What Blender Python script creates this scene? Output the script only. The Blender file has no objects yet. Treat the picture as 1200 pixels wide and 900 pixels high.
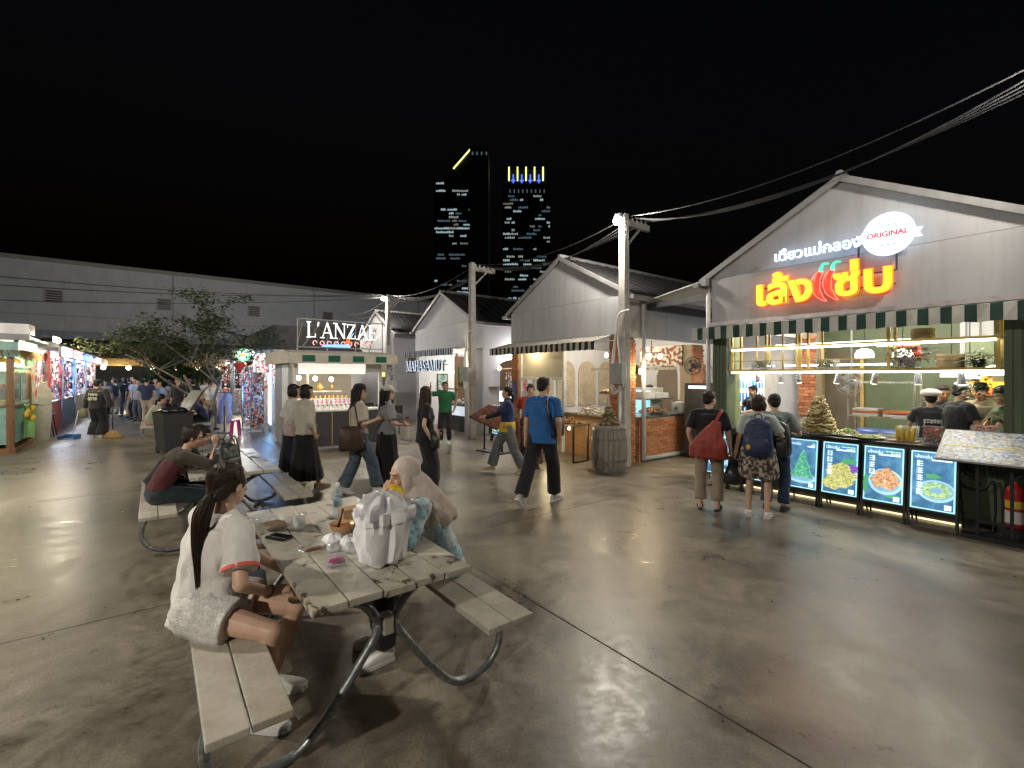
import bpy, bmesh, math, random
import numpy as np
from mathutils import Vector, Matrix, noise
from mathutils.bvhtree import BVHTree
R = math.radians
random.seed(7)
SC = bpy.context.scene
COL = SC.collection

# ---------------------------------------------------------------- camera, sky, exposure
cam_data = bpy.data.cameras.new("camera")
cam = bpy.data.objects.new("camera", cam_data)
COL.objects.link(cam)
cam_data.sensor_width = 36.0
cam_data.lens = 16.5
cam_data.shift_y = -10.0 / 1200.0
cam_data.clip_start = 0.05
cam_data.clip_end = 4000.0
cam.location = (0.0, 0.0, 1.78)
cam.rotation_euler = (R(90), 0, 0)
SC.camera = cam
world = bpy.data.worlds.new("World")
SC.world = world
world.use_nodes = True
wn = world.node_tree
bg = wn.nodes["Background"]
sky = wn.nodes.new("ShaderNodeTexSky")
sky.sky_type = 'NISHITA'
sky.sun_disc = False
sky.sun_elevation = R(-4.0)
sky.sun_rotation = R(160)
wn.links.new(sky.outputs[0], bg.inputs[0])
bg.inputs[1].default_value = 0.05
SC.view_settings.view_transform = 'Standard'
SC.view_settings.look = 'None'
SC.view_settings.exposure = 1.25
SC.view_settings.gamma = 1.0
SC.render.engine = 'CYCLES'
SC.cycles.use_denoising = True
SC.cycles.max_bounces = 6
SC.cycles.diffuse_bounces = 3
SC.cycles.glossy_bounces = 3
SC.cycles.transmission_bounces = 6
SC.cycles.transparent_max_bounces = 12
SC.cycles.caustics_reflective = False
SC.cycles.caustics_refractive = False
SC.cycles.sample_clamp_indirect = 3.0
SC.cycles.sample_clamp_direct = 0.0

# the market's grid: rows of stalls run along ROW, their fronts look along -INTO
ROW = Vector((-0.607, 0.795, 0)); INTO = Vector((0.795, 0.607, 0)); ORG = Vector((4.13, 6.94, 0))
RZ_FRONT = math.atan2(-0.795, 0.607)     # local x to the right of a shop front, local y into the shop
RZ_SIDE = math.atan2(0.607, 0.795)       # local x along INTO, local y along ROW
def on_row(t, d=0.0): return ORG + ROW * t + INTO * d
# ---------------------------------------------------------------- helpers
TMP = bpy.data.scenes.new("scratch")
def evaluated(o):
    TMP.collection.objects.link(o)
    TMP.view_layers[0].update()
    dg = TMP.view_layers[0].depsgraph
    ev = o.evaluated_get(dg)
    me = ev.to_mesh()
    n = len(me.vertices)
    co = np.empty(n * 3, np.float32); me.vertices.foreach_get("co", co)
    fs = [tuple(p.vertices) for p in me.polygons]
    ev.to_mesh_clear()
    TMP.collection.objects.unlink(o)
    return co.reshape(-1, 3), fs

def tagp(o, label=None, cat=None, group=None, kind=None):
    if label: o["label"] = label
    if cat: o["category"] = cat
    if group: o["group"] = group
    if kind: o["kind"] = kind
    return o
def thing(name, label, cat, loc=(0, 0, 0), rz=0.0, group=None):
    o = bpy.data.objects.new(name, None)
    COL.objects.link(o)
    o.empty_display_size = 0.1
    o.location = loc; o.rotation_euler = (0, 0, rz)
    return tagp(o, label, cat, group)
def link_mesh(name, me, parent=None, loc=(0, 0, 0), rz=0.0):
    o = bpy.data.objects.new(name, me)
    COL.objects.link(o)
    o.parent = parent
    o.location = loc; o.rotation_euler = (0, 0, rz)
    return o
def copy_tree(o, parent=None):
    c = o.copy(); COL.objects.link(c); c.parent = parent
    for ch in o.children: copy_tree(ch, c)
    return c

def rot_to(d):
    d = Vector(d).normalized()
    return d.to_track_quat('Z', 'Y').to_matrix()
class MB:
    def __init__(s): s.v = []; s.f = []; s.m = []
    def add(s, vs, fs, mi=0):
        b = len(s.v); s.v.extend([tuple(v) for v in vs])
        for f in fs: s.f.append(tuple(i + b for i in f)); s.m.append(mi)
        return s
    def box(s, c, d, mi=0, rz=0.0, M=None):
        hx, hy, hz = d[0] / 2, d[1] / 2, d[2] / 2
        vs = [Vector((x, y, z)) for z in (-hz, hz) for x, y in ((-hx, -hy), (hx, -hy), (hx, hy), (-hx, hy))]
        T = Matrix.Rotation(rz, 3, 'Z') if M is None else M
        c = Vector(c)
        return s.add([T @ v + c for v in vs], [(0, 3, 2, 1), (4, 5, 6, 7), (0, 1, 5, 4), (1, 2, 6, 5), (2, 3, 7, 6), (3, 0, 4, 7)], mi)
    def bx(s, x0, x1, y0, y1, z0, z1, mi=0):
        return s.box(((x0 + x1) / 2, (y0 + y1) / 2, (z0 + z1) / 2), (x1 - x0, y1 - y0, z1 - z0), mi)
    def rings(s, rs, mi=0, caps=True, closed=False):
        n = len(rs[0]); vs = [p for r in rs for p in r]; fs = []
        k = len(rs)
        for i in range(k if closed else k - 1):
            a = i * n; b = ((i + 1) % k) * n
            for j in range(n):
                j2 = (j + 1) % n
                fs.append((a + j, a + j2, b + j2, b + j))
        if caps and not closed:
            fs.append(tuple(range(n - 1, -1, -1))); fs.append(tuple(range((k - 1) * n, k * n)))
        return s.add(vs, fs, mi)
    def tube(s, pts, r, n=8, mi=0, closed=False, caps=True):
        pts = [Vector(p) for p in pts]; k = len(pts)
        rr = r if isinstance(r, (list, tuple)) else [r] * k
        rs = []; up = None
        for i, p in enumerate(pts):
            a = pts[(i - 1) % k] if (closed or i > 0) else p
            b = pts[(i + 1) % k] if (closed or i < k - 1) else p
            d = (b - a); d = d.normalized() if d.length > 1e-9 else Vector((0, 0, 1))
            if up is None:
                up = Vector((0, 0, 1)) if abs(d.z) < 0.9 else Vector((1, 0, 0))
            x = up.cross(d)
            if x.length < 1e-6: x = Vector((1, 0, 0)).cross(d)
            x.normalize(); y = d.cross(x); up = y
            rs.append([p + (x * math.cos(2 * math.pi * j / n) + y * math.sin(2 * math.pi * j / n)) * rr[i] for j in range(n)])
        return s.rings(rs, mi, caps, closed)
    def cyl(s, p0, p1, r0, r1=None, n=12, mi=0): return s.tube([p0, p1], [r0, r0 if r1 is None else r1], n, mi)
    def lathe(s, prof, c=(0, 0, 0), n=16, mi=0, M=None, caps=True):
        c = Vector(c); T = M or Matrix.Identity(3)
        rs = [[T @ Vector((r * math.cos(2 * math.pi * j / n), r * math.sin(2 * math.pi * j / n), z)) + c for j in range(n)] for r, z in prof]
        return s.rings(rs, mi, caps)
    def ell(s, c, r, mi=0, nu=12, nv=8, M=None):
        prof = [(max(1e-3, math.sin(math.pi * i / nv)), -math.cos(math.pi * i / nv)) for i in range(nv + 1)]
        c = Vector(c); T = M or Matrix.Identity(3)
        rs = [[T @ Vector((q * math.cos(2 * math.pi * j / nu) * r[0], q * math.sin(2 * math.pi * j / nu) * r[1], z * r[2])) + c for j in range(nu)] for q, z in prof]
        return s.rings(rs, mi)
    def prism(s, poly, y0, y1, mi=0, M=None):
        """polygon in local XZ, extruded along y"""
        n = len(poly); T = M or Matrix.Identity(4)
        vs = [T @ Vector((p[0], y0, p[1])) for p in poly] + [T @ Vector((p[0], y1, p[1])) for p in poly]
        fs = [tuple(range(n)), tuple(range(2 * n - 1, n - 1, -1))]
        for j in range(n):
            j2 = (j + 1) % n
            fs.append((j, n + j, n + j2, j2))
        return s.add(vs, fs, mi)
    def mesh(s, name, mats, smooth=False, bevel=0.0):
        me = bpy.data.meshes.new(name)
        me.from_pydata(s.v, [], s.f)
        if not isinstance(mats, (list, tuple)): mats = [mats]
        for m in mats: me.materials.append(m)
        me.polygons.foreach_set("material_index", s.m)
        bm = bmesh.new(); bm.from_mesh(me)
        bmesh.ops.recalc_face_normals(bm, faces=bm.faces)
        if bevel > 0:
            es = [e for e in bm.edges if len(e.link_faces) == 2 and e.calc_face_angle(0) > 0.5]
            bmesh.ops.bevel(bm, geom=es, offset=bevel, segments=2, affect='EDGES', profile=0.6)
        bm.to_mesh(me); bm.free()
        if smooth is True:
            me.polygons.foreach_set("use_smooth", [True] * len(me.polygons))
        elif smooth:
            me.polygons.foreach_set("use_smooth", [True] * len(me.polygons))
            me.set_sharp_from_angle(angle=R(smooth))
        return me
    def build(s, name, mats, parent=None, smooth=False, bevel=0.0, loc=(0, 0, 0), rz=0.0):
        return link_mesh(name, s.mesh(name, mats, smooth, bevel), parent, loc, rz)
def part(name, mat, parent, *boxes, bevel=0.0):
    m = MB()
    for b in boxes: m.bx(*b)
    return m.build(name, mat, parent, bevel=bevel)

def smooth_path(pts, sub=6):
    pts = [Vector(p) for p in pts]; out = []
    for i in range(len(pts) - 1):
        p0 = pts[max(i - 1, 0)]; p1 = pts[i]; p2 = pts[i + 1]; p3 = pts[min(i + 2, len(pts) - 1)]
        for k in range(sub):
            t = k / sub
            out.append(0.5 * ((2 * p1) + (p2 - p0) * t + (2 * p0 - 5 * p1 + 4 * p2 - p3) * t * t + (3 * p1 - p0 - 3 * p2 + p3) * t ** 3))
    out.append(pts[-1])
    return out

FACE = Matrix.Rotation(R(90), 4, 'X')     # stands lettering upright, read from -y
def text_mesh(s, size=0.2, depth=0.01, offset=0.0, align='CENTER', space=1.0, sx=1.0, res=3):
    c = bpy.data.curves.new("txt", 'FONT')
    c.body = s; c.size = size; c.extrude = depth / 2; c.offset = offset; c.align_x = align; c.resolution_u = res
    c.space_character = space
    o = bpy.data.objects.new("txt", c)
    co, fs = evaluated(o)
    bpy.data.objects.remove(o); bpy.data.curves.remove(c)
    co[:, 0] *= sx
    return co, fs
def lettering(s, mat, parent, loc=(0, 0, 0), size=0.2, depth=0.01, M=None, name="lettering", **k):
    co, fs = text_mesh(s, size, depth, **k)
    me = bpy.data.meshes.new(name)
    T = M or FACE
    me.from_pydata([T @ Vector(c) for c in co], [], fs)
    me.materials.append(mat)
    return link_mesh(name, me, parent, loc)

# ---------------------------------------------------------------- materials
MATS = {}
def newmat(name):
    m = bpy.data.materials.new(name); m.use_nodes = True
    return m, m.node_tree.nodes, m.node_tree.links, m.node_tree.nodes["Principled BSDF"]
def rgb(c): return (c[0], c[1], c[2], 1.0)
def noise_node(n, l, scale, detail=4, rough=0.55, vec=None, dist=0.0):
    t = n.new("ShaderNodeTexNoise"); t.inputs["Scale"].default_value = scale
    t.inputs["Detail"].default_value = detail; t.inputs["Roughness"].default_value = rough
    t.inputs["Distortion"].default_value = dist
    if vec is not None: l.new(vec, t.inputs["Vector"])
    return t
def ramp(n, l, src, stops, interp='LINEAR'):
    r = n.new("ShaderNodeValToRGB"); r.color_ramp.interpolation = interp
    e = r.color_ramp.elements
    while len(e) < len(stops): e.new(0.5)
    for k, (p, c) in enumerate(stops):
        e[k].position = p; e[k].color = rgb(c) if not isinstance(c, (int, float)) else (c, c, c, 1)
    l.new(src, r.inputs[0])
    return r
def mixc(n, l, fac, a, b, mode='MIX'):
    x = n.new("ShaderNodeMix"); x.data_type = 'RGBA'; x.blend_type = mode
    for sock, val in ((x.inputs[0], fac), (x.inputs[6], a), (x.inputs[7], b)):
        if isinstance(val, bpy.types.NodeSocket): l.new(val, sock)
        elif isinstance(val, (int, float)): sock.default_value = val
        else: sock.default_value = rgb(val)
    return x.outputs[2]
def math_node(n, l, op, a, b=0.5, c=None):
    x = n.new("ShaderNodeMath"); x.operation = op
    for i, val in enumerate((a, b) if c is None else (a, b, c)):
        if isinstance(val, bpy.types.NodeSocket): l.new(val, x.inputs[i])
        else: x.inputs[i].default_value = val
    return x.outputs[0]
def objvec(n, l, rnd=True):
    tc = n.new("ShaderNodeTexCoord")
    if not rnd: return tc.outputs["Object"]
    oi = n.new("ShaderNodeObjectInfo")
    m = math_node(n, l, 'MULTIPLY', oi.outputs["Random"], 37.0)
    a = n.new("ShaderNodeVectorMath"); a.operation = 'ADD'
    l.new(tc.outputs["Object"], a.inputs[0]); l.new(m, a.inputs[1])
    return a.outputs[0]
def bump(n, l, b, height, strength, dist=0.01):
    x = n.new("ShaderNodeBump"); x.inputs["Strength"].default_value = strength; x.inputs["Distance"].default_value = dist
    l.new(height, x.inputs["Height"]); l.new(x.outputs[0], b.inputs["Normal"])
def mat(name, col, rough=0.6, metal=0.0, var=0.15, scale=5.0, bmp=0.0, bscale=60.0, col2=None, spec=0.5, sheen=0.0, coat=0.0):
    if name in MATS: return MATS[name]
    m, n, l, b = newmat(name)
    v = objvec(n, l)
    t = noise_node(n, l, scale, 5, 0.6, v)
    c2 = col2 or tuple(min(1, x * (1 + var)) for x in col)
    c1 = col if col2 else tuple(x * (1 - var) for x in col)
    r = ramp(n, l, t.outputs[0], [(0.32, c1), (0.68, c2)])
    l.new(r.outputs[0], b.inputs["Base Color"])
    rr = ramp(n, l, t.outputs[0], [(0.3, max(0.03, rough - 0.08)), (0.7, min(1, rough + 0.08))])
    l.new(rr.outputs[0], b.inputs["Roughness"])
    b.inputs["Metallic"].default_value = metal
    b.inputs["Specular IOR Level"].default_value = spec
    if sheen: b.inputs["Sheen Weight"].default_value = sheen
    if coat: b.inputs["Coat Weight"].default_value = coat
    if bmp:
        t2 = noise_node(n, l, bscale, 4, 0.6, v)
        bump(n, l, b, t2.outputs[0], bmp, 0.01)
    MATS[name] = m
    return m
def emit(name, col, strength, base=None):
    if name in MATS: return MATS[name]
    m, n, l, b = newmat(name)
    b.inputs["Base Color"].default_value = rgb(base or col)
    b.inputs["Emission Color"].default_value = rgb(col)
    b.inputs["Emission Strength"].default_value = strength
    b.inputs["Roughness"].default_value = 0.4
    MATS[name] = m
    return m
def glass(name, col=(0.95, 0.98, 0.98), rough=0.02, alpha=0.12):
    """thin clear pane or film: mostly lets light through, mirrors a little"""
    if name in MATS: return MATS[name]
    m, n, l, b = newmat(name)
    n.remove(b)
    tr = n.new("ShaderNodeBsdfTransparent"); tr.inputs[0].default_value = rgb(col)
    gl = n.new("ShaderNodeBsdfGlossy"); gl.inputs["Roughness"].default_value = rough
    df = n.new("ShaderNodeBsdfDiffuse"); df.inputs[0].default_value = rgb(col)
    lw = n.new("ShaderNodeLayerWeight"); lw.inputs[0].default_value = 0.5
    fa = math_node(n, l, 'MULTIPLY_ADD', math_node(n, l, 'POWER', lw.outputs["Facing"], 4.0), 0.5, 0.05)
    m1 = n.new("ShaderNodeMixShader"); m1.inputs[0].default_value = alpha
    l.new(tr.outputs[0], m1.inputs[1]); l.new(df.outputs[0], m1.inputs[2])
    m2 = n.new("ShaderNodeMixShader")
    l.new(fa, m2.inputs[0]); l.new(m1.outputs[0], m2.inputs[1]); l.new(gl.outputs[0], m2.inputs[2])
    l.new(m2.outputs[0], n["Material Output"].inputs[0])
    MATS[name] = m
    return m
def floor_mat():
    m, n, l, b = newmat("worn polished concrete")
    g = n.new("ShaderNodeNewGeometry")
    pos = g.outputs["Position"]
    big = noise_node(n, l, 0.35, 6, 0.62, pos, 0.6)
    mid = noise_node(n, l, 1.5, 7, 0.62, pos, 1.6)
    fine = noise_node(n, l, 14, 5, 0.6, pos)
    base = ramp(n, l, mid.outputs[0], [(0.3, (0.11, 0.094, 0.072)), (0.5, (0.20, 0.175, 0.138)), (0.7, (0.30, 0.265, 0.21))])
    st = ramp(n, l, big.outputs[0], [(0.36, (0.48, 0.46, 0.43)), (0.60, (1.08, 1.08, 1.08))])
    c = mixc(n, l, 0.85, base.outputs[0], st.outputs[0], 'MULTIPLY')
    sp = ramp(n, l, fine.outputs[0], [(0.30, (0.72, 0.70, 0.67)), (0.5, (1, 1, 1)), (0.72, (1.15, 1.15, 1.15))])
    c = mixc(n, l, 0.8, c, sp.outputs[0], 'MULTIPLY')
    gr_ = noise_node(n, l, 70, 4, 0.7, pos)
    c = mixc(n, l, 0.85, c, ramp(n, l, gr_.outputs[0], [(0.3, (0.6, 0.6, 0.6)), (0.7, (1.25, 1.25, 1.25))]).outputs[0], 'MULTIPLY')
    # dark scuffs and drips with a shape of their own
    mp = n.new("ShaderNodeMapping"); mp.inputs["Rotation"].default_value = (0, 0, R(37)); mp.inputs["Scale"].default_value = (2.2, 0.45, 1)
    l.new(pos, mp.inputs[0])
    sc = noise_node(n, l, 1.1, 5, 0.55, mp.outputs[0], 1.2)
    scr = ramp(n, l, sc.outputs[0], [(0.52, (1, 1, 1)), (0.78, (0.55, 0.53, 0.5))])
    c = mixc(n, l, 0.7, c, scr.outputs[0], 'MULTIPLY')
    l.new(c, b.inputs["Base Color"])
    r1 = ramp(n, l, mid.outputs[0], [(0.3, 0.21), (0.7, 0.40)])
    r2 = ramp(n, l, fine.outputs[0], [(0.3, 0.0), (0.8, 0.16)])
    rr = math_node(n, l, 'ADD', r1.outputs[0], r2.outputs[0])
    l.new(rr, b.inputs["Roughness"])
    b.inputs["Specular IOR Level"].default_value = 0.55
    wav = noise_node(n, l, 5.5, 5, 0.6, pos, 0.5)
    h = math_node(n, l, 'MULTIPLY_ADD', fine.outputs[0], 0.25, wav.outputs[0])
    bump(n, l, b, h, 0.14, 0.014)
    return m
def chipped_mat(name, paint, under, edge=(0.12, 0.08, 0.05), amount=0.60, long=(1, 1, 1)):
    """old gloss paint worn through in flakes"""
    m, n, l, b = newmat(name)
    v = objvec(n, l)
    mp = n.new("ShaderNodeMapping"); mp.inputs["Scale"].default_value = long; l.new(v, mp.inputs[0])
    a = noise_node(n, l, 3.4, 9, 0.66, mp.outputs[0], 0.4)
    k = ramp(n, l, a.outputs[0], [(amount, 0.0), (amount + 0.012, 1.0)])
    k2 = ramp(n, l, a.outputs[0], [(amount - 0.05, 0.0), (amount + 0.01, 1.0)])
    d = noise_node(n, l, 9, 8, 0.7, v)
    pr = ramp(n, l, d.outputs[0], [(0.3, tuple(x * 0.72 for x in paint)), (0.6, paint)])
    grime = noise_node(n, l, 1.8, 5, 0.6, v)
    gr = ramp(n, l, grime.outputs[0], [(0.35, (0.7, 0.66, 0.58)), (0.6, (1, 1, 1))])
    pc = mixc(n, l, 0.8, pr.outputs[0], gr.outputs[0], 'MULTIPLY')
    pc = mixc(n, l, math_node(n, l, 'MULTIPLY', k2.outputs[0], 0.35), pc, edge)
    un = ramp(n, l, d.outputs[0], [(0.3, tuple(x * 0.5 for x in under)), (0.7, under)])
    c = mixc(n, l, k.outputs[0], pc, un.outputs[0])
    l.new(c, b.inputs["Base Color"])
    rg = ramp(n, l, k.outputs[0], [(0, 0.33), (1, 0.8)])
    l.new(rg.outputs[0], b.inputs["Roughness"])
    h = math_node(n, l, 'SUBTRACT', math_node(n, l, 'MULTIPLY', d.outputs[0], 0.15), k.outputs[0])
    bump(n, l, b, h, 0.5, 0.003)
    return m
def pattern_mat(name, cols, scale, rough=0.85, kind='VORONOI', rnd=1.0, bmp=0.2):
    """printed cloth and mixed goods: cells in a handful of colours"""
    m, n, l, b = newmat(name)
    v = objvec(n, l, False)
    t = n.new("ShaderNodeTexVoronoi"); t.inputs["Scale"].default_value = scale; t.inputs["Randomness"].default_value = rnd
    l.new(v, t.inputs["Vector"])
    s = n.new("ShaderNodeSeparateColor"); l.new(t.outputs["Color"], s.inputs[0])
    r = ramp(n, l, s.outputs[0], [(i / len(cols), c) for i, c in enumerate(cols)], 'CONSTANT')
    e = ramp(n, l, t.outputs["Distance"], [(0.25, (1, 1, 1)), (0.75, (0.55, 0.55, 0.55))])
    l.new(mixc(n, l, 0.6, r.outputs[0], e.outputs[0], 'MULTIPLY'), b.inputs["Base Color"])
    b.inputs["Roughness"].default_value = rough
    bump(n, l, b, t.outputs["Distance"], bmp, 0.006)
    return m
def cloth(name, col, var=0.14, rough=0.85, scale=9):
    if name in MATS: return MATS[name]
    m, n, l, b = newmat(name)
    v = objvec(n, l, False)
    t = noise_node(n, l, scale, 4, 0.6, v)
    r = ramp(n, l, t.outputs[0], [(0.3, tuple(x * (1 - var) for x in col)), (0.7, tuple(min(1, x * (1 + var)) for x in col))])
    l.new(r.outputs[0], b.inputs["Base Color"])
    b.inputs["Roughness"].default_value = rough
    b.inputs["Sheen Weight"].default_value = 0.15
    b.inputs["Specular IOR Level"].default_value = 0.25
    w = noise_node(n, l, 22, 3, 0.5, v, 1.5)
    f = noise_node(n, l, 420, 2, 0.5, v)
    h = math_node(n, l, 'MULTIPLY_ADD', f.outputs[0], 0.12, w.outputs[0])
    bump(n, l, b, h, 0.35, 0.012)
    MATS[name] = m
    return m
def skin_mat(name, col):
    if name in MATS: return MATS[name]
    m, n, l, b = newmat(name)
    v = objvec(n, l, False)
    t = noise_node(n, l, 14, 4, 0.6, v)
    r = ramp(n, l, t.outputs[0], [(0.3, (col[0] * 0.86, col[1] * 0.80, col[2] * 0.78)), (0.7, col)])
    l.new(r.outputs[0], b.inputs["Base Color"])
    b.inputs["Roughness"].default_value = 0.52
    b.inputs["Subsurface Weight"].default_value = 0.08
    b.inputs["Subsurface Radius"].default_value = (0.012, 0.005, 0.003)
    f = noise_node(n, l, 260, 3, 0.6, v)
    bump(n, l, b, f.outputs[0], 0.08, 0.004)
    MATS[name] = m
    return m
def hair_mat(name, col):
    if name in MATS: return MATS[name]
    m, n, l, b = newmat(name)
    v = objvec(n, l, False)
    mp = n.new("ShaderNodeMapping"); mp.inputs["Scale"].default_value = (1, 1, 0.12); l.new(v, mp.inputs[0])
    t = noise_node(n, l, 120, 4, 0.7, mp.outputs[0])
    r = ramp(n, l, t.outputs[0], [(0.3, tuple(x * 0.5 for x in col)), (0.75, tuple(x * 1.5 for x in col))])
    l.new(r.outputs[0], b.inputs["Base Color"])
    b.inputs["Roughness"].default_value = 0.5
    b.inputs["Specular IOR Level"].default_value = 0.25
    bump(n, l, b, t.outputs[0], 0.9, 0.008)
    MATS[name] = m
    return m
def brick_mat():
    m, n, l, b = newmat("orange brick")
    v = objvec(n, l)
    oi = n.new("ShaderNodeObjectInfo")
    t = noise_node(n, l, 25, 6, 0.7, v)
    r = ramp(n, l, oi.outputs["Random"], [(0, (0.30, 0.10, 0.045)), (0.35, (0.40, 0.155, 0.07)), (0.7, (0.46, 0.20, 0.09)), (1, (0.36, 0.17, 0.09))])
    s = ramp(n, l, t.outputs[0], [(0.3, (0.65, 0.62, 0.6)), (0.6, (1, 1, 1))])
    l.new(mixc(n, l, 0.9, r.outputs[0], s.outputs[0], 'MULTIPLY'), b.inputs["Base Color"])
    b.inputs["Roughness"].default_value = 0.85
    bump(n, l, b, t.outputs[0], 0.4, 0.006)
    return m
def wood_mat(name, c1, c2, rough=0.6, axis=2, scale=3.0):
    if name in MATS: return MATS[name]
    m, n, l, b = newmat(name)
    v = objvec(n, l)
    mp = n.new("ShaderNodeMapping")
    sc = [14.0, 14.0, 14.0]; sc[axis] = 0.9
    mp.inputs["Scale"].default_value = sc; l.new(v, mp.inputs[0])
    t = noise_node(n, l, scale, 6, 0.65, mp.outputs[0], 0.8)
    r = ramp(n, l, t.outputs[0], [(0.28, c1), (0.72, c2)])
    l.new(r.outputs[0], b.inputs["Base Color"])
    b.inputs["Roughness"].default_value = rough
    bump(n, l, b, t.outputs[0], 0.3, 0.005)
    MATS[name] = m
    return m
def plaster_mat(name, col, dirt=0.35):
    """painted render, with drip stains and grime"""
    m, n, l, b = newmat(name)
    g = n.new("ShaderNodeNewGeometry"); pos = g.outputs["Position"]
    a = noise_node(n, l, 1.3, 7, 0.65, pos)
    mp = n.new("ShaderNodeMapping"); mp.inputs["Scale"].default_value = (5, 5, 0.5); l.new(pos, mp.inputs[0])
    d = noise_node(n, l, 1.2, 6, 0.65, mp.outputs[0])
    r = ramp(n, l, a.outputs[0], [(0.3, tuple(x * 0.86 for x in col)), (0.65, col)])
    s = ramp(n, l, d.outputs[0], [(0.30, (0.72, 0.70, 0.66)), (0.52, (1, 1, 1))])
    l.new(mixc(n, l, dirt, r.outputs[0], s.outputs[0], 'MULTIPLY'), b.inputs["Base Color"])
    b.inputs["Roughness"].default_value = 0.75
    f = noise_node(n, l, 55, 5, 0.6, pos)
    bump(n, l, b, f.outputs[0], 0.12, 0.006)
    return m
# ---------------------------------------------------------------- people
def remesh(mb, voxel, smooth=3):
    me = bpy.data.meshes.new("tmp"); me.from_pydata(mb.v, [], mb.f)
    bm = bmesh.new(); bm.from_mesh(me); bmesh.ops.recalc_face_normals(bm, faces=bm.faces); bm.to_mesh(me); bm.free()
    o = bpy.data.objects.new("tmp", me)
    md = o.modifiers.new("r", 'REMESH'); md.mode = 'VOXEL'; md.voxel_size = voxel; md.adaptivity = 0.0
    if smooth:
        sm = o.modifiers.new("s", 'SMOOTH'); sm.iterations = smooth; sm.factor = 0.5
    co, fs = evaluated(o)
    bpy.data.objects.remove(o); bpy.data.meshes.remove(me)
    return co, fs
def wrinkle(co, fs, amp, seed=0.0, scale=9.0):
    """push soft folds into a cloth surface along its normals"""
    if amp <= 0 or len(co) == 0: return co
    fa = np.array([f[:3] for f in fs])
    n = np.cross(co[fa[:, 1]] - co[fa[:, 0]], co[fa[:, 2]] - co[fa[:, 0]])
    vn = np.zeros_like(co)
    for k in range(3): np.add.at(vn, fa[:, k], n)
    vn /= np.maximum(np.linalg.norm(vn, axis=1, keepdims=True), 1e-9)
    h = np.empty(len(co), np.float32)
    for i, c in enumerate(co):
        p = Vector((c[0] * scale + seed, c[1] * scale, c[2] * scale * 0.55))
        a = noise.noise(p); b = noise.noise(p * 2.3 + Vector((5, 1, 3)))
        h[i] = (1 - abs(a) * 2.4) * 0.7 + b * 0.5
    return co + vn * (h[:, None] * amp)
def mesh_from(name, parts, mats, parent, smooth=True):
    vs = []; fs = []; b = 0
    for co, f in parts:
        vs.append(co); fs.extend(tuple(i + b for i in q) for q in f); b += len(co)
    me = bpy.data.meshes.new(name)
    me.from_pydata(np.concatenate(vs).tolist(), [], fs)
    for m in mats: me.materials.append(m)
    me.polygons.foreach_set("use_smooth", [smooth] * len(me.polygons))
    return link_mesh(name, me, parent)
def cap(mb, p0, p1, r0, r1, n=10):
    p0 = Vector(p0); p1 = Vector(p1); d = p1 - p0
    if d.length < 1e-6: d = Vector((0, 0, 1e-4))
    T = rot_to(d); L = d.length; prof = []
    for k in range(4):
        a = math.pi / 2 * k / 3.5; prof.append((max(r0 * math.sin(a), 1e-4), -r0 * math.cos(a)))
    prof.append((r0, 0)); prof.append((r1, L))
    for k in range(3, -1, -1):
        a = math.pi / 2 * k / 3.5; prof.append((max(r1 * math.sin(a), 1e-4), L + r1 * math.cos(a)))
    mb.lathe(prof, p0, n, M=T)
def chain(mb, pts, rs, n=10):
    for i in range(len(pts) - 1): cap(mb, pts[i], pts[i + 1], rs[i], rs[i + 1], n)
def frus(mb, pts, rs, n=14): mb.tube(pts, list(rs), n)
def loft(mb, rows, X, Y, n=20):
    """rows of (centre, half width, half depth)"""
    mb.rings([[Vector(c) + X * (rx * math.cos(2 * math.pi * j / n)) + Y * (ry * math.sin(2 * math.pi * j / n)) for j in range(n)] for c, rx, ry in rows])
def ik(a, b, l1, l2, hint):
    a = Vector(a); b = Vector(b); d = b - a; L = d.length
    if L > (l1 + l2) * 0.995:
        b = a + d.normalized() * (l1 + l2) * 0.995; d = b - a; L = d.length
    dn = d.normalized()
    x = (l1 * l1 - l2 * l2 + L * L) / (2 * L)
    h = math.sqrt(max(0.0, l1 * l1 - x * x))
    hv = Vector(hint) - dn * Vector(hint).dot(dn)
    hv.normalize()
    return a + dn * x + hv * h, b

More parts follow.
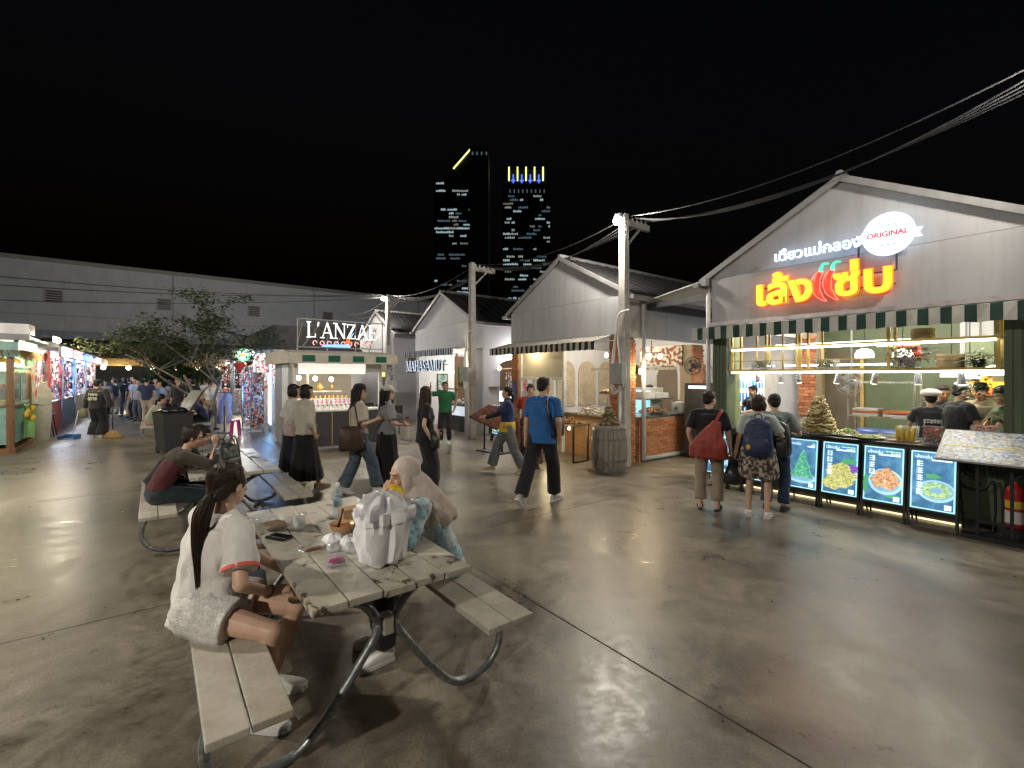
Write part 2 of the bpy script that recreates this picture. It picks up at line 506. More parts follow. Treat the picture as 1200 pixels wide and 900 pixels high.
SKIN = lambda: skin_mat("skin", (0.50, 0.31, 0.21))
SKIN_D = lambda: skin_mat("tanned skin", (0.34, 0.19, 0.115))
SKIN_L = lambda: skin_mat("fair skin", (0.60, 0.40, 0.29))
def person(label, loc, rz, H=1.62, sex='f', skin=None, q=1, group=None, name="person",
           pel=None, lean=0.0, side=0.0, twist=0.0, curl=0.0, head=(0, 0, 0),
           LH=None, RH=None, LF=None, RF=None, elbL=None, elbR=None, kneeL=None, kneeR=None, grip=0.5,
           top=None, bottom=None, shoes=None, hair=None, hairm=None, face=True, bulk=1.0, wr=1.0, hat=None, hipw=1.0):
    s = H / 1.70
    t = thing(name, label, "person", loc, R(rz), group)
    skin = skin or SKIN()
    hairm = hairm or hair_mat("black hair", (0.012, 0.010, 0.009))
    V = Vector
    vb = (0.034, 0.014, 0.0075)[q]; vh = (0.02, 0.0075, 0.0045)[q]; vf = (0.02, 0.0085, 0.0042)[q]; vc = (0.03, 0.0125, 0.0075)[q]
    pel = V(pel) if pel is not None else V((0, 0, 0.925 * s))
    f = sex == 'f'
    U = V((math.sin(R(side)), math.sin(R(lean)) * math.cos(R(side)), math.cos(R(lean)) * math.cos(R(side))))
    U2 = V((math.sin(R(side)), math.sin(R(lean + curl)), math.cos(R(lean + curl)))).normalized()
    R0 = V((1, 0, 0))
    Rv = (Matrix.Rotation(R(twist), 3, U) @ R0); Rv = (Rv - U * Rv.dot(U)).normalized()
    F = U.cross(Rv); F2 = U2.cross(Rv).normalized()
    waist = pel + U * 0.15 * s; chest = pel + (U * 0.6 + U2 * 0.4).normalized() * 0.33 * s; nb = chest + U2 * 0.185 * s
    shw = (0.158 if f else 0.188) * s * bulk
    sh = {-1: nb - U2 * 0.055 * s - Rv * shw, 1: nb - U2 * 0.055 * s + Rv * shw}
    hipo = 0.088 * s * hipw
    hip = {-1: pel - R0 * hipo, 1: pel + R0 * hipo}
    # head frame
    fw = V((F2.x, F2.y, 0)); fw = fw.normalized() if fw.length > 0.2 else V((0, 1, 0))
    yaw, pit, rol = head
    hm = Matrix.Rotation(R(yaw), 3, 'Z') @ Matrix([[fw.y, fw.x, 0], [-fw.x, fw.y, 0], [0, 0, 1]]) @ Matrix.Rotation(R(pit), 3, 'X') @ Matrix.Rotation(R(rol), 3, 'Y')
    ndir = (U2 * 0.7 + V((0, 0, 1)) * 0.6).normalized()
    hc = nb + ndir * 0.082 * s + hm @ V((0, 0.022, 0.075)) * s
    def hp(x, y, z): return hc + hm @ V((x, y, z)) * s
    # limbs
    hand = {-1: LH, 1: RH}; foot = {-1: LF, 1: RF}; eh = {-1: elbL, 1: elbR}; kh = {-1: kneeL, 1: kneeR}
    elb = {}; wri = {}; kne = {}; ank = {}
    for k in (-1, 1):
        tgt = V(hand[k][:3]) if hand[k] is not None else sh[k] + Rv * k * 0.045 * s - U * 0.485 * s + F * 0.05 * s
        hint = V(eh[k]) if eh[k] is not None else (-F * 0.8 + Rv * k * 0.5 - U * 0.3)
        elb[k], wri[k] = ik(sh[k], tgt, 0.285 * s, 0.25 * s, hint)
        ft = V(foot[k][:3]) if foot[k] is not None else V((k * 0.115 * s, 0.0, 0.085 * s))
        kint = V(kh[k]) if kh[k] is not None else V((k * 0.15, 1, 0.1))
        kne[k], ank[k] = ik(hip[k], ft, 0.44 * s, 0.425 * s, kint)
    # ---- body
    b = MB()
    if not f: W = [(0.02, 0.155, 0.11), (0.15, 0.145, 0.10), (0.33, 0.168, 0.115), (0.45, 0.165, 0.09), (0.50, 0.09, 0.065)]
    else: W = [(0.02, 0.165, 0.115), (0.15, 0.125, 0.092), (0.33, 0.142, 0.105), (0.45, 0.138, 0.08), (0.50, 0.075, 0.058)]
    def spine(h):
        if h <= 0.15: return pel + U * h * s
        if h <= 0.33: return waist.lerp(chest, (h - 0.15) / 0.18)
        return chest + U2 * (h - 0.33) * s
    def torso_rows(hs, infl, mult=1.0):
        rows = []
        for h in hs:
            for i in range(len(W) - 1):
                if W[i][0] <= h <= W[i + 1][0]: break
            w0, w1 = (W[0], W[0]) if h < W[0][0] else (W[i], W[i + 1])
            u = 0 if w1[0] == w0[0] else (h - w0[0]) / (w1[0] - w0[0])
            rows.append((spine(h), ((w0[1] * (1 - u) + w1[1] * u) * bulk * mult + infl) * s, ((w0[2] * (1 - u) + w1[2] * u) * bulk * mult + infl) * s))
        return rows
    for k in (-1, 1): cap(b, nb + U2 * 0.0 * s, sh[k] - Rv * k * 0.05 * s, 0.036 * s, 0.03 * s)
    loft(b, torso_rows([-0.03, 0.02, 0.09, 0.15, 0.24, 0.33, 0.40, 0.45, 0.49], 0.0), Rv, F)
    cap(b, nb - U2 * 0.04 * s, hc - hm @ V((0, 0.012, 0.05)) * s, 0.056 * s, 0.05 * s)
    legr = (0.082, 0.052, 0.036) if f else (0.085, 0.056, 0.04)
    for k in (-1, 1):
        cap(b, sh[k] - Rv * k * 0.03 * s, sh[k], 0.05 * s, 0.05 * s * bulk)
        chain(b, [sh[k], elb[k], wri[k]], [x * s * (0.92 if f else 1.08) * bulk for x in (0.046, 0.037, 0.027)])
        mid = elb[k].lerp(wri[k], 0.3)
        cap(b, mid, mid.lerp(wri[k], 0.15), 0.039 * s * (0.9 if f else 1.08), 0.036 * s * (0.9 if f else 1.08))
        chain(b, [hip[k] + V((0, 0, 0.01)), kne[k], ank[k]], [x * s * bulk for x in legr])
        cal = kne[k].lerp(ank[k], 0.3); bk = (ank[k] - kne[k]).cross(V((1, 0, 0))).normalized()
        cap(b, cal - bk * 0.012 * s, cal.lerp(ank[k], 0.25) - bk * 0.008 * s, 0.053 * s, 0.045 * s)
    parts = [remesh(b, vb, 3)]
    # ---- head
    h = MB()
    h.ell(hp(0, -0.012, 0.030), [x * s for x in (0.076, 0.094, 0.086)], nu=20, nv=14, M=hm)
    h.ell(hp(0, 0.020, -0.042), [x * s for x in (0.061, 0.068, 0.078)], nu=18, nv=12, M=hm)
    h.ell(hp(0, 0.053, -0.094), [x * s for x in (0.030, 0.026, 0.024)], nu=12, nv=8, M=hm)
    h.ell(hp(0, 0.066, 0.026), [x * s for x in (0.052, 0.020, 0.018)], nu=12, nv=8, M=hm)
    for k in (-1, 1):
        h.ell(hp(k * 0.036, 0.058, -0.032), [x * s for x in (0.024, 0.022, 0.022)], nu=10, nv=8, M=hm)
        h.ell(hp(k * 0.077, -0.008, -0.012), [x * s for x in (0.009, 0.019, 0.031)], nu=10, nv=8, M=hm @ Matrix.Rotation(R(-18 * k), 3, 'Z'))
        h.ell(hp(k * 0.0, 0.083, -0.066), [x * s for x in (0.021, 0.010, 0.008)], nu=10, nv=6, M=hm)
    cap(h, hp(0, 0.080, 0.012), hp(0, 0.097, -0.026), 0.008 * s, 0.013 * s, 8)
    h.ell(hp(0, 0.090, -0.030), [x * s for x in (0.017, 0.011, 0.009)], nu=8, nv=6, M=hm)
    cap(h, hc - hm @ V((0, 0.02, 0.06)) * s, nb - U2 * 0.02 * s, 0.050 * s, 0.054 * s)
    parts.append(remesh(h, vh, 2))
    # ---- hands
    for k in (-1, 1):
        hd = MB()
        spec = hand[k]
        fore = (wri[k] - elb[k]).normalized()
        d = fore
        pn = -Rv * k                                   # palm faces the body
        if spec is not None and len(spec) >= 6: d = V(spec[3:6]).normalized()
        if spec is not None and len(spec) >= 9: pn = V(spec[6:9])
        pn = (pn - d * pn.dot(d)).normalized()
        th = d.cross(pn) * (1 if k == 1 else -1)
        if spec is None or len(spec) < 9:
            th = F - d * F.dot(d); th.normalize()
        T = Matrix((th, d, pn)).transposed()
        w = wri[k]
        cap(hd, w - fore * 0.03 * s, w + d * 0.015 * s, 0.027 * s, 0.027 * s)
        hd.ell(w + d * 0.048 * s, [x * s for x in (0.040, 0.052, 0.017)], nu=14, nv=10, M=T)
        if q > 0:
            for i, ln in enumerate((0.072, 0.080, 0.074, 0.058)):
                p = w + (d * (0.082 - 0.004 * abs(i - 1)) + th * (0.029 - 0.0195 * i)) * s
                dd = d; pts = [p - d * 0.02 * s, p]
                for j in range(3):
                    a = R(14 + 52 * grip * (1 + 0.3 * j))
                    dd = (dd * math.cos(a) + pn * math.sin(a)).normalized()
                    p = p + dd * ln * s * (0.42, 0.32, 0.26)[j]; pts.append(p)
                chain(hd, pts, [x * s for x in (0.0095, 0.0093, 0.0088, 0.008, 0.0066)], 7)
            p = w + (d * 0.028 + th * 0.034) * s
            d1 = (d * 0.62 + th * 0.62 + pn * 0.35 * grip).normalized(); d2 = (d * 0.9 + th * 0.2 + pn * 0.6 * grip).normalized()
            chain(hd, [p - th * 0.014 * s, p + d1 * 0.038 * s, p + d1 * 0.038 * s + d2 * 0.03 * s], [x * s for x in (0.0135, 0.0105, 0.0085)], 7)
        else:
            cap(hd, w + d * 0.08 * s, w + d * 0.15 * s, 0.022 * s, 0.014 * s)
        parts.append(remesh(hd, vf, 2 if q else 1))
    body = mesh_from("body", parts, [skin], t)
    # ---- face details
    if face and q > 0:
        dark = mat("eye dark", (0.012, 0.009, 0.008), 0.2, var=0.1)
        lip = mat("lips", (0.33, 0.10, 0.085), 0.45)
        white = mat("eye white", (0.42, 0.36, 0.33), 0.4)
        for k in (-1, 1):
            m = MB(); m.ell(hp(k * 0.031, 0.0735, 0.003), [x * s for x in (0.0140, 0.0095, 0.0058)], nu=12, nv=8, M=hm)
            e = m.build("eye", white, t, True)
            m = MB(); m.ell(hp(k * 0.031, 0.0795, 0.003), [x * s for x in (0.0065, 0.0062, 0.0066)], nu=10, nv=8, M=hm)
            m.build("iris", dark, e, True)
            m = MB(); m.tube([hp(k * (0.014 + 0.011 * i), (0.0865, 0.0860, 0.0815, 0.073)[i], 0.0215 + (0.0, 0.004, 0.005, 0.001)[i]) for i in range(4)], [x * s for x in (0.0024, 0.0034, 0.0032, 0.0014)], 6)
            m.build("eyebrow", dark, t, True)
        m = MB(); m.tube([hp(-0.021, 0.0835, -0.066), hp(-0.008, 0.0925, -0.0635), hp(0, 0.0935, -0.065), hp(0.008, 0.0925, -0.0635), hp(0.021, 0.0835, -0.066)], [x * s for x in (0.002, 0.0048, 0.0044, 0.0048, 0.002)], 8)
        m.tube([hp(-0.018, 0.0835, -0.072), hp(0, 0.092, -0.0735), hp(0.018, 0.0835, -0.072)], [x * s for x in (0.002, 0.0055, 0.002)], 8)
        m.build("lips", lip, t, True)
    seed = random.random() * 50
    # ---- top
    if top:
        tm = top["mat"]; hem = top.get("hem", 0.0); lo = top.get("loose", 0.018)
        m = MB()
        hs = [x for x in (-0.02, 0.05, 0.12, 0.20, 0.28, 0.35, 0.41, 0.455) if x > hem + 0.02]
        rows = torso_rows([max(hem, -0.03)] + hs, lo)
        if hem < -0.03:
            rows = [(spine(hem), rows[0][1] * top.get("flare", 1.08), rows[0][2] * top.get("flare", 1.08))] + rows
        for i in range(len(rows)):                      # drape: the waist is filled out
            c, rx, ry = rows[i]
            rows[i] = (c, max(rx, (0.145 if f else 0.158) * s * bulk + lo * 0.3), max(ry, 0.108 * s * bulk) if i < len(rows) - 2 else ry)
        loft(m, rows, Rv, F, 26)
        cap(m, nb - U2 * 0.045 * s - Rv * 0.05 * s, nb - U2 * 0.045 * s + Rv * 0.05 * s, 0.058 * s + lo * 0.5, 0.058 * s + lo * 0.5)
        if f and top.get("bust", True):
            for k in (-1, 1): m.ell(spine(0.30) + F * 0.075 * s + Rv * k * 0.062 * s, [0.062 * s] * 3, nu=12, nv=8)
        if top.get("collar", 0): frus(m, [nb - U2 * 0.05 * s, nb + U2 * top["collar"] * s], [0.085 * s, 0.066 * s])
        sl = top.get("sleeve", 0.62)
        for k in (-1, 1):
            cap(m, sh[k] - Rv * k * 0.07 * s + U2 * 0.012 * s, sh[k], 0.05 * s + lo * 0.4, (0.049 * s * bulk + lo * 0.45))
            ra = (0.050 * s * bulk + lo * 0.5); fl = top.get("slflare", 1.12)
            if sl <= 0: continue
            if sl <= 1:
                e = sh[k].lerp(elb[k], sl); frus(m, [sh[k] - (e - sh[k]) * 0.1, sh[k].lerp(e, 0.5), e], [ra, ra * (1 + fl) / 2, ra * fl])
            else:
                chain(m, [sh[k], elb[k]], [ra, ra * 0.9])
                e = elb[k].lerp(wri[k], min(sl - 1, 0.97)); frus(m, [elb[k] - (e - elb[k]) * 0.05, elb[k].lerp(e, 0.5), e], [ra * 0.92, ra * 0.85, ra * 0.72 * top.get("cuff", 1.0)])
                if sl - 1 >= 0.97: pass
        co, fs = remesh(m, vc, 3 if q else 1)
        co = wrinkle(co, fs, 0.0085 * wr * (q > 0), seed)
        so = mesh_from(top.get("name", "shirt"), [(co, fs)], [tm], t)
        if top.get("band"):
            for k in (-1, 1):
                e = sh[k].lerp(elb[k], sl); d = (elb[k] - sh[k]).normalized()
                mm = MB(); r_ = (0.050 * s * bulk + lo * 0.5) * top.get("slflare", 1.12) + 0.0075
                mm.tube([e - d * 0.016, e - d * 0.004, e + d * 0.003], [r_ * 0.985, r_ + 0.001, r_], 24, caps=False)
                mm.build("cuff", top["band"], so, True)
        t["_top"] = so.name
    # ---- bottom
    if bottom:
        bm_ = bottom["mat"]; kind = bottom.get("kind", "trousers"); lo = bottom.get("loose", 0.014)
        m = MB()
        loft(m, torso_rows([-0.04, 0.02, 0.08, bottom.get("rise", 0.13)], lo * 0.6), (R0 + Rv).normalized(), U.cross((R0 + Rv).normalized()), 22)
        m.ell(pel - V((0, 0, 0.02 * s)), [(0.168 if f else 0.158) * s * bulk + lo * 0.5, 0.115 * s * bulk + lo * 0.5, 0.11 * s])
        if kind == "skirt":
            z0 = pel.z + 0.05 * s; z1 = bottom["hem"]; w = bottom.get("w", 0.27) * s
            cx = (ank[-1] + ank[1]) / 2
            rows = []
            for i in range(7):
                u = i / 6; z = z0 + (z1 - z0) * u
                c = pel.lerp(cx, u * 0.6); rows.append(((c.x, c.y, z), 0.172 * s + lo + (w - 0.172 * s) * u, 0.122 * s + lo + (w * 0.85 - 0.122 * s) * u))
            loft(m, rows, R0, V((0, 1, 0)), 30)
            name_ = "skirt"
        else:
            frac = bottom.get("len", 1.93); fl = bottom.get("flare", 1.0)
            for k in (-1, 1):
                r0, r1, r2 = [x * s * bulk + lo for x in legr]
                if frac <= 1:
                    e = hip[k].lerp(kne[k], frac); frus(m, [hip[k] + (hip[k] - e) * 0.02, hip[k].lerp(e, 0.5), e], [r0, (r0 + r0 * fl) / 2, r0 * 0.92 * fl])
                    cap(m, hip[k], hip[k].lerp(e, 0.5), r0, r0)
                else:
                    chain(m, [hip[k], kne[k]], [r0, r1 * 1.06])
                    e = kne[k].lerp(ank[k], frac - 1); frus(m, [kne[k] - (e - kne[k]) * 0.03, kne[k].lerp(e, 0.5), e], [r1 * 1.06, max(r1 * 0.96, r2 * fl * 1.1), r2 * 1.15 * fl])
            name_ = "shorts" if frac <= 1.2 else "trousers"
        co, fs = remesh(m, vc, 3 if q else 1)
        if kind == "skirt" and q:                      # hanging pleats
            for i, c in enumerate(co):
                u = max(0.0, min(1.0, (pel.z - c[2]) / max(0.05, pel.z - bottom["hem"])))
                a = math.atan2(c[1] - pel.y, c[0] - pel.x)
                w_ = 1 + 0.045 * u * math.sin(a * 13 + 2 * math.sin(a * 3 + seed))
                co[i][0] = pel.x + (c[0] - pel.x) * w_; co[i][1] = pel.y + (c[1] - pel.y) * w_
        co = wrinkle(co, fs, 0.007 * wr * (q > 0), seed + 9, 8)
        mesh_from(bottom.get("name", name_), [(co, fs)], [bm_], t)
    # ---- shoes
    for k in (-1, 1):
        fd = V((k * 0.12, 1, 0)).normalized()
        sp = foot[k]
        if sp is not None and len(sp) >= 6: fd = V(sp[3:6]).normalized()
        upv = V((0, 0, 1)) - fd * fd.z; upv.normalize(); sd = fd.cross(upv)
        a0 = ank[k] - upv * 0.085 * s
        def fpt(y, x, z): return a0 + fd * y * s + sd * x * s + upv * z * s
        sm = (shoes or {}).get("mat"); open_ = (shoes or {}).get("open", False)
        if open_ or not shoes:
            m = MB(); chain(m, [fpt(-0.045, 0, 0.04), fpt(0.08, 0, 0.045), fpt(0.165, 0.0, 0.028)], [0.032 * s, 0.034 * s, 0.026 * s]); cap(m, ank[k] + upv * 0.02, fpt(-0.01, 0, 0.05), 0.035 * s, 0.036 * s)
            co, fs = remesh(m, vf * 1.3, 2); mesh_from("foot", [(co, fs)], [skin], t)
        if not shoes: continue
        m = MB(); rows = []
        for y, w, z1 in ((-0.075, 0.022, 0.07), (-0.06, 0.034, 0.085), (0.0, 0.038, 0.092), (0.06, 0.042, 0.075), (0.12, 0.047, 0.055), (0.17, 0.042, 0.042), (0.198, 0.022, 0.032)):
            if open_: z1 = 0.03
            hh = z1 / 2
            rows.append([fpt(y, math.copysign(abs(math.cos(a)) ** 0.6, math.cos(a)) * w, hh + math.copysign(abs(math.sin(a)) ** 0.6, math.sin(a)) * hh) for a in [2 * math.pi * j / 14 for j in range(14)]])
        m.rings(rows)
        if shoes.get("high"): cap(m, ank[k], ank[k] + V((0, 0, 0.05)), 0.045 * s, 0.045 * s)
        co, fs = remesh(m, max(vf * 1.2, 0.006), 2)
        so = mesh_from("shoe", [(co, fs)], [sm], t)
        if shoes.get("sole") and q:
            m = MB(); m.rings([[p - upv * (0.0 if i == 0 else -0.022) * 1.0 for p in [fpt(y, w, -0.002 + (0 if i == 0 else 0.0)) for y, w in ((-0.079, 0.0), (-0.068, 0.034), (0, 0.04), (0.07, 0.046), (0.13, 0.050), (0.18, 0.042), (0.203, 0.0), (0.18, -0.042), (0.13, -0.050), (0.07, -0.046), (0, -0.04), (-0.068, -0.034))]] for i in (0, 1)])
            m.build("sole", shoes["sole"], so, 40)
        if open_:
            m = MB()
            for y in (0.03, 0.10): m.tube([fpt(y, -0.04, 0.02), fpt(y, -0.028, 0.07 - y * 0.1), fpt(y, 0, 0.083 - y * 0.16), fpt(y, 0.028, 0.07 - y * 0.1), fpt(y, 0.04, 0.02)], 0.008 * s, 6)
            m.build("strap", sm, so, True)
    # ---- hair
    if hair:
        m = MB()
        kind = hair
        m.ell(hp(0, -0.024, 0.046), [x * s for x in (0.084, 0.094, 0.083)], nu=20, nv=14, M=hm)
        m.ell(hp(0, -0.058, -0.008), [x * s for x in (0.072, 0.056, 0.070)], nu=16, nv=12, M=hm)
        if kind == "short":
            for k in (-1, 1): m.ell(hp(k * 0.066, -0.012, 0.03), [x * s for x in (0.014, 0.05, 0.042)], nu=10, nv=8, M=hm)
            m.ell(hp(0, 0.03, 0.092), [x * s for x in (0.058, 0.05, 0.028)], nu=12, nv=8, M=hm)
        elif kind == "mop":
            m.ell(hp(0, 0.045, 0.066), [x * s for x in (0.068, 0.046, 0.032)], nu=12, nv=8, M=hm)
            for k in (-1, 1): m.ell(hp(k * 0.066, -0.005, 0.02), [x * s for x in (0.02, 0.058, 0.05)], nu=10, nv=8, M=hm)
            m.ell(hp(0, -0.055, -0.03), [x * s for x in (0.068, 0.05, 0.055)], nu=10, nv=8, M=hm)
        elif kind == "bob":
            m.ell(hp(0, -0.035, -0.02), [x * s for x in (0.092, 0.082, 0.10)], nu=16, nv=12, M=hm)
            m.ell(hp(0, 0.05, 0.07), [x * s for x in (0.066, 0.04, 0.028)], nu=12, nv=8, M=hm)
            for k in (-1, 1): m.ell(hp(k * 0.074, 0.01, -0.035), [x * s for x in (0.022, 0.045, 0.075)], nu=10, nv=8, M=hm)
        elif kind == "long":
            for k in (-1, 1): chain(m, [hp(k * 0.06, 0.0, 0.04), hp(k * 0.074, -0.02, -0.06), hp(k * 0.075, -0.045, -0.17), hp(k * 0.05, -0.085, -0.36)], [0.03 * s, 0.03 * s, 0.034 * s, 0.02 * s])
            chain(m, [hp(0, -0.07, 0.0), hp(0, -0.08, -0.12), hp(0, -0.10, -0.26), hp(0, -0.115, -0.42)], [0.075 * s, 0.066 * s, 0.06 * s, 0.03 * s])
        elif kind == "tied":
            chain(m, [hp(0, -0.085, -0.02), hp(0, -0.125, -0.05), hp(0.01, -0.12, -0.16), hp(0.02, -0.10, -0.26)], [0.04 * s, 0.03 * s, 0.028 * s, 0.01 * s])
        elif kind == "bun":
            m.ell(hp(0, -0.085, 0.085), [x * s for x in (0.046, 0.042, 0.040)], nu=12, nv=8, M=hm)
            for k in (-1, 1): m.ell(hp(k * 0.068, -0.01, 0.02), [x * s for x in (0.014, 0.05, 0.05)], nu=10, nv=8, M=hm)
        elif kind == "pony":
            for k in (-1, 1): m.ell(hp(k * 0.064, -0.01, 0.018), [x * s for x in (0.02, 0.055, 0.055)], nu=12, nv=10, M=hm)
            m.ell(hp(0, -0.075, -0.03), [x * s for x in (0.062, 0.045, 0.055)], nu=14, nv=10, M=hm)
        co, fs = remesh(m, vh * 1.1, 2)
        co = wrinkle(co, fs, 0.004 * (q > 0), seed + 3, 26)
        mesh_from("hair", [(co, fs)], [hairm], t)
    # ---- hats
    if hat:
        m = MB()
        cm = hat["mat"]
        if hat["kind"] == "cap":
            m.lathe([(0.094 * s, 0), (0.096 * s, 0.03 * s), (0.088 * s, 0.062 * s), (0.06 * s, 0.085 * s), (0.02 * s, 0.095 * s), (0.002, 0.096 * s)], hp(0, -0.012, 0.045), 20, M=hm)
            c = m.build("cap", cm, t, True)
            m = MB(); pts = [hp(0.08 * math.cos(a), 0.05 + 0.12 * max(0, math.sin(a)), 0.05 - 0.018 * max(0, math.sin(a))) for a in [math.pi * j / 12 for j in range(13)]]
            top_ = [p + hm @ V((0, 0, 0.006)) for p in pts]
            m.add(pts + top_, [tuple(range(13)), tuple(range(25, 12, -1))] + [(j, 13 + j, 14 + j, 1 + j) for j in range(12)] + [(12, 25, 13, 0)])
            m.build("peak", cm, c)
        elif hat["kind"] == "bucket":
            m.lathe([(0.10 * s, 0.0), (0.102 * s, 0.03 * s), (0.095 * s, 0.075 * s), (0.07 * s, 0.1 * s), (0.02 * s, 0.11 * s), (0.002, 0.11 * s)], hp(0, -0.012, 0.04), 20, M=hm)
            m.lathe([(0.098 * s, 0.006), (0.135 * s, -0.02 * s), (0.136 * s, -0.024 * s), (0.098 * s, 0.0)], hp(0, -0.008, 0.045), 24, M=hm, caps=False)
            m.build("hat", cm, t, True)
        elif hat["kind"] == "net":
            m.lathe([(0.098 * s, -0.005), (0.125 * s, 0.02 * s), (0.125 * s, 0.05 * s), (0.09 * s, 0.085 * s), (0.03 * s, 0.1 * s), (0.002, 0.1 * s)], hp(0, -0.014, 0.035), 22, M=hm)
            co = np.array(m.v, np.float32); co = wrinkle(co, m.f, 0.006, 3, 40); m.v = co.tolist()
            m.build("cap", cm, t, True)
    P = dict(t=t, hp=hp, hm=hm, hc=hc, sh=sh, elb=elb, wri=wri, kne=kne, ank=ank, pel=pel, nb=nb, chest=chest, F=F, F2=F2, U=U, U2=U2, Rv=Rv, s=s, spine=spine)
    return P
def world_pt(P, p): return Matrix.Translation(P["t"].location) @ (Matrix.Rotation(P["t"].rotation_euler.z, 4, 'Z') @ Vector(p))
# ---------------------------------------------------------------- shared materials
M_WHITE = plaster_mat("off-white render", (0.36, 0.365, 0.385), 0.5)
M_WHITE2 = plaster_mat("pale blue-white render", (0.60, 0.61, 0.66), 0.2)
M_WARE = plaster_mat("warehouse cladding", (0.42, 0.46, 0.54), 0.3)
M_CREAM = plaster_mat("cream panel", (0.55, 0.50, 0.38), 0.2)
M_ROOF = mat("dark roof sheet", (0.022, 0.022, 0.025), 0.7, var=0.25)
M_TRIM = mat("grey roof trim", (0.20, 0.20, 0.205), 0.5, var=0.12)
M_BLACK = mat("black metal", (0.018, 0.018, 0.02), 0.4, var=0.3)
M_DARK = mat("dark panel", (0.035, 0.035, 0.04), 0.5, var=0.25)
M_STEEL = mat("stainless steel", (0.55, 0.55, 0.54), 0.28, 0.9, var=0.1)
M_GALV = mat("galvanised tube", (0.36, 0.38, 0.40), 0.42, 0.75, 0.5, 22, 0.25, 40, col2=(0.16, 0.17, 0.18))
M_GREY = mat("grey paint", (0.30, 0.31, 0.32), 0.5)
M_CONC = mat("grey concrete post", (0.34, 0.33, 0.31), 0.75, 0, 0.2, 8, 0.3)
M_GREEN = mat("olive green wall", (0.085, 0.115, 0.065), 0.55, var=0.12)
M_DGREEN = mat("dark green tile", (0.025, 0.055, 0.03), 0.25, var=0.2)
M_GOLD = mat("brass frame", (0.52, 0.38, 0.12), 0.35, 0.6)
M_WOOD = wood_mat("honey wood", (0.20, 0.10, 0.04), (0.36, 0.20, 0.085), 0.55, 0)
M_WOODZ = wood_mat("weathered wood", (0.16, 0.10, 0.05), (0.30, 0.20, 0.11), 0.7, 2)
M_GREYW = wood_mat("grey barrel stave", (0.13, 0.115, 0.095), (0.30, 0.27, 0.23), 0.75, 2)
M_BRICK = brick_mat()
M_MORT = mat("mortar", (0.30, 0.25, 0.19), 0.9)
M_PLWHITE = mat("white plastic", (0.62, 0.62, 0.62), 0.45)
M_LED = emit("cool white led", (0.93, 0.97, 1.0), 7)
M_LEDW = emit("warm white led", (1.0, 0.86, 0.62), 6)
M_BULB = emit("glowing bulb", (1.0, 0.80, 0.48), 16)
M_LAMP = emit("street lamp lens", (1.0, 0.90, 0.70), 30)
M_GLASS = glass("clear pane")
M_RED = mat("red paint", (0.42, 0.02, 0.02), 0.35)
M_BLUEP = mat("blue plastic", (0.03, 0.07, 0.22), 0.4)
M_PAPER = mat("white paper", (0.6, 0.6, 0.58), 0.7)
def lamp(name, parent, loc, power, col=(1, 0.88, 0.7), r=0.08, kind='POINT', spot=None, aim=None, size=None):
    L = bpy.data.lights.new(name, kind); L.energy = power; L.color = col
    if kind == 'AREA':
        L.shape = 'RECTANGLE'; L.size, L.size_y = size
    else: L.shadow_soft_size = r
    if spot: L.spot_size = R(spot); L.spot_blend = 0.7
    o = bpy.data.objects.new(name, L); COL.objects.link(o); o.parent = parent; o.location = loc
    if aim is not None: o.rotation_euler = Vector(aim).to_track_quat('-Z', 'Y').to_euler()
    return o

# ---------------------------------------------------------------- ground
M_FLOOR = floor_mat()
g = MB(); g.add([(-1500, -1500, -0.012), (1500, -1500, -0.012), (1500, 1500, -0.012), (-1500, 1500, -0.012)], [(0, 1, 2, 3)])
ground = tagp(g.build("ground", mat("dark joint filler", (0.035, 0.032, 0.028), 0.9)), kind="structure")
SL = 4.8; slab_me = None
for iu in range(-3, 9):
    for ib in range(-3, 4):
        c = ROW * (4.53 + SL * (iu + 0.5)) + INTO * (2.37 + SL * (ib + 0.5))
        if slab_me is None:
            m = MB(); h = SL / 2 - 0.0035; m.box((0, 0, -0.06), (2 * h, 2 * h, 0.12)); slab_me = m.mesh("slab", M_FLOOR, bevel=0.004)
        link_mesh("slab", slab_me, ground, (c.x, c.y, 0), RZ_FRONT)

# ---------------------------------------------------------------- far warehouse
wl = thing("warehouse", "long pale grey warehouse wall rising behind the market aisle and the tree", "building", (-31.0, 28.0, 0), math.atan2(0.62, 0.785))
part("wall", M_WARE, wl, (-14, 70, 0, 1.0, 4.6, 8.9))
part("coping", M_TRIM, wl, (-14, 70, -0.12, 1.2, 8.9, 9.15))
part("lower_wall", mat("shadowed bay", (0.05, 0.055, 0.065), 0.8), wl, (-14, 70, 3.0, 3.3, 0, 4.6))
part("beam", mat("blue grey steel", (0.20, 0.24, 0.30), 0.6), wl, (-14, 70, -0.25, 0.35, 4.1, 4.6))
for k in range(11):
    part("column", mat("blue grey steel", (0.20, 0.24, 0.30), 0.6), wl, (-12 + 7.2 * k, -11.45 + 7.2 * k, -0.2, 0.3, 0, 4.1))
for k in range(9):
    f = part("vent", M_GREY, wl, (-9 + 5.6 * k, -8.1 + 5.6 * k, -0.06, 0.02, 6.35, 7.2))
    for j in range(5): part("slat", M_DARK, f, (-8.92 + 5.6 * k, -8.18 + 5.6 * k, -0.085, -0.06, 6.43 + 0.15 * j, 6.52 + 0.15 * j))
for k in range(8): part("seam", M_TRIM, wl, (-10.5 + 9.6 * k, -10.42 + 9.6 * k, -0.03, 0.0, 4.6, 8.9))
part("conduit", M_GREY, wl, (-14, 70, -0.08, -0.02, 5.55, 5.63))

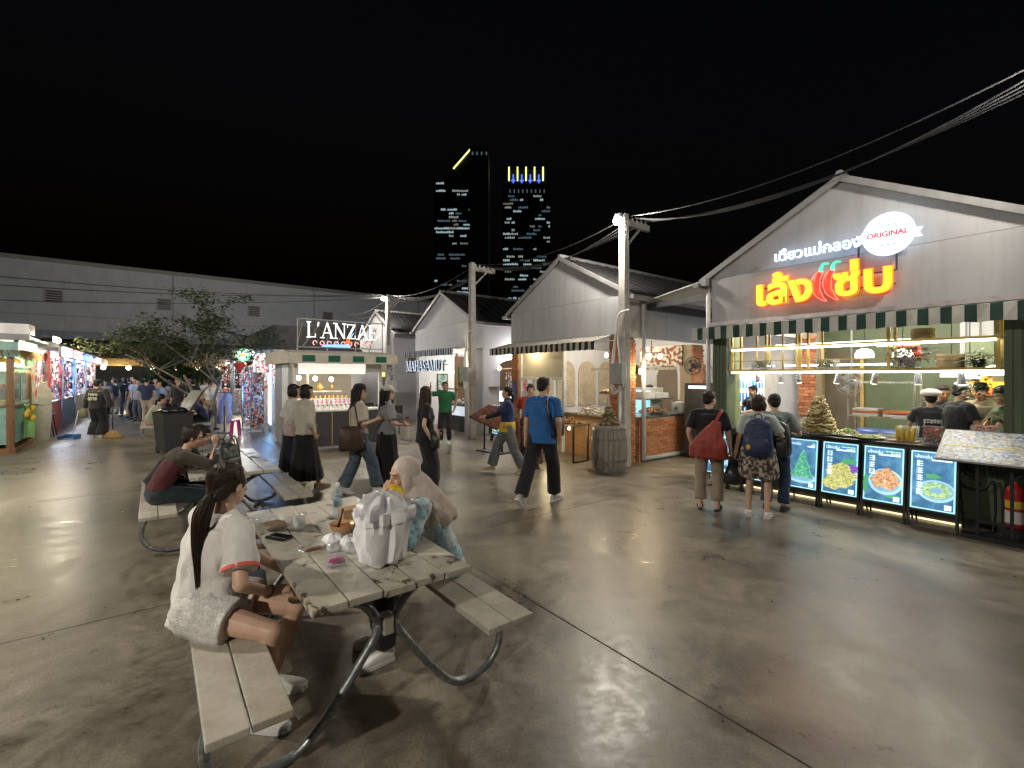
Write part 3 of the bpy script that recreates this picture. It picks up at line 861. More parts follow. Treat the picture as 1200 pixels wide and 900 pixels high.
# ---------------------------------------------------------------- towers on the skyline
M_TW = mat("dark curtain wall", (0.03, 0.034, 0.045), 0.3, var=0.2)
M_TWS = mat("tower spine", (0.10, 0.11, 0.14), 0.6, var=0.1)
M_LIT = [emit("lit office %d" % i, c, s) for i, (c, s) in enumerate((((0.7, 0.95, 1.0), 0.2), ((0.85, 1, 0.9), 0.12), ((0.5, 0.85, 1.0), 0.05), ((1.0, 0.9, 0.65), 0.07)))]
M_NEON = emit("yellow roof neon", (1.0, 0.95, 0.30), 0.8); M_BLN = emit("blue roof neon", (0.08, 0.16, 1.0), 0.8)
D = 620.0
def tx(px): return (px - 600) / 550 * D
def tz(py): return 1.78 + (440 - py) / 550 * D
def tower(label, x0, x1, top, rows, seed):
    t = thing("office_tower", label, "tower", (0, D, 0))
    w = (x0, x1)
    return t
rnd = random.Random(5)
def windows(t, x0, x1, z0, z1, rows, cols, dens, y=-0.4):
    """floor bands and the offices that are lit tonight"""
    dz = (z1 - z0) / rows; dx = (x1 - x0) / cols
    for r in range(rows):
        z = z0 + r * dz
        part("floor_band", M_TWS, t, (x0, x1, y - 0.5, 0, z, z + dz * 0.16))
        run = 0; p = dens * rnd.choice((0.0, 0.3, 0.7, 1.0, 2.2))
        groups = {}
        for c in range(cols):
            if run > 0: run -= 1
            elif rnd.random() < p * 0.3: run = rnd.randint(1, 5); k = rnd.choice((0, 0, 1, 2, 2, 3))
            else: continue
            groups.setdefault(k, MB()).bx(x0 + c * dx + dx * 0.12, x0 + (c + 1) * dx - dx * 0.12, y - 0.1, 0.5, z + dz * 0.34, z + dz * rnd.choice((0.72, 0.85)))
        for k, m in groups.items(): m.build("window", M_LIT[k], t)
tL = thing("office_tower", "dark office tower with a blank spine and a slanted yellow neon edge on top", "tower", (0, D, 0))
part("wall", M_TW, tL, (tx(508.5), tx(551), 0, 40, 0, tz(212)))
m = MB(); m.prism([(tx(516), tz(212)), (tx(551), tz(212)), (tx(551), tz(176)), (tx(531), tz(199))], 0, 38); m.build("crown", M_TW, tL)
part("spine", M_TWS, tL, (tx(551), tx(572.5), -6, 44, 0, tz(174)))
for i, px in enumerate((553.5, 558.5, 564, 569.5)): part("window", M_LIT[2], tL, (tx(px), tx(px + 1.6), -6.4, -6, tz(184), tz(180.5)))
m = MB(); m.tube([(tx(531.5), -1.2, tz(198)), (tx(552), -1.2, tz(174.5))], 0.95, 8); m.build("neon_edge", M_NEON, tL)
windows(tL, tx(509), tx(550.5), tz(345), tz(213), 30, 22, 0.36)
tR = thing("office_tower", "dark office tower crowned with yellow and blue neon fins", "tower", (0, D + 60, 0))
sD = (D + 60) / D
def rx_(px): return tx(px) * sD
def rz_(py): return 1.78 + (440 - py) / 550 * (D + 60)
part("wall", M_TW, tR, (rx_(589), rx_(645), 0, 50, 0, rz_(216)))
part("crown", M_TW, tR, (rx_(594), rx_(640), 3, 40, rz_(216), rz_(198)))
for i in range(5):
    x = rx_(596.5 + 10.0 * i); m = MB(); m.bx(x - 0.9, x + 0.9, 1.0, 3.0, rz_(211), rz_(195)); m.build("neon_fin", M_NEON, tR)
    if i < 4:
        x = rx_(601.5 + 10.0 * i)
        m = MB(); m.bx(x - 0.8, x + 0.8, 1.0, 3.0, rz_(213.5), rz_(204)); m.bx(x - 2.6, x + 2.6, 0.8, 2.8, rz_(211.6), rz_(210.4)); m.build("blue_neon", M_BLN, tR)
for i in range(9): part("window", M_LIT[2], tR, (rx_(597 + 5 * i), rx_(598.3 + 5 * i), -0.3, 0, rz_(226), rz_(222)))
windows(tR, rx_(589.5), rx_(644.5), rz_(352), rz_(228), 28, 28, 0.36)
# ---------------------------------------------------------------- shop houses of the right-hand row
def arch_poly(x0, x1, z0, z1, n=14):
    """door-shaped outline with a round head"""
    r = (x1 - x0) / 2; cx = (x0 + x1) / 2
    return [(x0, z0), (x1, z0)] + [(cx + r * math.cos(math.pi * j / n), z1 - r + r * math.sin(math.pi * j / n)) for j in range(n + 1)]
def awning(t, x0, x1, z, out, drop, val, ca, cb, pitch, name="awning"):
    """striped canvas: sloping top, hanging valance, side wings and a steel frame"""
    m = MB(); n = max(2, round((x1 - x0) / pitch)); dx = (x1 - x0) / n
    th = 0.008
    for i in range(n):
        a = x0 + i * dx; b = a + dx; mi = i % 2
        sag = [0.0, -0.012, 0.0]
        # top strip
        m.add([(a, 0.0, z), (b, 0.0, z), (b, -out, z - drop), (a, -out, z - drop), (a, 0, z - th), (b, 0, z - th), (b, -out, z - drop - th), (a, -out, z - drop - th)],
              [(0, 1, 2, 3), (7, 6, 5, 4), (3, 2, 6, 7)], mi)
        # valance, a little wavy
        w0 = 0.012 * math.sin(i * 1.9); w1 = 0.012 * math.sin((i + 1) * 1.9)
        e0 = 0.008 * math.sin(i * 2.7); e1 = 0.008 * math.sin((i + 1) * 2.7)
        zt = z - drop; zb = zt - val
        m.add([(a, -out - th, zt), (b, -out - th, zt), (b, -out + w1 - th, zb + e1), (a, -out + w0 - th, zb + e0), (a, -out + 0.001, zt), (b, -out + 0.001, zt), (b, -out + w1, zb + e1), (a, -out + w0, zb + e0)],
              [(3, 2, 1, 0), (4, 5, 6, 7), (2, 3, 7, 6)], mi)
    aw = m.build(name, [ca, cb], t)
    m = MB(); m.tube([(x0, -out + 0.02, z - drop - 0.02), (x1, -out + 0.02, z - drop - 0.02)], 0.016, 8)
    for x in (x0 + 0.02, (x0 + x1) / 2, x1 - 0.02): m.tube([(x, -out + 0.03, z - drop - 0.03), (x, 0.0, z - 0.12)], 0.012, 6)
    m.build("frame", M_GREY, aw)
    return aw
def gable_shop(t, hw, depth, white, front=True, zf=2.62, eave=3.42, peak=4.42, side_open=False):
    """upper walls, gable and roof shared by every shop house of the row"""
    m = MB(); m.prism([(-hw, eave - 0.02), (hw, eave - 0.02), (hw, eave + 0.035), (0, peak + 0.04), (-hw, eave + 0.035)], 0.02, 0.16); m.build("gable", white, t)
    part("front_fascia", white, t, (-hw - 0.01, hw + 0.01, -0.03, 0.16, zf, eave - 0.035))
    part("band", M_TRIM, t, (-hw - 0.015, hw + 0.015, -0.012, 0.16, eave - 0.035, eave - 0.018))
    for sx in (-1, 1):
        a, b = sorted((sx * hw, sx * (hw - 0.14)))
        part("side_fascia", white, t, (a, b, 0.16, depth, zf - 0.07, eave))
        part("cornice", white, t, (min(sx * hw, sx * (hw + 0.05)), max(sx * hw, sx * (hw + 0.05)), 0.02, depth, eave - 0.12, eave))
    part("back_wall", white, t, (-hw, hw, depth, depth + 0.14, 0, eave))
    dx = hw + 0.22; dz = (peak - eave) / hw * dx
    for sx in (-1, 1):
        T = Matrix.Identity(4)
        rp = [(0, peak + 0.10), (sx * dx, peak + 0.10 - dz), (sx * dx, peak + 0.045 - dz), (0, peak + 0.045)]
        m = MB(); m.prism(rp, -0.02, depth + 0.2)
        r = m.build("roof", M_ROOF, t)
        m = MB(); m.prism([(0, peak + 0.115), (sx * (dx + 0.01), peak + 0.115 - dz), (sx * (dx + 0.01), peak + 0.02 - dz), (0, peak + 0.02)], -0.06, -0.021)
        m.build("barge_board", M_TRIM, r)
        m = MB()
        for k in range(int(depth / 0.35)):                    # standing ribs of the sheet
            y = 0.1 + k * 0.35
            m.prism([(0, peak + 0.125), (sx * dx, peak + 0.125 - dz), (sx * dx, peak + 0.1 - dz), (0, peak + 0.1)], y, y + 0.03)
        m.build("roof_rib", M_ROOF, r)
        part("gutter", M_TRIM, t, (min(sx * dx, sx * (dx + 0.1)), max(sx * dx, sx * (dx + 0.1)), -0.1, depth + 0.1, peak - 0.02 - dz, peak + 0.06 - dz))
    m = MB(); m.tube([(0, -0.05, peak + 0.12), (0, depth + 0.2, peak + 0.12)], 0.05, 8); m.build("ridge_cap", M_TRIM, t)
    # ceiling inside
    part("ceiling", mat("inner ceiling", (0.42, 0.41, 0.38), 0.8), t, (-hw + 0.14, hw - 0.14, 0.16, depth, eave - 0.25, eave - 0.2))
brick_cache = {}
def brick_wall(parent, x0, x1, z0, z1, M, bl=0.21, bh=0.066, d=0.06, gap=0.01, limit=300):
    """running bond of single bricks over a mortar bed; M maps (along, out, up) into the parent"""
    n = 0; r = 0; z = z0
    while z + bh <= z1 + 0.002:
        x = x0 - (bl / 2 if r % 2 else 0)
        while x < x1 - 0.01:
            a = max(x, x0); b = min(x + bl - gap, x1)
            if b - a > 0.03:
                key = (round(b - a, 3), d)
                if key not in brick_cache:
                    m = MB(); m.box((0, 0, 0), (b - a, d, bh - gap)); brick_cache[key] = m.mesh("brick", M_BRICK)
                o = link_mesh("brick", brick_cache[key], parent)
                o.matrix_local = M @ Matrix.Translation(((a + b) / 2, random.uniform(-0.003, 0.003), z + (bh - gap) / 2 + 0.004))
                n += 1
                if n >= limit: return n
            x += bl
        z += bh; r += 1
    return n
def pendant(t, x, y, z, top, kind="dome"):
    m = MB(); m.cyl((x, y, z + 0.1), (x, y, top), 0.006, n=6); o = m.build("pendant_cord", M_BLACK, t)
    m = MB()
    if kind == "dome": m.lathe([(0.115, 0), (0.112, 0.06), (0.085, 0.11), (0.03, 0.13), (0.004, 0.132)], (x, y, z), 18)
    else: m.ell((x, y, z), (0.06, 0.06, 0.07))
    m.build("pendant_shade", emit("lit lampshade", (1.0, 0.95, 0.82), 2.2), t, True)
def spotlight(t, p, aim):
    p = Vector(p); a = Vector(aim).normalized()
    m = MB(); m.cyl(p + Vector((0, 0, 0.1)), p, 0.008, n=6); m.cyl(p - a * 0.07, p + a * 0.07, 0.033, 0.04, 14)
    o = m.build("spotlight", M_STEEL, t, 40)
    m = MB(); m.cyl(p + a * 0.0705, p + a * 0.073, 0.034, n=14); m.build("spotlight_lens", M_LEDW, o)

# ======== shop 1: green food stall with neon sign
HW = 1.84
s1 = thing("shop_house", "white gabled food stall with green columns and a yellow Thai neon sign", "building", on_row(-0.626), RZ_FRONT)
gable_shop(s1, HW, 5.6, M_WHITE)
part("soffit_strip", mat("pinkish metal trim", (0.34, 0.31, 0.33), 0.3), s1, (-HW - 0.05, HW + 0.05, -0.10, -0.03, 2.60, 2.66))
for a, b in ((-HW, -1.60), (1.56, HW)):
    c = part("column", M_GREEN, s1, (a, b, -0.02, 0.26, 0, 2.6))
    for k in range(4):
        x = a + (b - a) * (k + 0.5) / 4
        part("tile", M_DGREEN, c, (x - (b - a) / 8 + 0.004, x + (b - a) / 8 - 0.004, -0.032, -0.02, 0.02, 1.12))
    for k in range(3): part("flute", M_GREEN, c, (a + (b - a) * (k + 0.6) / 4, a + (b - a) * (k + 0.95) / 4, -0.03, -0.02, 1.14, 2.4))
# walls inside
part("inner_wall", M_GREEN, s1, (-HW + 0.14, HW - 0.14, 4.2, 4.3, 0, 3.1))
part("inner_wall", M_GREEN, s1, (HW - 0.14, HW, 0.26, 5.6, 0, 2.54))
part("inner_wall", M_GREEN, s1, (-HW, -HW + 0.14, 3.75, 4.2, 0, 2.54))
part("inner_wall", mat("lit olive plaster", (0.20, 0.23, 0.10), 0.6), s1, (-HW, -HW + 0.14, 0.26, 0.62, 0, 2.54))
part("annex_wall", M_WHITE2, s1, (-3.6, -HW - 0.01, 3.6, 3.7, 0, 3.0))
part("inner_floor", mat("dark red tile", (0.09, 0.06, 0.05), 0.5), s1, (-HW + 0.14, HW - 0.14, 0.3, 5.5, 0.0, 0.012))
# counter
ctr = part("counter", M_GREEN, s1, (-1.60, 1.56, 0.02, 0.62, 0.12, 0.88))
part("plinth", M_DARK, ctr, (-1.60, 1.56, 0.08, 0.6, 0, 0.12))
part("counter_top", M_BLACK, ctr, (-1.62, 1.22, -0.06, 0.68, 0.88, 0.93), bevel=0.008)
part("led_strip", emit("warm strip at the plinth", (1.0, 0.80, 0.45), 0.7), ctr, (-1.58, 1.2, 0.045, 0.075, 0.008, 0.022))
for k in range(7): part("tile", M_DGREEN, ctr, (1.235 + 0.045 * k, 1.272 + 0.045 * k, 0.005, 0.02, 0.62, 1.06))
part("side_counter", M_GREEN, ctr, (1.22, 1.56, 0.02, 0.4, 0.88, 1.06))
# brass shelf frame across the opening
fr = MB()
for x in (-1.56, -1.02, -0.54, 0.51, 1.50):
    fr.bx(x - 0.018, x + 0.018, 0.06, 0.10, 1.86 if x not in (-1.56, 1.50) else 1.80, 2.56)
for x in (-1.56, -0.54, 0.51, 1.50): fr.bx(x - 0.015, x + 0.015, 0.36, 0.40, 1.86, 2.56)
for x in (-1.3, -1.1, -0.9, -0.7, -0.35): fr.bx(x - 0.014, x + 0.014, 0.37, 0.39, 1.86, 2.56)
for z in (2.0,): fr.bx(-1.56, 1.50, 0.07, 0.085, z, z + 0.014)
sf = fr.build("shelf_frame", M_GOLD, s1)
part("shelf", M_GOLD, sf, (-1.56, 1.50, 0.04, 0.42, 2.205, 2.235))
part("shelf", M_GOLD, sf, (-1.60, 1.54, 0.04, 0.42, 1.845, 1.875))
part("led_strip", M_LED, sf, (-1.55, -0.56, 0.042, 0.075, 2.178, 2.2))
part("led_strip", M_LED, sf, (-0.52, 1.49, 0.042, 0.075, 2.178, 2.2))
part("led_strip", M_LED, sf, (-1.55, 1.52, 0.042, 0.075, 1.818, 1.84))
part("led_strip", M_LED, sf, (-1.5, 0.1, 1.9, 1.95, 1.95, 1.975))
part("led_strip", M_LED, sf, (-1.45, 0.5, 1.4, 1.45, 2.30, 2.325))
for x, z in ((0.06, 2.04), (0.50, 2.02), (0.95, 1.76), (1.13, 1.74), (1.36, 1.78)): pendant(s1, x, 0.75 + 0.3 * (x > 0.9), z, 3.1)
for x, dx in ((-1.2, 0.1), (-0.86, 0.02), (-0.60, 0.0), (-0.10, -0.25), (0.33, -0.15), (0.78, 0.02), (1.18, 0.05)): spotlight(s1, (x, 0.2, 1.74), (dx, 0.1, -1))
part("ceiling_light", emit("ceiling panel", (1.0, 0.95, 0.85), 2), s1, (-0.9, -0.3, 1.5, 2.6, 3.10, 3.14))
part("ceiling_light", MATS["ceiling panel"], s1, (0.3, 0.9, 1.5, 2.6, 3.10, 3.14))
lamp("stall_light", s1, (-0.6, 1.9, 2.9), 70, (1, 0.90, 0.70), 0.25)
lamp("stall_light", s1, (0.8, 1.6, 2.9), 70, (1, 0.90, 0.70), 0.25)
# back of the kitchen: brick pier, white arch doorway, dark door, wall panels
bp = part("brick_pier", M_MORT, s1, (-1.84, -1.52, 3.42, 3.74, 0, 2.9))
brick_wall(bp, -1.84, -1.52, 0.95, 2.6, Matrix.Translation((0, 3.40, 0)), limit=60)
part("back_door", mat("brown door", (0.10, 0.085, 0.06), 0.5), s1, (-1.60, -0.95, 4.10, 4.2, 0, 2.3))
part("door_frame", M_GOLD, s1, (-1.68, -1.60, 4.08, 4.2, 0, 2.35), (-0.95, -0.89, 4.08, 4.2, 0, 2.35))
part("white_panel", M_WHITE2, s1, (0.55, 1.6, 4.12, 4.2, 1.95, 3.0))
for k in range(6): part("panel_batten", M_TRIM, s1, (0.62 + 0.18 * k, 0.64 + 0.18 * k, 4.09, 4.12, 1.95, 3.0))
part("inner_sign", M_PLWHITE, s1, (-0.28, -0.06, 2.6, 2.62, 2.28, 2.4)); part("inner_sign", emit("small orange sign", (1.0, 0.16, 0.03), 1.2), s1, (0.0, 0.3, 2.6, 2.62, 2.28, 2.4))
part("inner_sign", emit("small red sign", (1.0, 0.05, 0.03), 1), s1, (0.42, 0.56, 1.4, 1.42, 2.06, 2.2))
A1 = awning(s1, -1.98, 1.80, 2.60, 0.42, 0.05, 0.19, mat("grey-white canvas", (0.46, 0.45, 0.42), 0.85), mat("dark green canvas", (0.012, 0.045, 0.035), 0.85), 0.1)
m = MB(); m.tube([(-1.90, -0.06, 0.05), (-1.90, -0.06, 3.1), (-1.96, 0.1, 3.3)], 0.035, 10); m.build("downpipe", M_PLWHITE, s1, True)
part("junction_box", M_GREY, s1, (-1.99, -1.91, -0.12, 0.0, 3.3, 3.42))

# neon sign of shop 1
ns = thing("neon_sign", "yellow Thai neon lettering with two red chillies on the white gable", "sign", on_row(-0.626, -0.03), RZ_FRONT)
M_NY = emit("yellow neon face", (1.0, 0.55, 0.015), 1.0); M_NO = emit("orange neon rim", (1.0, 0.13, 0.008), 1.3)
M_NW = emit("white neon", (0.50, 0.70, 1.0), 1.1); M_NR = emit("red chilli neon", (1.0, 0.04, 0.015), 0.55); M_NP = emit("pink chilli rim", (1.0, 0.15, 0.12), 0.9); M_NG = emit("green chilli stalk", (0.05, 0.75, 0.40), 0.6)
for s, x, sx in (("เล้ง", -0.70, 1.12), ("ซ่บ", 0.285, 1.12)):
    lettering(s, M_NY, ns, (x, -0.10, 2.86), 0.52, 0.03, offset=0.010, sx=sx, res=5)
    lettering(s, M_NO, ns, (x, -0.075, 2.86), 0.52, 0.02, offset=0.024, sx=sx, res=5, name="lettering_rim")
lettering("เตี๋ยวแม่กลอง", M_NW, ns, (-0.27, -0.10, 3.475), 0.20, 0.03, offset=0.002, sx=1.0, res=4)
for k, x0 in enumerate((-0.215, -0.075)):
    pts = smooth_path([(x0 + 0.02, -0.1, 3.22), (x0 - 0.03, -0.1, 3.12), (x0 - 0.035, -0.1, 3.0), (x0 + 0.01, -0.1, 2.88), (x0 + 0.09, -0.1, 2.80)], 5)
    n = len(pts); rr = [0.03 + 0.018 * math.sin(math.pi * min(1, i / n * 1.5)) if i < n * 0.6 else 0.046 * (1 - (i / (n - 1))) / 0.42 + 0.006 for i in range(n)]
    m = MB(); m.tube(pts, [r * 0.8 for r in rr], 10); c = m.build("chilli", M_NR, ns, True)
    m = MB(); m.tube([p + Vector((-r - 0.004, -0.02, 0)) for p, r in zip(pts, rr)], 0.006, 6); m.tube([p + Vector((r + 0.004, -0.02, 0)) for p, r in zip(pts, rr)], 0.006, 6); m.build("chilli_rim", M_NP, c)
    m = MB(); m.tube(smooth_path([(x0 + 0.02, -0.1, 3.21), (x0 + 0.025, -0.1, 3.27), (x0 + 0.055, -0.1, 3.32), (x0 + 0.115, -0.1, 3.315)], 4), [0.028 - 0.0014 * i for i in range(13)], 8); m.build("stalk", M_NG, c, True)
bd = MB(); bd.bx(-1.0, -0.35, -0.055, -0.04, 2.93, 2.945); bd.bx(0.1, 0.62, -0.055, -0.04, 2.93, 2.945); bd.bx(-1.0, 0.62, -0.055, -0.04, 3.1, 3.115); bd.bx(0.22, 0.24, -0.055, -0.04, 3.1, 3.5); bd.bx(0.62, 0.64, -0.055, -0.04, 3.1, 3.5)
for x in (-0.9, -0.4, 0.15, 0.55): bd.bx(x - 0.01, x + 0.01, -0.055, 0.0, 2.93, 3.11)
bd.build("mounting_rail", M_DARK, ns)
badge = MB()
cx, cz = 0.56, 3.56
bc = Matrix.Rotation(R(90), 3, 'X')
badge.lathe([(0.255, 0), (0.255, 0.03), (0.002, 0.03)], (cx, -0.08, cz), 40, M=bc)
bo = badge.build("badge", emit("white badge", (0.80, 0.92, 1.0), 0.55), ns)
for r, th in ((0.262, 0.008), (0.225, 0.004), (0.10, 0.0035)):
    m = MB(); m.tube([(cx + r * math.cos(a), -0.116, cz + r * math.sin(a)) for a in [2 * math.pi * j / 48 for j in range(48)]], th, 6, closed=True); m.build("badge_ring", emit("cyan ring", (0.3, 0.6, 0.75), 0.3) if r != 0.262 else M_NW, bo)
TB = Matrix.Translation((cx, 0, cz)) @ Matrix.Rotation(R(3), 4, 'Y')
m = MB(); m.prism([(-0.27, -0.055), (0.27, -0.055), (0.27, 0.055), (-0.27, 0.055)], -0.145, -0.125, M=TB)
for k in (-1, 1): m.prism([(k * 0.25, 0.03), (k * 0.34, 0.03), (k * 0.305, -0.025), (k * 0.34, -0.08), (k * 0.25, -0.08)], -0.124, -0.118, M=TB)
rb = m.build("ribbon", M_NW, bo)
m = MB(); m.prism([(-0.25, -0.040), (0.25, -0.040), (0.25, 0.040), (-0.25, 0.040)], -0.152, -0.1455, M=TB); m.build("ribbon_face", emit("pale ribbon", (0.95, 0.93, 1.0), 0.5), rb)
lettering("ORIGINAL", emit("red print", (0.75, 0.06, 0.10), 0.35), rb, (cx, -0.154, cz - 0.032), 0.092, 0.004, offset=0.003)
for zz in (0.115, -0.13): lettering("★ ★ ★", emit("blue print", (0.2, 0.4, 0.5), 0.3), bo, (cx, -0.1115, cz + zz - 0.015), 0.05, 0.003)
for k in range(7): q_ = R(60 + 10 * k); m = MB(); m.box((cx + 0.175 * math.cos(q_), -0.1125, cz + 0.175 * math.sin(q_)), (0.014, 0.003, 0.03), M=Matrix.Rotation(R(90) - q_, 3, 'Y')); m.build("badge_mark", emit("mint print", (0.3, 0.75, 0.6), 0.35), bo)
sg = thing("neon_sign", "small yellow Thai neon sign glowing on the green kitchen wall", "sign", on_row(-0.626, 2.6), RZ_FRONT)
part("backing", M_GREEN, sg, (0.86, 1.75, 0.0, 0.05, 1.2, 2.3))
lettering("เล้งแซ่บ", M_NY, sg, (1.36, -0.03, 1.50), 0.30, 0.02, offset=0.012); lettering("เล้งแซ่บ", M_NO, sg, (1.36, -0.015, 1.50), 0.30, 0.015, offset=0.022, name="lettering_rim")

# ======== shop 2: brick-cornered grill
s2 = thing("shop_house", "white gabled grill stall with brick corner columns and black-striped awning", "building", on_row(4.95), RZ_FRONT)
gable_shop(s2, HW, 5.6, M_WHITE)
c = part("brick_column", M_MORT, s2, (1.50, HW - 0.01, 0.012, 0.34, 0, 2.6))
brick_wall(c, 1.49, HW, 0, 2.58, Matrix.Translation((0, 0.0, 0)), limit=120)
brick_wall(c, 0.03, 0.35, 0, 2.56, Matrix.Translation((HW - 0.005, 0, 0)) @ Matrix.Rotation(R(90), 4, 'Z'), limit=120)
brick_wall(c, 0.02, 0.34, 0, 2.58, Matrix.Translation((1.49, 0, 0)) @ Matrix.Rotation(R(90), 4, 'Z'), limit=100)
c = part("brick_column", M_MORT, s2, (-HW + 0.01, -1.58, 0.012, 0.3, 0, 2.6))
brick_wall(c, -HW, -1.57, 0, 2.58, Matrix.Translation((0, 0, 0)), limit=90)
c = part("brick_column", M_MORT, s2, (1.52, HW - 0.012, 2.45, 2.9, 0, 2.5))
brick_wall(c, 2.45, 2.9, 0.95, 2.5, Matrix.Translation((HW - 0.005, 0, 0)) @ Matrix.Rotation(R(90), 4, 'Z'), limit=100)
# side counter of brick
c = part("brick_counter", M_MORT, s2, (1.55, HW + 0.012, 0.40, 2.45, 0, 0.90))
brick_wall(c, 0.42, 2.6, 0, 0.9, Matrix.Translation((HW + 0.02, 0, 0)) @ Matrix.Rotation(R(90), 4, 'Z'), limit=200)
part("counter_top", M_STEEL, c, (1.45, HW + 0.06, 0.37, 2.47, 0.905, 0.93))
part("front_counter", M_WOOD, s2, (0.02, 1.49, 0.10, 0.5, 0, 0.86)); part("counter_top", M_WOOD, s2, (0.0, 1.49, 0.04, 0.62, 0.86, 0.90))
# front: roller blind, glazed left half
part("roller_blind", M_CREAM, s2, (-1.56, 0.0, 0.10, 0.13, 1.74, 2.42))
m = MB()
for x in (-1.56, 0.02): m.bx(x - 0.03, x + 0.03, 0.05, 0.14, 0, 2.55)
m.bx(-1.56, 0.02, 0.06, 0.13, 1.68, 1.735); m.build("window_frame", M_PLWHITE, s2)
part("glass_pane", M_GLASS, s2, (-1.53, -0.01, 0.085, 0.095, 0.9, 1.68)); part("window_apron", mat("pale plank", (0.38, 0.35, 0.30), 0.7), s2, (-1.53, -0.01, 0.06, 0.13, 0, 0.9))
# inside
part("inner_wall", M_WHITE2, s2, (-HW + 0.14, HW - 0.14, 4.0, 4.1, 0, 3.1))
part("inner_wall", M_WHITE2, s2, (-HW, -HW + 0.14, 0.3, 5.6, 0, 2.54))
lw = MB()
for k in range(4):
    P_ = arch_poly(0.6 + 0.85 * k, 1.3 + 0.85 * k, 0.9, 2.2)
    lw.prism(P_, -HW + 0.145, -HW + 0.17, M=Matrix.Rotation(R(90), 4, 'Z') @ Matrix.Scale(-1, 4, (0, 1, 0)))
lw.build("arch_niche", mat("warm plaster niche", (0.42, 0.36, 0.28), 0.8), s2)
for k, x in enumerate((-1.0, 0.15, 1.1)):
    m = MB(); m.prism(arch_poly(x - 0.36, x + 0.36, 0.0, 2.15), 3.97, 4.0); o = m.build("arch_door", M_WOODZ if k != 1 else mat("dim doorway", (0.16, 0.13, 0.10), 0.8), s2)
    m = MB(); pp = arch_poly(x - 0.36, x + 0.36, 0.0, 2.15)[1:]; m.tube([(p[0], 3.96, p[1]) for p in pp], 0.035, 6); m.build("arch_trim", M_PLWHITE, o)
part("vine_mural", pattern_mat("painted vine mural", [(0.4, 0.36, 0.3), (0.12, 0.08, 0.06), (0.5, 0.46, 0.4), (0.25, 0.05, 0.04), (0.45, 0.42, 0.36)], 16), s2, (0.4, 1.6, 2.40, 2.44, 2.02, 2.5))
m = MB(); m.bx(-1.2, 1.5, 2.3, 2.36, 1.92, 1.98); m.bx(1.1, 1.5, 0.8, 0.85, 1.86, 1.92); m.build("rail", M_STEEL, s2)
for x, y, z in ((1.35, 1.5, 2.22), (1.42, 1.8, 2.22), (1.2, 1.65, 2.22), (-0.9, 2.6, 2.35), (0.6, 2.8, 2.4)):
    m = MB(); m.ell((x, y, z), (0.05, 0.05, 0.06)); o = m.build("bulb", M_BULB, s2, True)
m = MB(); m.cyl((1.3, 1.65, 2.3), (1.3, 1.65, 3.1), 0.012, n=6); m.tube([(1.15, 1.5, 2.3), (1.45, 1.8, 2.3)], 0.014, 6); m.build("chandelier_frame", M_BLACK, s2)
part("ceiling_light", emit("warm ceiling panel", (1.0, 0.90, 0.72), 2), s2, (-0.9, 0.9, 1.6, 2.2, 3.10, 3.14))
lamp("stall_light", s2, (0.2, 2.0, 2.85), 42, (1, 0.90, 0.74), 0.3); lamp("stall_light", s2, (0.9, 0.35, 2.4), 14, (1, 0.82, 0.55), 0.08); lamp("blind_light", s2, (-1.0, -0.12, 2.44), 10, (1, 0.85, 0.55), 0.06)
m = MB(); m.bx(HW + 0.0, HW + 0.09, 0.36, 0.46, 1.82, 1.96); m.build("wall_lantern", M_BLACK, s2)
m = MB(); m.ell((HW + 0.1, 0.41, 1.86), (0.045, 0.045, 0.06)); m.build("bulb", M_BULB, s2, True); lamp("lantern_light", s2, (HW + 0.22, 0.41, 1.86), 10, (1, 0.78, 0.45), 0.05)
m = MB(); m.tube([(HW + 0.09, 0.52, 0.05), (HW + 0.09, 0.52, 3.25)], 0.045, 10); m.build("downpipe", M_PLWHITE, s2, True)
m = MB(); m.tube([(HW + 0.09, 0.50, 0.06), (HW + 0.09, 2.8, 0.06)], 0.05, 10); m.build("floor_pipe", M_GREY, s2, True)
A2 = awning(s2, -1.98, 1.62, 2.62, 0.62, 0.16, 0.17, mat("cream canvas", (0.50, 0.47, 0.40), 0.85), mat("black canvas", (0.02, 0.022, 0.03), 0.85), 0.085)
m = MB(); m.lathe([(0.105, 0), (0.105, 0.006), (0.002, 0.006)], (-1.35, 0.05, 1.52), 26, M=bc); rs_ = m.build("round_sign", emit("backlit red disc", (0.6, 0.04, 0.05), 0.15), s2)
m = MB(); m.tube([(-1.35 + 0.075 * math.cos(q), 0.042, 1.52 + 0.075 * math.sin(q)) for q in [2 * math.pi * j / 24 for j in range(24)]], 0.008, 6, closed=True); m.bx(-1.40, -1.30, 0.038, 0.044, 1.505, 1.535); m.build("print", M_PLWHITE, rs_)
part("notice", M_PLWHITE, s2, (-1.47, -1.22, 0.045, 0.055, 1.12, 1.38)); part("poster", mat("blue poster", (0.08, 0.10, 0.20), 0.4), s2, (-1.79, -1.60, -0.055, -0.045, 1.15, 1.62))
m = MB(); m.cyl((-1.35, 0.35, 0.02), (-1.35, 0.35, 0.03), 0.02); 

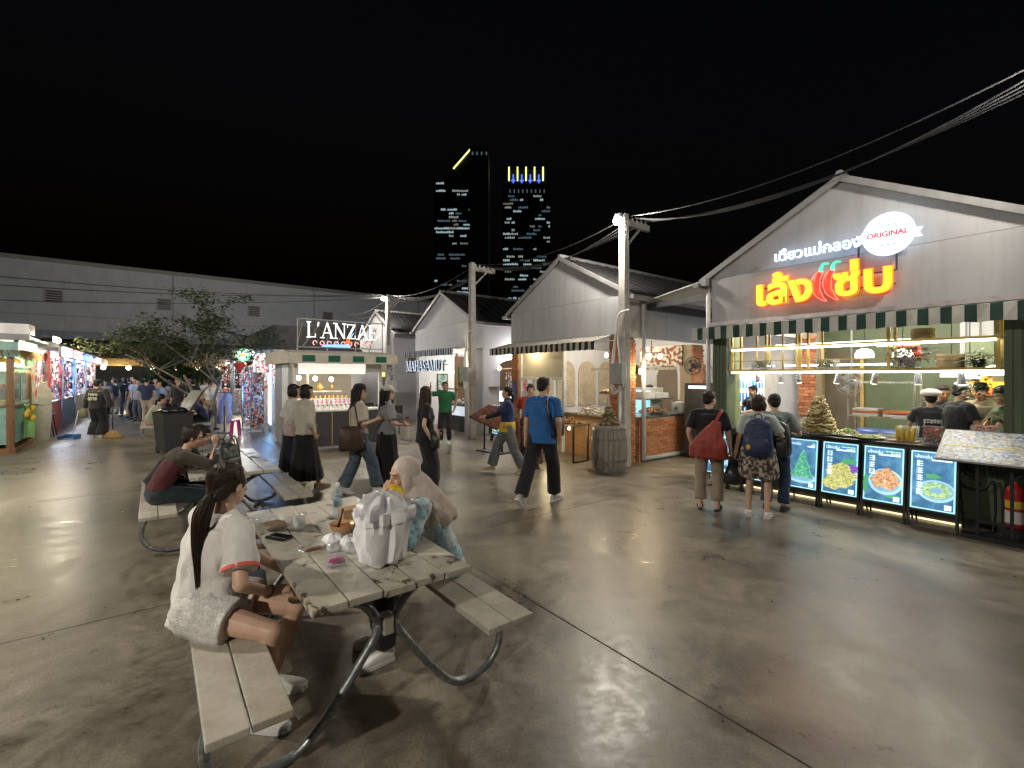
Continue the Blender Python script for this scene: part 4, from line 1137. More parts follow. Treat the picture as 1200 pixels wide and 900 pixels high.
# ======== shop 3: white seafood shop
s3 = thing("shop_house", "white gabled seafood shop with blue-striped awning and arched side opening", "building", on_row(10.63), RZ_FRONT)
gable_shop(s3, HW, 5.6, M_WHITE2)
part("corner_column", M_WHITE, s3, (1.46, HW, 0.0, 0.4, 0, 2.6)); part("corner_column", M_WHITE2, s3, (-HW, -1.62, 0.0, 0.3, 0, 2.6))
part("lit_panel", emit("lit column panel", (1.0, 0.9, 0.6), 0.4), s3, (1.60, HW - 0.06, -0.02, 0.0, 1.85, 2.5))
m = MB()   # arched side wall
P_ = [(0.4, 0), (0.62, 0)] + [(1.55 - 0.93 * math.cos(math.pi * j / 20), 1.35 + 0.93 * math.sin(math.pi * j / 20)) for j in range(21)] + [(2.48, 0), (4.6, 0), (4.6, 2.56), (0.4, 2.56)]
m.prism(P_, -HW, -HW + 0.14, M=Matrix.Rotation(R(90), 4, 'Z')); m.build("arch_wall", M_WHITE2, s3)
part("inner_wall", M_WHITE2, s3, (-HW + 0.14, HW - 0.14, 3.6, 3.7, 0, 3.1)); part("inner_wall", M_WHITE2, s3, (-HW, -HW + 0.14, 0.3, 5.6, 0, 2.54))
m = MB(); m.prism(arch_poly(-0.2, 0.5, 0, 2.0), 3.56, 3.6); m.build("arch_door", M_WOODZ, s3)
m = MB(); m.prism(arch_poly(0.8, 1.5, 0, 2.0), 3.56, 3.6); m.build("arch_door", M_WOODZ, s3)
part("back_panel", mat("dark wood panel", (0.10, 0.06, 0.035), 0.6), s3, (-1.55, -0.25, 3.5, 3.55, 0.0, 2.9), (0.52, 0.78, 3.5, 3.55, 0, 2.9)); part("wall_shelf", M_WOODZ, s3, (-1.5, 1.4, 2.2, 2.4, 2.0, 2.04)); part("framed_print", pattern_mat("framed print", [(0.35, 0.1, 0.12), (0.1, 0.12, 0.1), (0.5, 0.45, 0.4), (0.05, 0.05, 0.06)], 14), s3, (-1.1, -0.7, 3.44, 3.5, 1.2, 1.9)); part("framed_print", MATS["black metal"], s3, (0.52, 0.76, 3.52, 3.58, 1.2, 1.9))
part("counter", M_DARK, s3, (-0.4, 1.40, 0.25, 0.7, 0, 0.85)); part("counter_front", emit("lit counter front", (0.75, 0.85, 1.0), 0.25), s3, (-0.35, 1.36, 0.235, 0.25, 0.5, 0.8)); part("counter_top", M_STEEL, s3, (-0.45, 1.42, 0.2, 0.75, 0.85, 0.9))
part("screen", emit("white till screen", (0.95, 1, 0.95), 0.7), s3, (1.88, 1.92, 1.0, 1.5, 0.98, 1.3))
part("side_cabinet", M_WOODZ, s3, (1.62, 2.05, 0.75, 2.4, 0, 0.86))
part("ceiling_light", emit("white ceiling panel", (0.95, 0.97, 1.0), 2), s3, (-1.0, 1.0, 1.2, 1.8, 3.10, 3.14))
part("side_panel", MATS["dark wood panel"], s3, (-1.70, -1.66, 1.5, 2.6, 0.0, 2.5)); part("framed_print", MATS["black metal"], s3, (-1.70, -1.67, 0.75, 1.2, 1.2, 1.85)); part("picture", pattern_mat("sea print", [(0.12, 0.25, 0.22), (0.3, 0.42, 0.4), (0.06, 0.1, 0.12), (0.45, 0.45, 0.4)], 12), s3, (-1.67, -1.66, 0.79, 1.16, 1.25, 1.8)); part("wall_shelf", M_WOODZ, s3, (-1.70, -1.45, 2.7, 3.4, 1.3, 1.34))
for k in range(6):
    m = MB(); m.ell((-1.2 + 0.42 * k, 1.1 + 0.3 * (k % 3), 1.9 + 0.12 * (k % 2)), (0.06, 0.06, 0.07)); o = m.build("bulb", M_BULB, s3, True); m = MB(); m.cyl((-1.2 + 0.42 * k, 1.1 + 0.3 * (k % 3), 1.95), (-1.2 + 0.42 * k, 1.1 + 0.3 * (k % 3), 3.1), 0.006, n=5); m.build("pendant_cord", M_BLACK, s3)
part("hanging_plant", pattern_mat("trailing greenery", [(0.03, 0.07, 0.02), (0.05, 0.1, 0.03), (0.1, 0.07, 0.03)], 20), s3, (-1.64, -1.5, 1.6, 2.5, 1.5, 2.1))
part("wood_rail", M_WOODZ, s3, (-0.4, 1.45, 0.28, 0.34, 1.32, 1.36)); part("wood_post", M_WOODZ, s3, (0.45, 0.5, 0.28, 0.33, 0.9, 2.5))
lamp("stall_light", s3, (0.0, 1.7, 2.8), 30, (1.0, 0.95, 0.88), 0.3); m = MB(); m.ell((2.02, 1.55, 2.42), (0.06, 0.06, 0.07)); m.build("bulb", M_BULB, s3, True); part("wall_lantern", M_BLACK, s3, (HW, 2.02, 1.52, 1.58, 2.5, 2.54)); lamp("lantern_light", s3, (2.2, 1.55, 2.36), 22, (1.0, 0.95, 0.9), 0.08); lamp("stall_light", s3, (1.0, 1.6, 2.5), 16, (1.0, 0.95, 0.9), 0.1)  # added lantern with bulb and lamp, put in to brighten the arched side wall
lamp("stall_light", s3, (0.0, 0.3, 2.45), 8, (1.0, 0.95, 0.85), 0.1); lamp("column_light", s3, (1.9, -0.3, 2.2), 10, (1.0, 0.85, 0.5), 0.08)
A3 = awning(s3, -1.9, 1.62, 2.66, 0.5, 0.06, 0.2, mat("white canvas", (0.55, 0.56, 0.6), 0.85), mat("navy canvas", (0.03, 0.06, 0.16), 0.85), 0.075)

# ======== shops 4 and 5, farther along the row
s4 = thing("shop_house", "white gabled shop with weathered wood shutters behind the perfume kiosk", "building", on_row(16.3), RZ_FRONT)
gable_shop(s4, HW, 5.6, M_WHITE2); part("front_wall", M_WHITE2, s4, (-HW, 0.55, 0.0, 0.14, 0, 2.6), (1.6, HW, 0.0, 0.14, 0, 2.6)); part("side_wall", M_WHITE2, s4, (HW - 0.14, HW, 0.14, 5.6, 0, 2.54)); part("inner_wall", mat("warm interior", (0.35, 0.26, 0.16), 0.8), s4, (-1.7, 1.7, 2.6, 2.7, 0, 3.0))
for x in (0.62, 0.95, 1.28):
    sh_ = part("shutter", M_WOODZ, s4, (x, x + 0.30, -0.03, 0.03, 1.95, 2.55))
    part("door", mat("brown door", (0.1, 0.08, 0.06)), s4, (x, x + 0.30, 0.03, 0.08, 0.1, 1.7))
for k in range(3): part("shutter", M_WOODZ, s4, (HW, HW + 0.03, 0.6 + 0.8 * k, 1.1 + 0.8 * k, 1.9, 2.5)); 
part("lit_sign", emit("yellow green sign", (0.9, 0.9, 0.2), 0.5), s4, (0.9, 1.3, -0.1, -0.05, 1.74, 1.9))
lamp("stall_light", s4, (0.6, 1.2, 2.4), 30, (1, 0.85, 0.62), 0.2)
s5 = thing("shop_house", "small far white gable showing beside the perfume kiosk's lamp", "building", on_row(27.5), RZ_FRONT)
gable_shop(s5, HW, 5.0, M_WHITE2); part("front_wall", M_WHITE2, s5, (-HW, HW, 0.0, 0.14, 0, 2.6)); part("door", M_WOODZ, s5, (-0.5, 0.5, -0.03, 0.0, 0, 2.1)); part("side_wall", M_WHITE2, s5, (HW - 0.14, HW, 0.14, 5.0, 0, 2.54))

# sign over shop 3
ms = thing("hanging_sign", "white lit serif letters hung under the blue-striped awning", "sign", on_row(10.63), RZ_FRONT)
# ---------------------------------------------------------------- serif lettering cut from strokes
SERIF = {  # strokes (x0, z0, x1, z1, half width) and the x of each serif foot (x, z)
 'L': (0.66, [(0.16, 0, 0.16, 1, .085), (0.16, .03, 0.62, .03, .035), (0.60, 0.0, 0.60, .26, .035)], [(.16, 0), (.16, 1)]),
 'A': (0.90, [(0.12, 0, 0.44, 1, .035), (0.44, 1, 0.78, 0, .085), (0.24, .33, 0.64, .33, .035)], [(.12, 0), (.78, 0)]),
 'N': (0.90, [(0.14, 0, 0.14, 1, .04), (0.14, 1, 0.76, 0, .09), (0.76, 0, 0.76, 1, .04)], [(.14, 0), (.11, 1), (.76, 1)]),
 'Z': (0.74, [(0.08, .03, 0.66, .03, .035), (0.08, .97, 0.66, .97, .035), (0.62, .97, 0.12, .03, .09), (0.65, .03, 0.65, .25, .03), (0.09, .97, 0.09, .75, .03)], []),
 'E': (0.72, [(0.16, 0, 0.16, 1, .085), (0.16, .03, 0.62, .03, .035), (0.16, .5, 0.5, .5, .035), (0.16, .97, 0.6, .97, .035), (0.61, .03, 0.61, .26, .03), (0.59, .97, 0.59, .74, .03), (0.5, .38, 0.5, .62, .025)], [(.16, 0), (.16, 1)]),
 'M': (1.10, [(0.14, 0, 0.16, 1, .035), (0.17, 1, 0.54, 0, .08), (0.54, 0, 0.90, 1, .035), (0.92, 1, 0.94, 0, .085)], [(.14, 0), (.12, 1), (.94, 0), (.96, 1)]),
 'H': (0.92, [(0.16, 0, 0.16, 1, .085), (0.76, 0, 0.76, 1, .085), (0.16, .5, 0.76, .5, .035)], [(.16, 0), (.16, 1), (.76, 0), (.76, 1)]),
 'S': (0.68, [(0.56, .80, 0.46, .95, .04), (0.46, .95, 0.26, .97, .045), (0.26, .97, 0.12, .82, .06), (0.12, .82, 0.16, .64, .075), (0.16, .64, 0.48, .42, .085), (0.48, .42, 0.56, .24, .075), (0.56, .24, 0.44, .05, .06), (0.44, .05, 0.22, .03, .045), (0.22, .03, 0.09, .2, .04), (0.58, .98, 0.58, .74, .02), (0.08, 0.02, 0.08, .26, .02)], []),
 'U': (0.90, [(0.16, 1, 0.16, .28, .085), (0.16, .28, 0.26, .08, .07), (0.26, .08, 0.46, .02, .05), (0.46, .02, 0.66, .1, .045), (0.66, .1, 0.74, .3, .04), (0.74, .3, 0.74, 1, .04)], [(.16, 1), (.74, 1)]),
 'T': (0.80, [(0.40, 0, 0.40, 1, .085), (0.06, .97, 0.74, .97, .035), (0.07, .97, 0.05, .74, .03), (0.73, .97, 0.75, .74, .03)], [(.40, 0)]),
 "'": (0.30, [(0.16, 1.02, 0.12, .74, .06)], [])}
M_LSIDE = mat("navy letter side", (0.02, 0.035, 0.10), 0.5)
def serif_word(word, h, sx, mat_, parent, x, y, z, depth=0.04):
    """each letter a child of its sign"""
    tot = sum(SERIF[c][0] for c in word) * h * sx
    cx = x - tot / 2
    for c in word:
        w, st, sf = SERIF[c]; m = MB(); k = 0
        for (a, b, c2, d, hw) in st:
            p = Vector((a * sx * h, b * h)); q = Vector((c2 * sx * h, d * h)); dr = q - p
            if dr.length == 0: continue
            n = Vector((-dr.y, dr.x)).normalized() * hw * h * 0.72; n.x *= (sx + 1) / 2; k += 1
            e = 0.0006 * k
            m.prism([(cx + (p - n).x, z + (p - n).y), (cx + (q - n).x, z + (q - n).y), (cx + (q + n).x, z + (q + n).y), (cx + (p + n).x, z + (p + n).y)], y - depth - e, y)
        for (a, b) in sf:
            k += 1; zz = z + b * h; e = 0.0006 * k
            m.bx(cx + (a * sx - 0.155 * sx) * h, cx + (a * sx + 0.155 * sx) * h, y - depth - e, y, zz - 0.03 * h, zz + 0.03 * h)
        for i, f in enumerate(m.f):          # only the front of a channel letter glows
            if any(abs(m.v[j][1] - y) < 1e-6 for j in f): m.m[i] = 1
        m.build("letter", [mat_, M_LSIDE], parent)
        cx += w * h * sx * 1.0
serif_word("MAHASAMUT", 0.33, 0.98, emit("white sign letter", (0.72, 0.87, 1.0), 0.45), ms, -0.1, -0.50, 1.93, 0.07)
m = MB()
for x in (-1.3, -0.1, 1.1): m.cyl((x, -0.515, 2.26), (x, -0.46, 2.60), 0.006, n=6)
m.bx(-1.55, 1.35, -0.495, -0.485, 2.09, 2.12); m.build("hanger", M_GREY, ms)

# ---------------------------------------------------------------- perfume kiosk in front of shop 4
kx = thing("market_kiosk", "grey perfume kiosk with green-and-cream awning and lit serif sign", "kiosk", (-4.25, 11.6, 0), RZ_SIDE)   # local x along its front, origin at front centre
KW = 1.05; KD = 2.2
M_KG = mat("kiosk grey panel", (0.24, 0.24, 0.25), 0.5)
part("counter", M_DARK, kx, (-KW, KW, 0, 0.45, 0.08, 0.90)); part("plinth", M_KG, kx, (-KW + 0.03, KW - 0.03, 0.04, KD, 0, 0.08))
part("counter_top", M_PLWHITE, kx, (-KW - 0.02, KW + 0.02, -0.03, 0.5, 0.90, 0.94))
for x in (-0.62, -0.2, 0.22, 0.64): part("brass_trim", M_GOLD, kx, (x, x + 0.02, -0.012, 0.0, 0.08, 0.9))
for x, y in ((-KW, 0.0), (KW - 0.06, 0.0), (-KW, KD - 0.06), (KW - 0.06, KD - 0.06)): part("post", M_PLWHITE, kx, (x, x + 0.06, y, y + 0.06, 0.94 if y == 0 else 0, 2.12))
part("side_wall", M_KG, kx, (-KW, -KW + 0.05, 0.5, KD, 0.08, 2.1)); part("back_wall", mat("kiosk inner wall", (0.40, 0.37, 0.32), 0.6), kx, (-KW + 0.05, KW, KD - 0.05, KD, 0.08, 2.1))
part("side_panel", M_PLWHITE, kx, (-KW - 0.012, -KW, 0.62, 1.3, 0.95, 2.05)); part("side_panel", M_KG, kx, (-KW - 0.012, -KW, 1.34, KD - 0.1, 0.2, 2.05))
part("roof", M_GREY, kx, (-KW - 0.15, KW + 0.15, -0.25, KD + 0.1, 2.30, 2.36)); part("ceiling", M_PLWHITE, kx, (-KW, KW, 0, KD, 2.1, 2.14))
part("light_box", emit("kiosk header", (1.0, 0.95, 0.84), 0.35), kx, (-KW + 0.1, 0.62, -0.03, 0.04, 1.82, 2.09))
part("header", M_PLWHITE, kx, (0.64, KW, -0.02, 0.04, 1.86, 2.09))
for x, z in ((-0.75, 1.72), (-0.35, 1.70), (0.05, 1.68)):
    m = MB(); m.cyl((x, 0.9, z + 0.05), (x, 0.9, 2.1), 0.006, n=6); m.build("pendant_cord", M_BLACK, kx)
    m = MB(); m.ell((x, 0.9, z), (0.055, 0.055, 0.06)); m.build("bulb", M_BULB, kx, True)
part("shelf", M_PLWHITE, kx, (-0.75, 0.45, 1.3, 1.55, 1.34, 1.37)); part("step_display", M_PLWHITE, kx, (-0.95, 0.5, 0.5, 0.75, 0.94, 1.06)); part("step_display", M_PLWHITE, kx, (-0.9, 0.5, 0.75, 1.0, 0.94, 1.18))
lamp("kiosk_light", kx, (-0.1, 0.6, 1.98), 14, (1, 0.92, 0.76), 0.15)
M_CR = mat("cream kiosk canvas", (0.48, 0.45, 0.39), 0.85); M_GN = mat("green kiosk canvas", (0.01, 0.10, 0.06), 0.85)
m = MB(); n = 9; x0, x1 = -1.28, 1.28; dx = (x1 - x0) / n
for i in range(n):
    a = x0 + i * dx; b = a + dx; mi = i % 2
    m.add([(a, 0.0, 2.38), (b, 0.0, 2.38), (b, -0.5, 2.30), (a, -0.5, 2.30), (a, 0, 2.372), (b, 0, 2.372), (b, -0.5, 2.292), (a, -0.5, 2.292)], [(0, 1, 2, 3), (7, 6, 5, 4)], 0)
    if mi: m.bx(a + 0.01, b - 0.01, -0.508, -0.50, 2.10, 2.245, 1); m.bx(a, b, -0.5, -0.494, 2.06, 2.3, 0)
    else: m.bx(a, b, -0.506, -0.498, 2.055, 2.3, 0)
aw = m.build("awning", [M_CR, M_GN], kx)
m = MB(); m.prism([(-0.5, 2.29), (0.0, 2.37), (KD, 2.37), (KD, 2.06), (-0.5, 2.06)], -1.29, -1.282, M=Matrix.Rotation(R(90), 4, 'Z') @ Matrix.Scale(-1, 4, (0, 1, 0)) if False else Matrix(((0, 1, 0, 0), (1, 0, 0, 0), (0, 0, 1, 0), (0, 0, 0, 1)))); m.build("awning_side", M_CR, aw)
ks = thing("roof_sign", "lit serif sign in an open steel frame on the kiosk roof", "sign", (-4.25, 11.6, 0), RZ_SIDE)
m = MB()
for x in (-1.0, -0.33, 0.35, 1.05): m.bx(x - 0.012, x + 0.012, -0.10, -0.075, 2.36, 3.12)
for z in (2.44, 3.10): m.bx(-1.0, 1.05, -0.10, -0.075, z, z + 0.025)
for x in (-0.9, -0.2, 0.5): m.tube([(x, -0.1, 2.45), (x + 0.35, -0.1, 2.95)], 0.012, 6)
m.tube([(-0.9, 0.5, 2.37), (-0.9, -0.08, 3.0)], 0.012, 6); m.tube([(0.9, 0.5, 2.37), (0.9, -0.08, 3.0)], 0.012, 6)
m.build("frame", M_GREY, ks)
serif_word("L'ANZAE", 0.36, 0.93, emit("white roof letter", (1.0, 0.99, 0.95), 0.6), ks, 0.03, -0.13, 2.68)
for k in range(9):      # row of small round pink letters below the name
    x = -0.62 + 0.165 * k; m = MB(); m.tube([(x + 0.045 * math.cos(q), -0.115, 2.555 + 0.05 * math.sin(q)) for q in [2 * math.pi * j / 14 for j in range(15 if k % 2 else 11)]], 0.011, 6); m.build("small_letter", emit("small pink letter", (1.0, 0.5, 0.5), 0.4), ks)
m = MB()
for a in range(6):
    an = a * math.pi / 3; m.prism([(0.14 + 0.02 * math.cos(an + 1.2), 2.60 + 0.02 * math.sin(an + 1.2)), (0.14 + 0.13 * math.cos(an), 2.60 + 0.13 * math.sin(an)), (0.14 + 0.02 * math.cos(an - 1.2), 2.60 + 0.02 * math.sin(an - 1.2))], -0.19 - 0.001 * a, -0.17)
m.build("flower", emit("orange flower", (1.0, 0.15, 0.03), 0.6), ks)
m = MB(); m.prism([(0.16, 2.72), (0.28, 2.84), (0.22, 2.7)], -0.195, -0.175); m.prism([(-0.5, 2.46), (0.2, 2.46), (0.15, 2.54), (-0.4, 2.52)], -0.20, -0.18); m.build("petal", emit("blue petal", (0.25, 0.5, 1.0), 0.5), ks)
cols = [((0.8, 0.78, 0.75), "clear"), ((0.75, 0.18, 0.32), "pink"), ((0.75, 0.42, 0.12), "amber"), ((0.35, 0.18, 0.42), "violet")]
meB = []
for c, nm in cols:
    b = MB(); b.lathe([(0.024, 0), (0.026, 0.01), (0.026, 0.06), (0.012, 0.075), (0.012, 0.085)], n=10)
    b.lathe([(0.015, 0.086), (0.015, 0.112), (0.002, 0.112)], n=8, mi=1)
    meB.append(b.mesh("perfume_bottle", [mat(nm + " glass bottle", c, 0.12, var=0.1), mat("bottle cap", (0.06, 0.05, 0.05), 0.3)], 40))
lab = {"clear": "small clear perfume bottle on the kiosk counter's front row", "pink": "small pink perfume bottle on the kiosk's stepped display", "amber": "small amber perfume bottle on the kiosk's top display step", "violet": "small violet perfume bottle among the pink ones in the kiosk"}
for row, (y, z, seq) in enumerate(((0.12, 0.94, [0]), (0.28, 0.94, [0]), (0.6, 1.06, [1, 1, 3]), (0.86, 1.18, [2]))):
    for i in range(15 if row < 2 else 13):
        k = seq[i % len(seq)]
        T = Matrix.Translation(kx.location) @ Matrix.Rotation(RZ_SIDE, 4, 'Z') @ Vector((-0.92 + 0.11 * i + 0.03 * (row % 2), y, z))
        o = link_mesh("perfume_bottle", meB[k], None, T, random.random()); tagp(o, lab[cols[k][1]], "bottle", "perfume bottles on the kiosk")
for i, (x, r, h) in enumerate(((-0.55, 0.07, 0.16), (-0.1, 0.10, 0.2), (0.22, 0.05, 0.22))):
    T = Matrix.Translation(kx.location) @ Matrix.Rotation(RZ_SIDE, 4, 'Z') @ Vector((x, 1.4, 1.37))
    b = MB(); b.lathe([(r * 0.6, 0), (r, h * 0.3), (r, h * 0.6), (r * 0.3, h * 0.8), (r * 0.3, h)], n=14); o = b.build("glass_jar", mat("amber glass jar", (0.5, 0.28, 0.09), 0.15), None, True, loc=T)
    tagp(o, ("squat", "round", "slim tall")[i] + " amber glass jar on the kiosk's back shelf", "jar")
b = MB(); b.bx(-0.11, 0.11, -0.06, 0.06, 0, 0.28); b.bx(-0.13, 0.13, -0.075, -0.06, -0.01, 0.29)
eb = b.build("electric_box", M_GREY, None, loc=(-3.12, 12.05, 1.35), rz=RZ_SIDE); tagp(eb, "grey electric box on a post beside the perfume kiosk", "electric box")
b = MB(); b.bx(-0.04, 0.04, 0.06, 0.14, -1.35, 1.2); b.tube([(0.08, 0.02, 0.28), (0.1, 0.0, 0.42), (0.02, 0.0, 0.5), (-0.02, 0.08, 0.5)], 0.018, 6); b.build("post", M_GREY, eb)

# ---------------------------------------------------------------- accessory shop on the aisle corner
ac = thing("accessory_shop", "bright accessory stall with blue neon edge and crowded display racks", "stall", (-7.75, 15.0, 0), RZ_SIDE)  # x along its camera-side end, y down the aisle
part("end_wall", M_KG, ac, (0.9, 2.6, 0.3, 0.36, 0, 2.5)); part("back_wall", M_PLWHITE, ac, (2.4, 2.5, 0.3, 9.0, 0, 2.6)); part("inner_end", M_PLWHITE, ac, (0.1, 2.5, 2.9, 3.0, 0, 2.6))
part("roof", M_DARK, ac, (-0.9, 3.0, 0.0, 9.0, 2.62, 2.7)); part("ridge", M_BLACK, ac, (0.2, 3.0, 0.4, 8.6, 2.7, 3.45))
for x, y in ((0.0, 0.05), (0.0, 3.0), (0.0, 6.0), (0.0, 8.9)): part("post", mat("blue-white post", (0.45, 0.5, 0.6), 0.5), ac, (x, x + 0.09, y, y + 0.09, 0, 2.62))
part("neon_tube", emit("blue neon tube", (0.25, 0.65, 1.0), 3.5), ac, (-0.02, 0.0, 0.07, 0.10, 0.25, 1.85)); part("neon_tube", MATS["blue neon tube"], ac, (0.02, 0.05, 0.02, 0.045, 0.2, 2.5))
for k in range(3): part("ceiling_tube", M_LED, ac, (0.6, 2.2, 0.8 + 2.4 * k, 0.86 + 2.4 * k, 2.5, 2.54))
lamp("stall_light", ac, (0.9, 1.2, 2.4), 40, (0.85, 0.92, 1.0), 0.2); lamp("stall_light", ac, (-0.3, 2.4, 2.45), 30, (0.95, 0.95, 1.0), 0.15); lamp("stall_light", ac, (0.3, 6.0, 2.4), 60, (0.9, 0.95, 1.0), 0.2); lamp("neon_glow", ac, (-0.25, -0.1, 1.2), 16, (0.12, 0.35, 1.0), 0.3)
GOODS = [(0.75, 0.72, 0.70), (0.6, 0.08, 0.06), (0.08, 0.08, 0.1), (0.7, 0.4, 0.45), (0.25, 0.28, 0.5), (0.72, 0.6, 0.4), (0.35, 0.1, 0.12), (0.55, 0.55, 0.6)]
GM = [mat("goods %d" % i, c, 0.45) for i, c in enumerate(GOODS)]
def rack(label, loc, w, h, d, seed, warm=False, base=True, cnt=260, z0=0.15):
    """a tall display stand crowded with small hanging goods"""
    t = thing("display_rack", label, "display rack", loc, RZ_SIDE + 0.2)
    m = MB()
    for x in (-w / 2, w / 2): m.bx(x - 0.015, x + 0.015, -0.015, 0.015, 0, h)
    for k in range(7): m.bx(-w / 2, w / 2, -0.01, 0.01, z0 + (h - z0) * k / 6, z0 + (h - z0) * k / 6 + 0.015)
    if base: m.bx(-w / 2, w / 2, -d / 2, d / 2, 0, 0.03)
    m.build("frame", M_STEEL, t)
    r = random.Random(seed); m = MB()
    for i in range(cnt):
        x = r.uniform(-w / 2, w / 2); z = r.uniform(z0, h); y = r.uniform(-d / 2, d / 2)
        s = r.uniform(0.02, 0.055); m.box((x, y, z), (s * r.uniform(0.7, 2), s * 0.6, s * r.uniform(0.8, 2.2)), r.choice(range(8) if not warm else (1, 5, 5, 3, 0, 1)), r.uniform(-0.6, 0.6))
    tagp(m.build("hanging_goods", GM, t), kind="stuff")
    return t
rack("tall rack of pale trinkets beside the accessory stall's post", (-8.6, 15.5, 0), 0.55, 1.75, 0.35, 1)
rack("rack of dark sunglasses and red trinkets next to the blue neon", (-7.9, 14.55, 0), 0.35, 1.85, 0.3, 2)
rack("black wire rack of small goods against the kiosk-side wall", (-7.0, 14.9, 0), 0.6, 1.6, 0.3, 3)
rack("hanging board of red and orange trinkets high under the stall roof", (-8.75, 16.8, 0), 0.8, 2.45, 0.3, 4, True, z0=1.2)
rack("rack of blue and white goods inside the accessory stall", (-7.3, 16.4, 0), 0.9, 2.1, 0.4, 5, cnt=320)
rack("farther rack of mixed goods along the aisle", (-10.2, 18.8, 0), 1.0, 2.1, 0.4, 6, cnt=320)
rack("last rack of bright goods deep down the aisle", (-12.0, 21.6, 0), 1.4, 2.2, 0.4, 8, cnt=320)
t = thing("hanging_trousers", "pale lilac trousers hanging on a stand in front of the racks", "trousers", (-8.95, 14.6, 0), RZ_SIDE)
m = MB(); m.lathe([(0.22, 0), (0.22, 0.02), (0.02, 0.03), (0.015, 1.25)], n=14); m.tube([(-0.2, 0, 1.25), (0.2, 0, 1.25)], 0.012, 6); m.build("stand", M_BLACK, t, 40)
m = MB(); loft(m, [((0, 0, 1.22), 0.19, 0.05), ((0, 0, 1.05), 0.21, 0.07), ((0, 0, 0.95), 0.2, 0.07)], Vector((1, 0, 0)), Vector((0, 1, 0)))
for k in (-1, 1): m.tube([(k * 0.09, 0, 1.05), (k * 0.11, 0, 0.7), (k * 0.14, 0, 0.3)], [0.10, 0.085, 0.08], 12)
co, fs = remesh(m, 0.02, 2); co = wrinkle(co, fs, 0.01, 2); mesh_from("trousers", [(co, fs)], [cloth("lilac print", (0.42, 0.42, 0.62))], t)
t = thing("plastic_stool", "magenta plastic stool on the floor by the blue neon", "stool", (-8.25, 14.0, 0), 0.3)
m = MB(); m.lathe([(0.13, 0.42), (0.13, 0.45), (0.002, 0.45)], n=16); m.build("seat", emit("magenta plastic", (0.6, 0.04, 0.45), 0.0, (0.6, 0.04, 0.42)), t)
for k in range(4):
    a = math.pi / 4 + k * math.pi / 2; m = MB(); m.tube([(0.11 * math.cos(a), 0.11 * math.sin(a), 0.42), (0.16 * math.cos(a), 0.16 * math.sin(a), 0.0)], [0.03, 0.022], 6); m.build("leg", MATS["magenta plastic"], t)
t = thing("round_sign", "glowing green round sign with a yellow emblem above the accessory racks", "sign", (-8.35, 14.6, 2.42), RZ_SIDE - 0.5)
m = MB(); m.lathe([(0.19, -0.03), (0.19, 0.03), (0.002, 0.03)], n=28, M=bc); m.build("disc", emit("green sign rim", (0.12, 0.85, 0.35), 0.8), t)
m = MB(); m.lathe([(0.15, 0.032), (0.15, 0.04), (0.002, 0.04)], n=28, M=bc); m.build("face", emit("white sign face", (0.9, 1.0, 0.95), 0.8), t)
m = MB(); m.ell((0, -0.045, 0), (0.08, 0.006, 0.05)); m.build("emblem", emit("yellow emblem", (1.0, 0.8, 0.1), 0.6), t)
m = MB(); m.bx(-0.015, 0.015, 0, 0.03, 0.18, 0.5); m.bx(-0.015, 0.6, 0, 0.03, 0.30, 0.33); m.build("bracket", M_DARK, t)
t = thing("red_banner", "red heart-shaped banner hanging in the accessory stall", "banner", (-9.4, 16.2, 2.05), RZ_SIDE)
m = MB(); m.prism([(-0.2, 0.1), (-0.1, 0.22), (0.0, 0.15), (0.1, 0.22), (0.2, 0.1), (0.0, -0.2)], -0.015, 0.015); m.build("cloth", M_RED, t); m = MB(); m.cyl((0, 0, 0.15), (0, 0, 0.6), 0.006, n=5); m.build("string", M_BLACK, t)
t = thing("canvas_awning", "small blue-white striped awning on the perfume kiosk's rear side", "awning", (-5.9, 13.0, 0), RZ_SIDE - R(90))
awning(t, -0.8, 0.8, 2.2, 0.4, 0.06, 0.12, mat("white canvas", (0.55, 0.56, 0.6)), mat("slate canvas", (0.06, 0.09, 0.12)), 0.1)
part("post", M_GREY, t, (-0.8, -0.74, 0.0, 0.06, 0, 2.2), (0.74, 0.8, 0.0, 0.06, 0, 2.2))

# ---------------------------------------------------------------- left row: teal snack stall and its neighbours
M_TEAL = mat("teal painted wood", (0.22, 0.40, 0.36), 0.55, 0, 0.18, 6, 0.15, 40)
M_BROWN = wood_mat("varnished post", (0.12, 0.055, 0.02), (0.30, 0.15, 0.055), 0.4, 2)
ts = thing("snack_stall", "teal wooden snack stall with glass cases, straw fringe and hanging lamps", "stall", (-11.45, 10.75, 0), RZ_SIDE)   # corner nearest the aisle; x<0 away from aisle
TW, TD = 2.6, 2.0
part("base", M_BROWN, ts, (-TW, 0.06, -0.06, TD, 0, 0.12))
part("lower_panel", M_TEAL, ts, (-TW + 0.1, -0.06, 0.0, 0.05, 0.2, 1.05)); part("lower_panel", M_TEAL, ts, (-0.05, 0.0, 0.1, TD - 0.1, 0.2, 1.05)); part("back_panel", M_TEAL, ts, (-TW, -0.06, TD - 0.06, TD, 0.12, 2.4)); part("far_panel", M_TEAL, ts, (-TW, -TW + 0.05, 0, TD, 0.12, 2.4))
part("counter_top", M_BROWN, ts, (-TW, 0.03, -0.03, TD, 1.05, 1.10))
for x, y in ((-0.09, -0.03), (-0.09, TD - 0.09), (-1.3, -0.03), (-TW, -0.03)):
    part("post", M_BROWN, ts, (x, x + 0.12, y, y + 0.12, 0.12, 2.45))
for z in (1.45, 1.85): part("shelf", M_BROWN, ts, (-TW + 0.05, -0.1, 0.2, 0.8, z, z + 0.03)); part("shelf", M_TEAL, ts, (-0.7, -0.08, 0.2, TD - 0.1, z, z + 0.025))
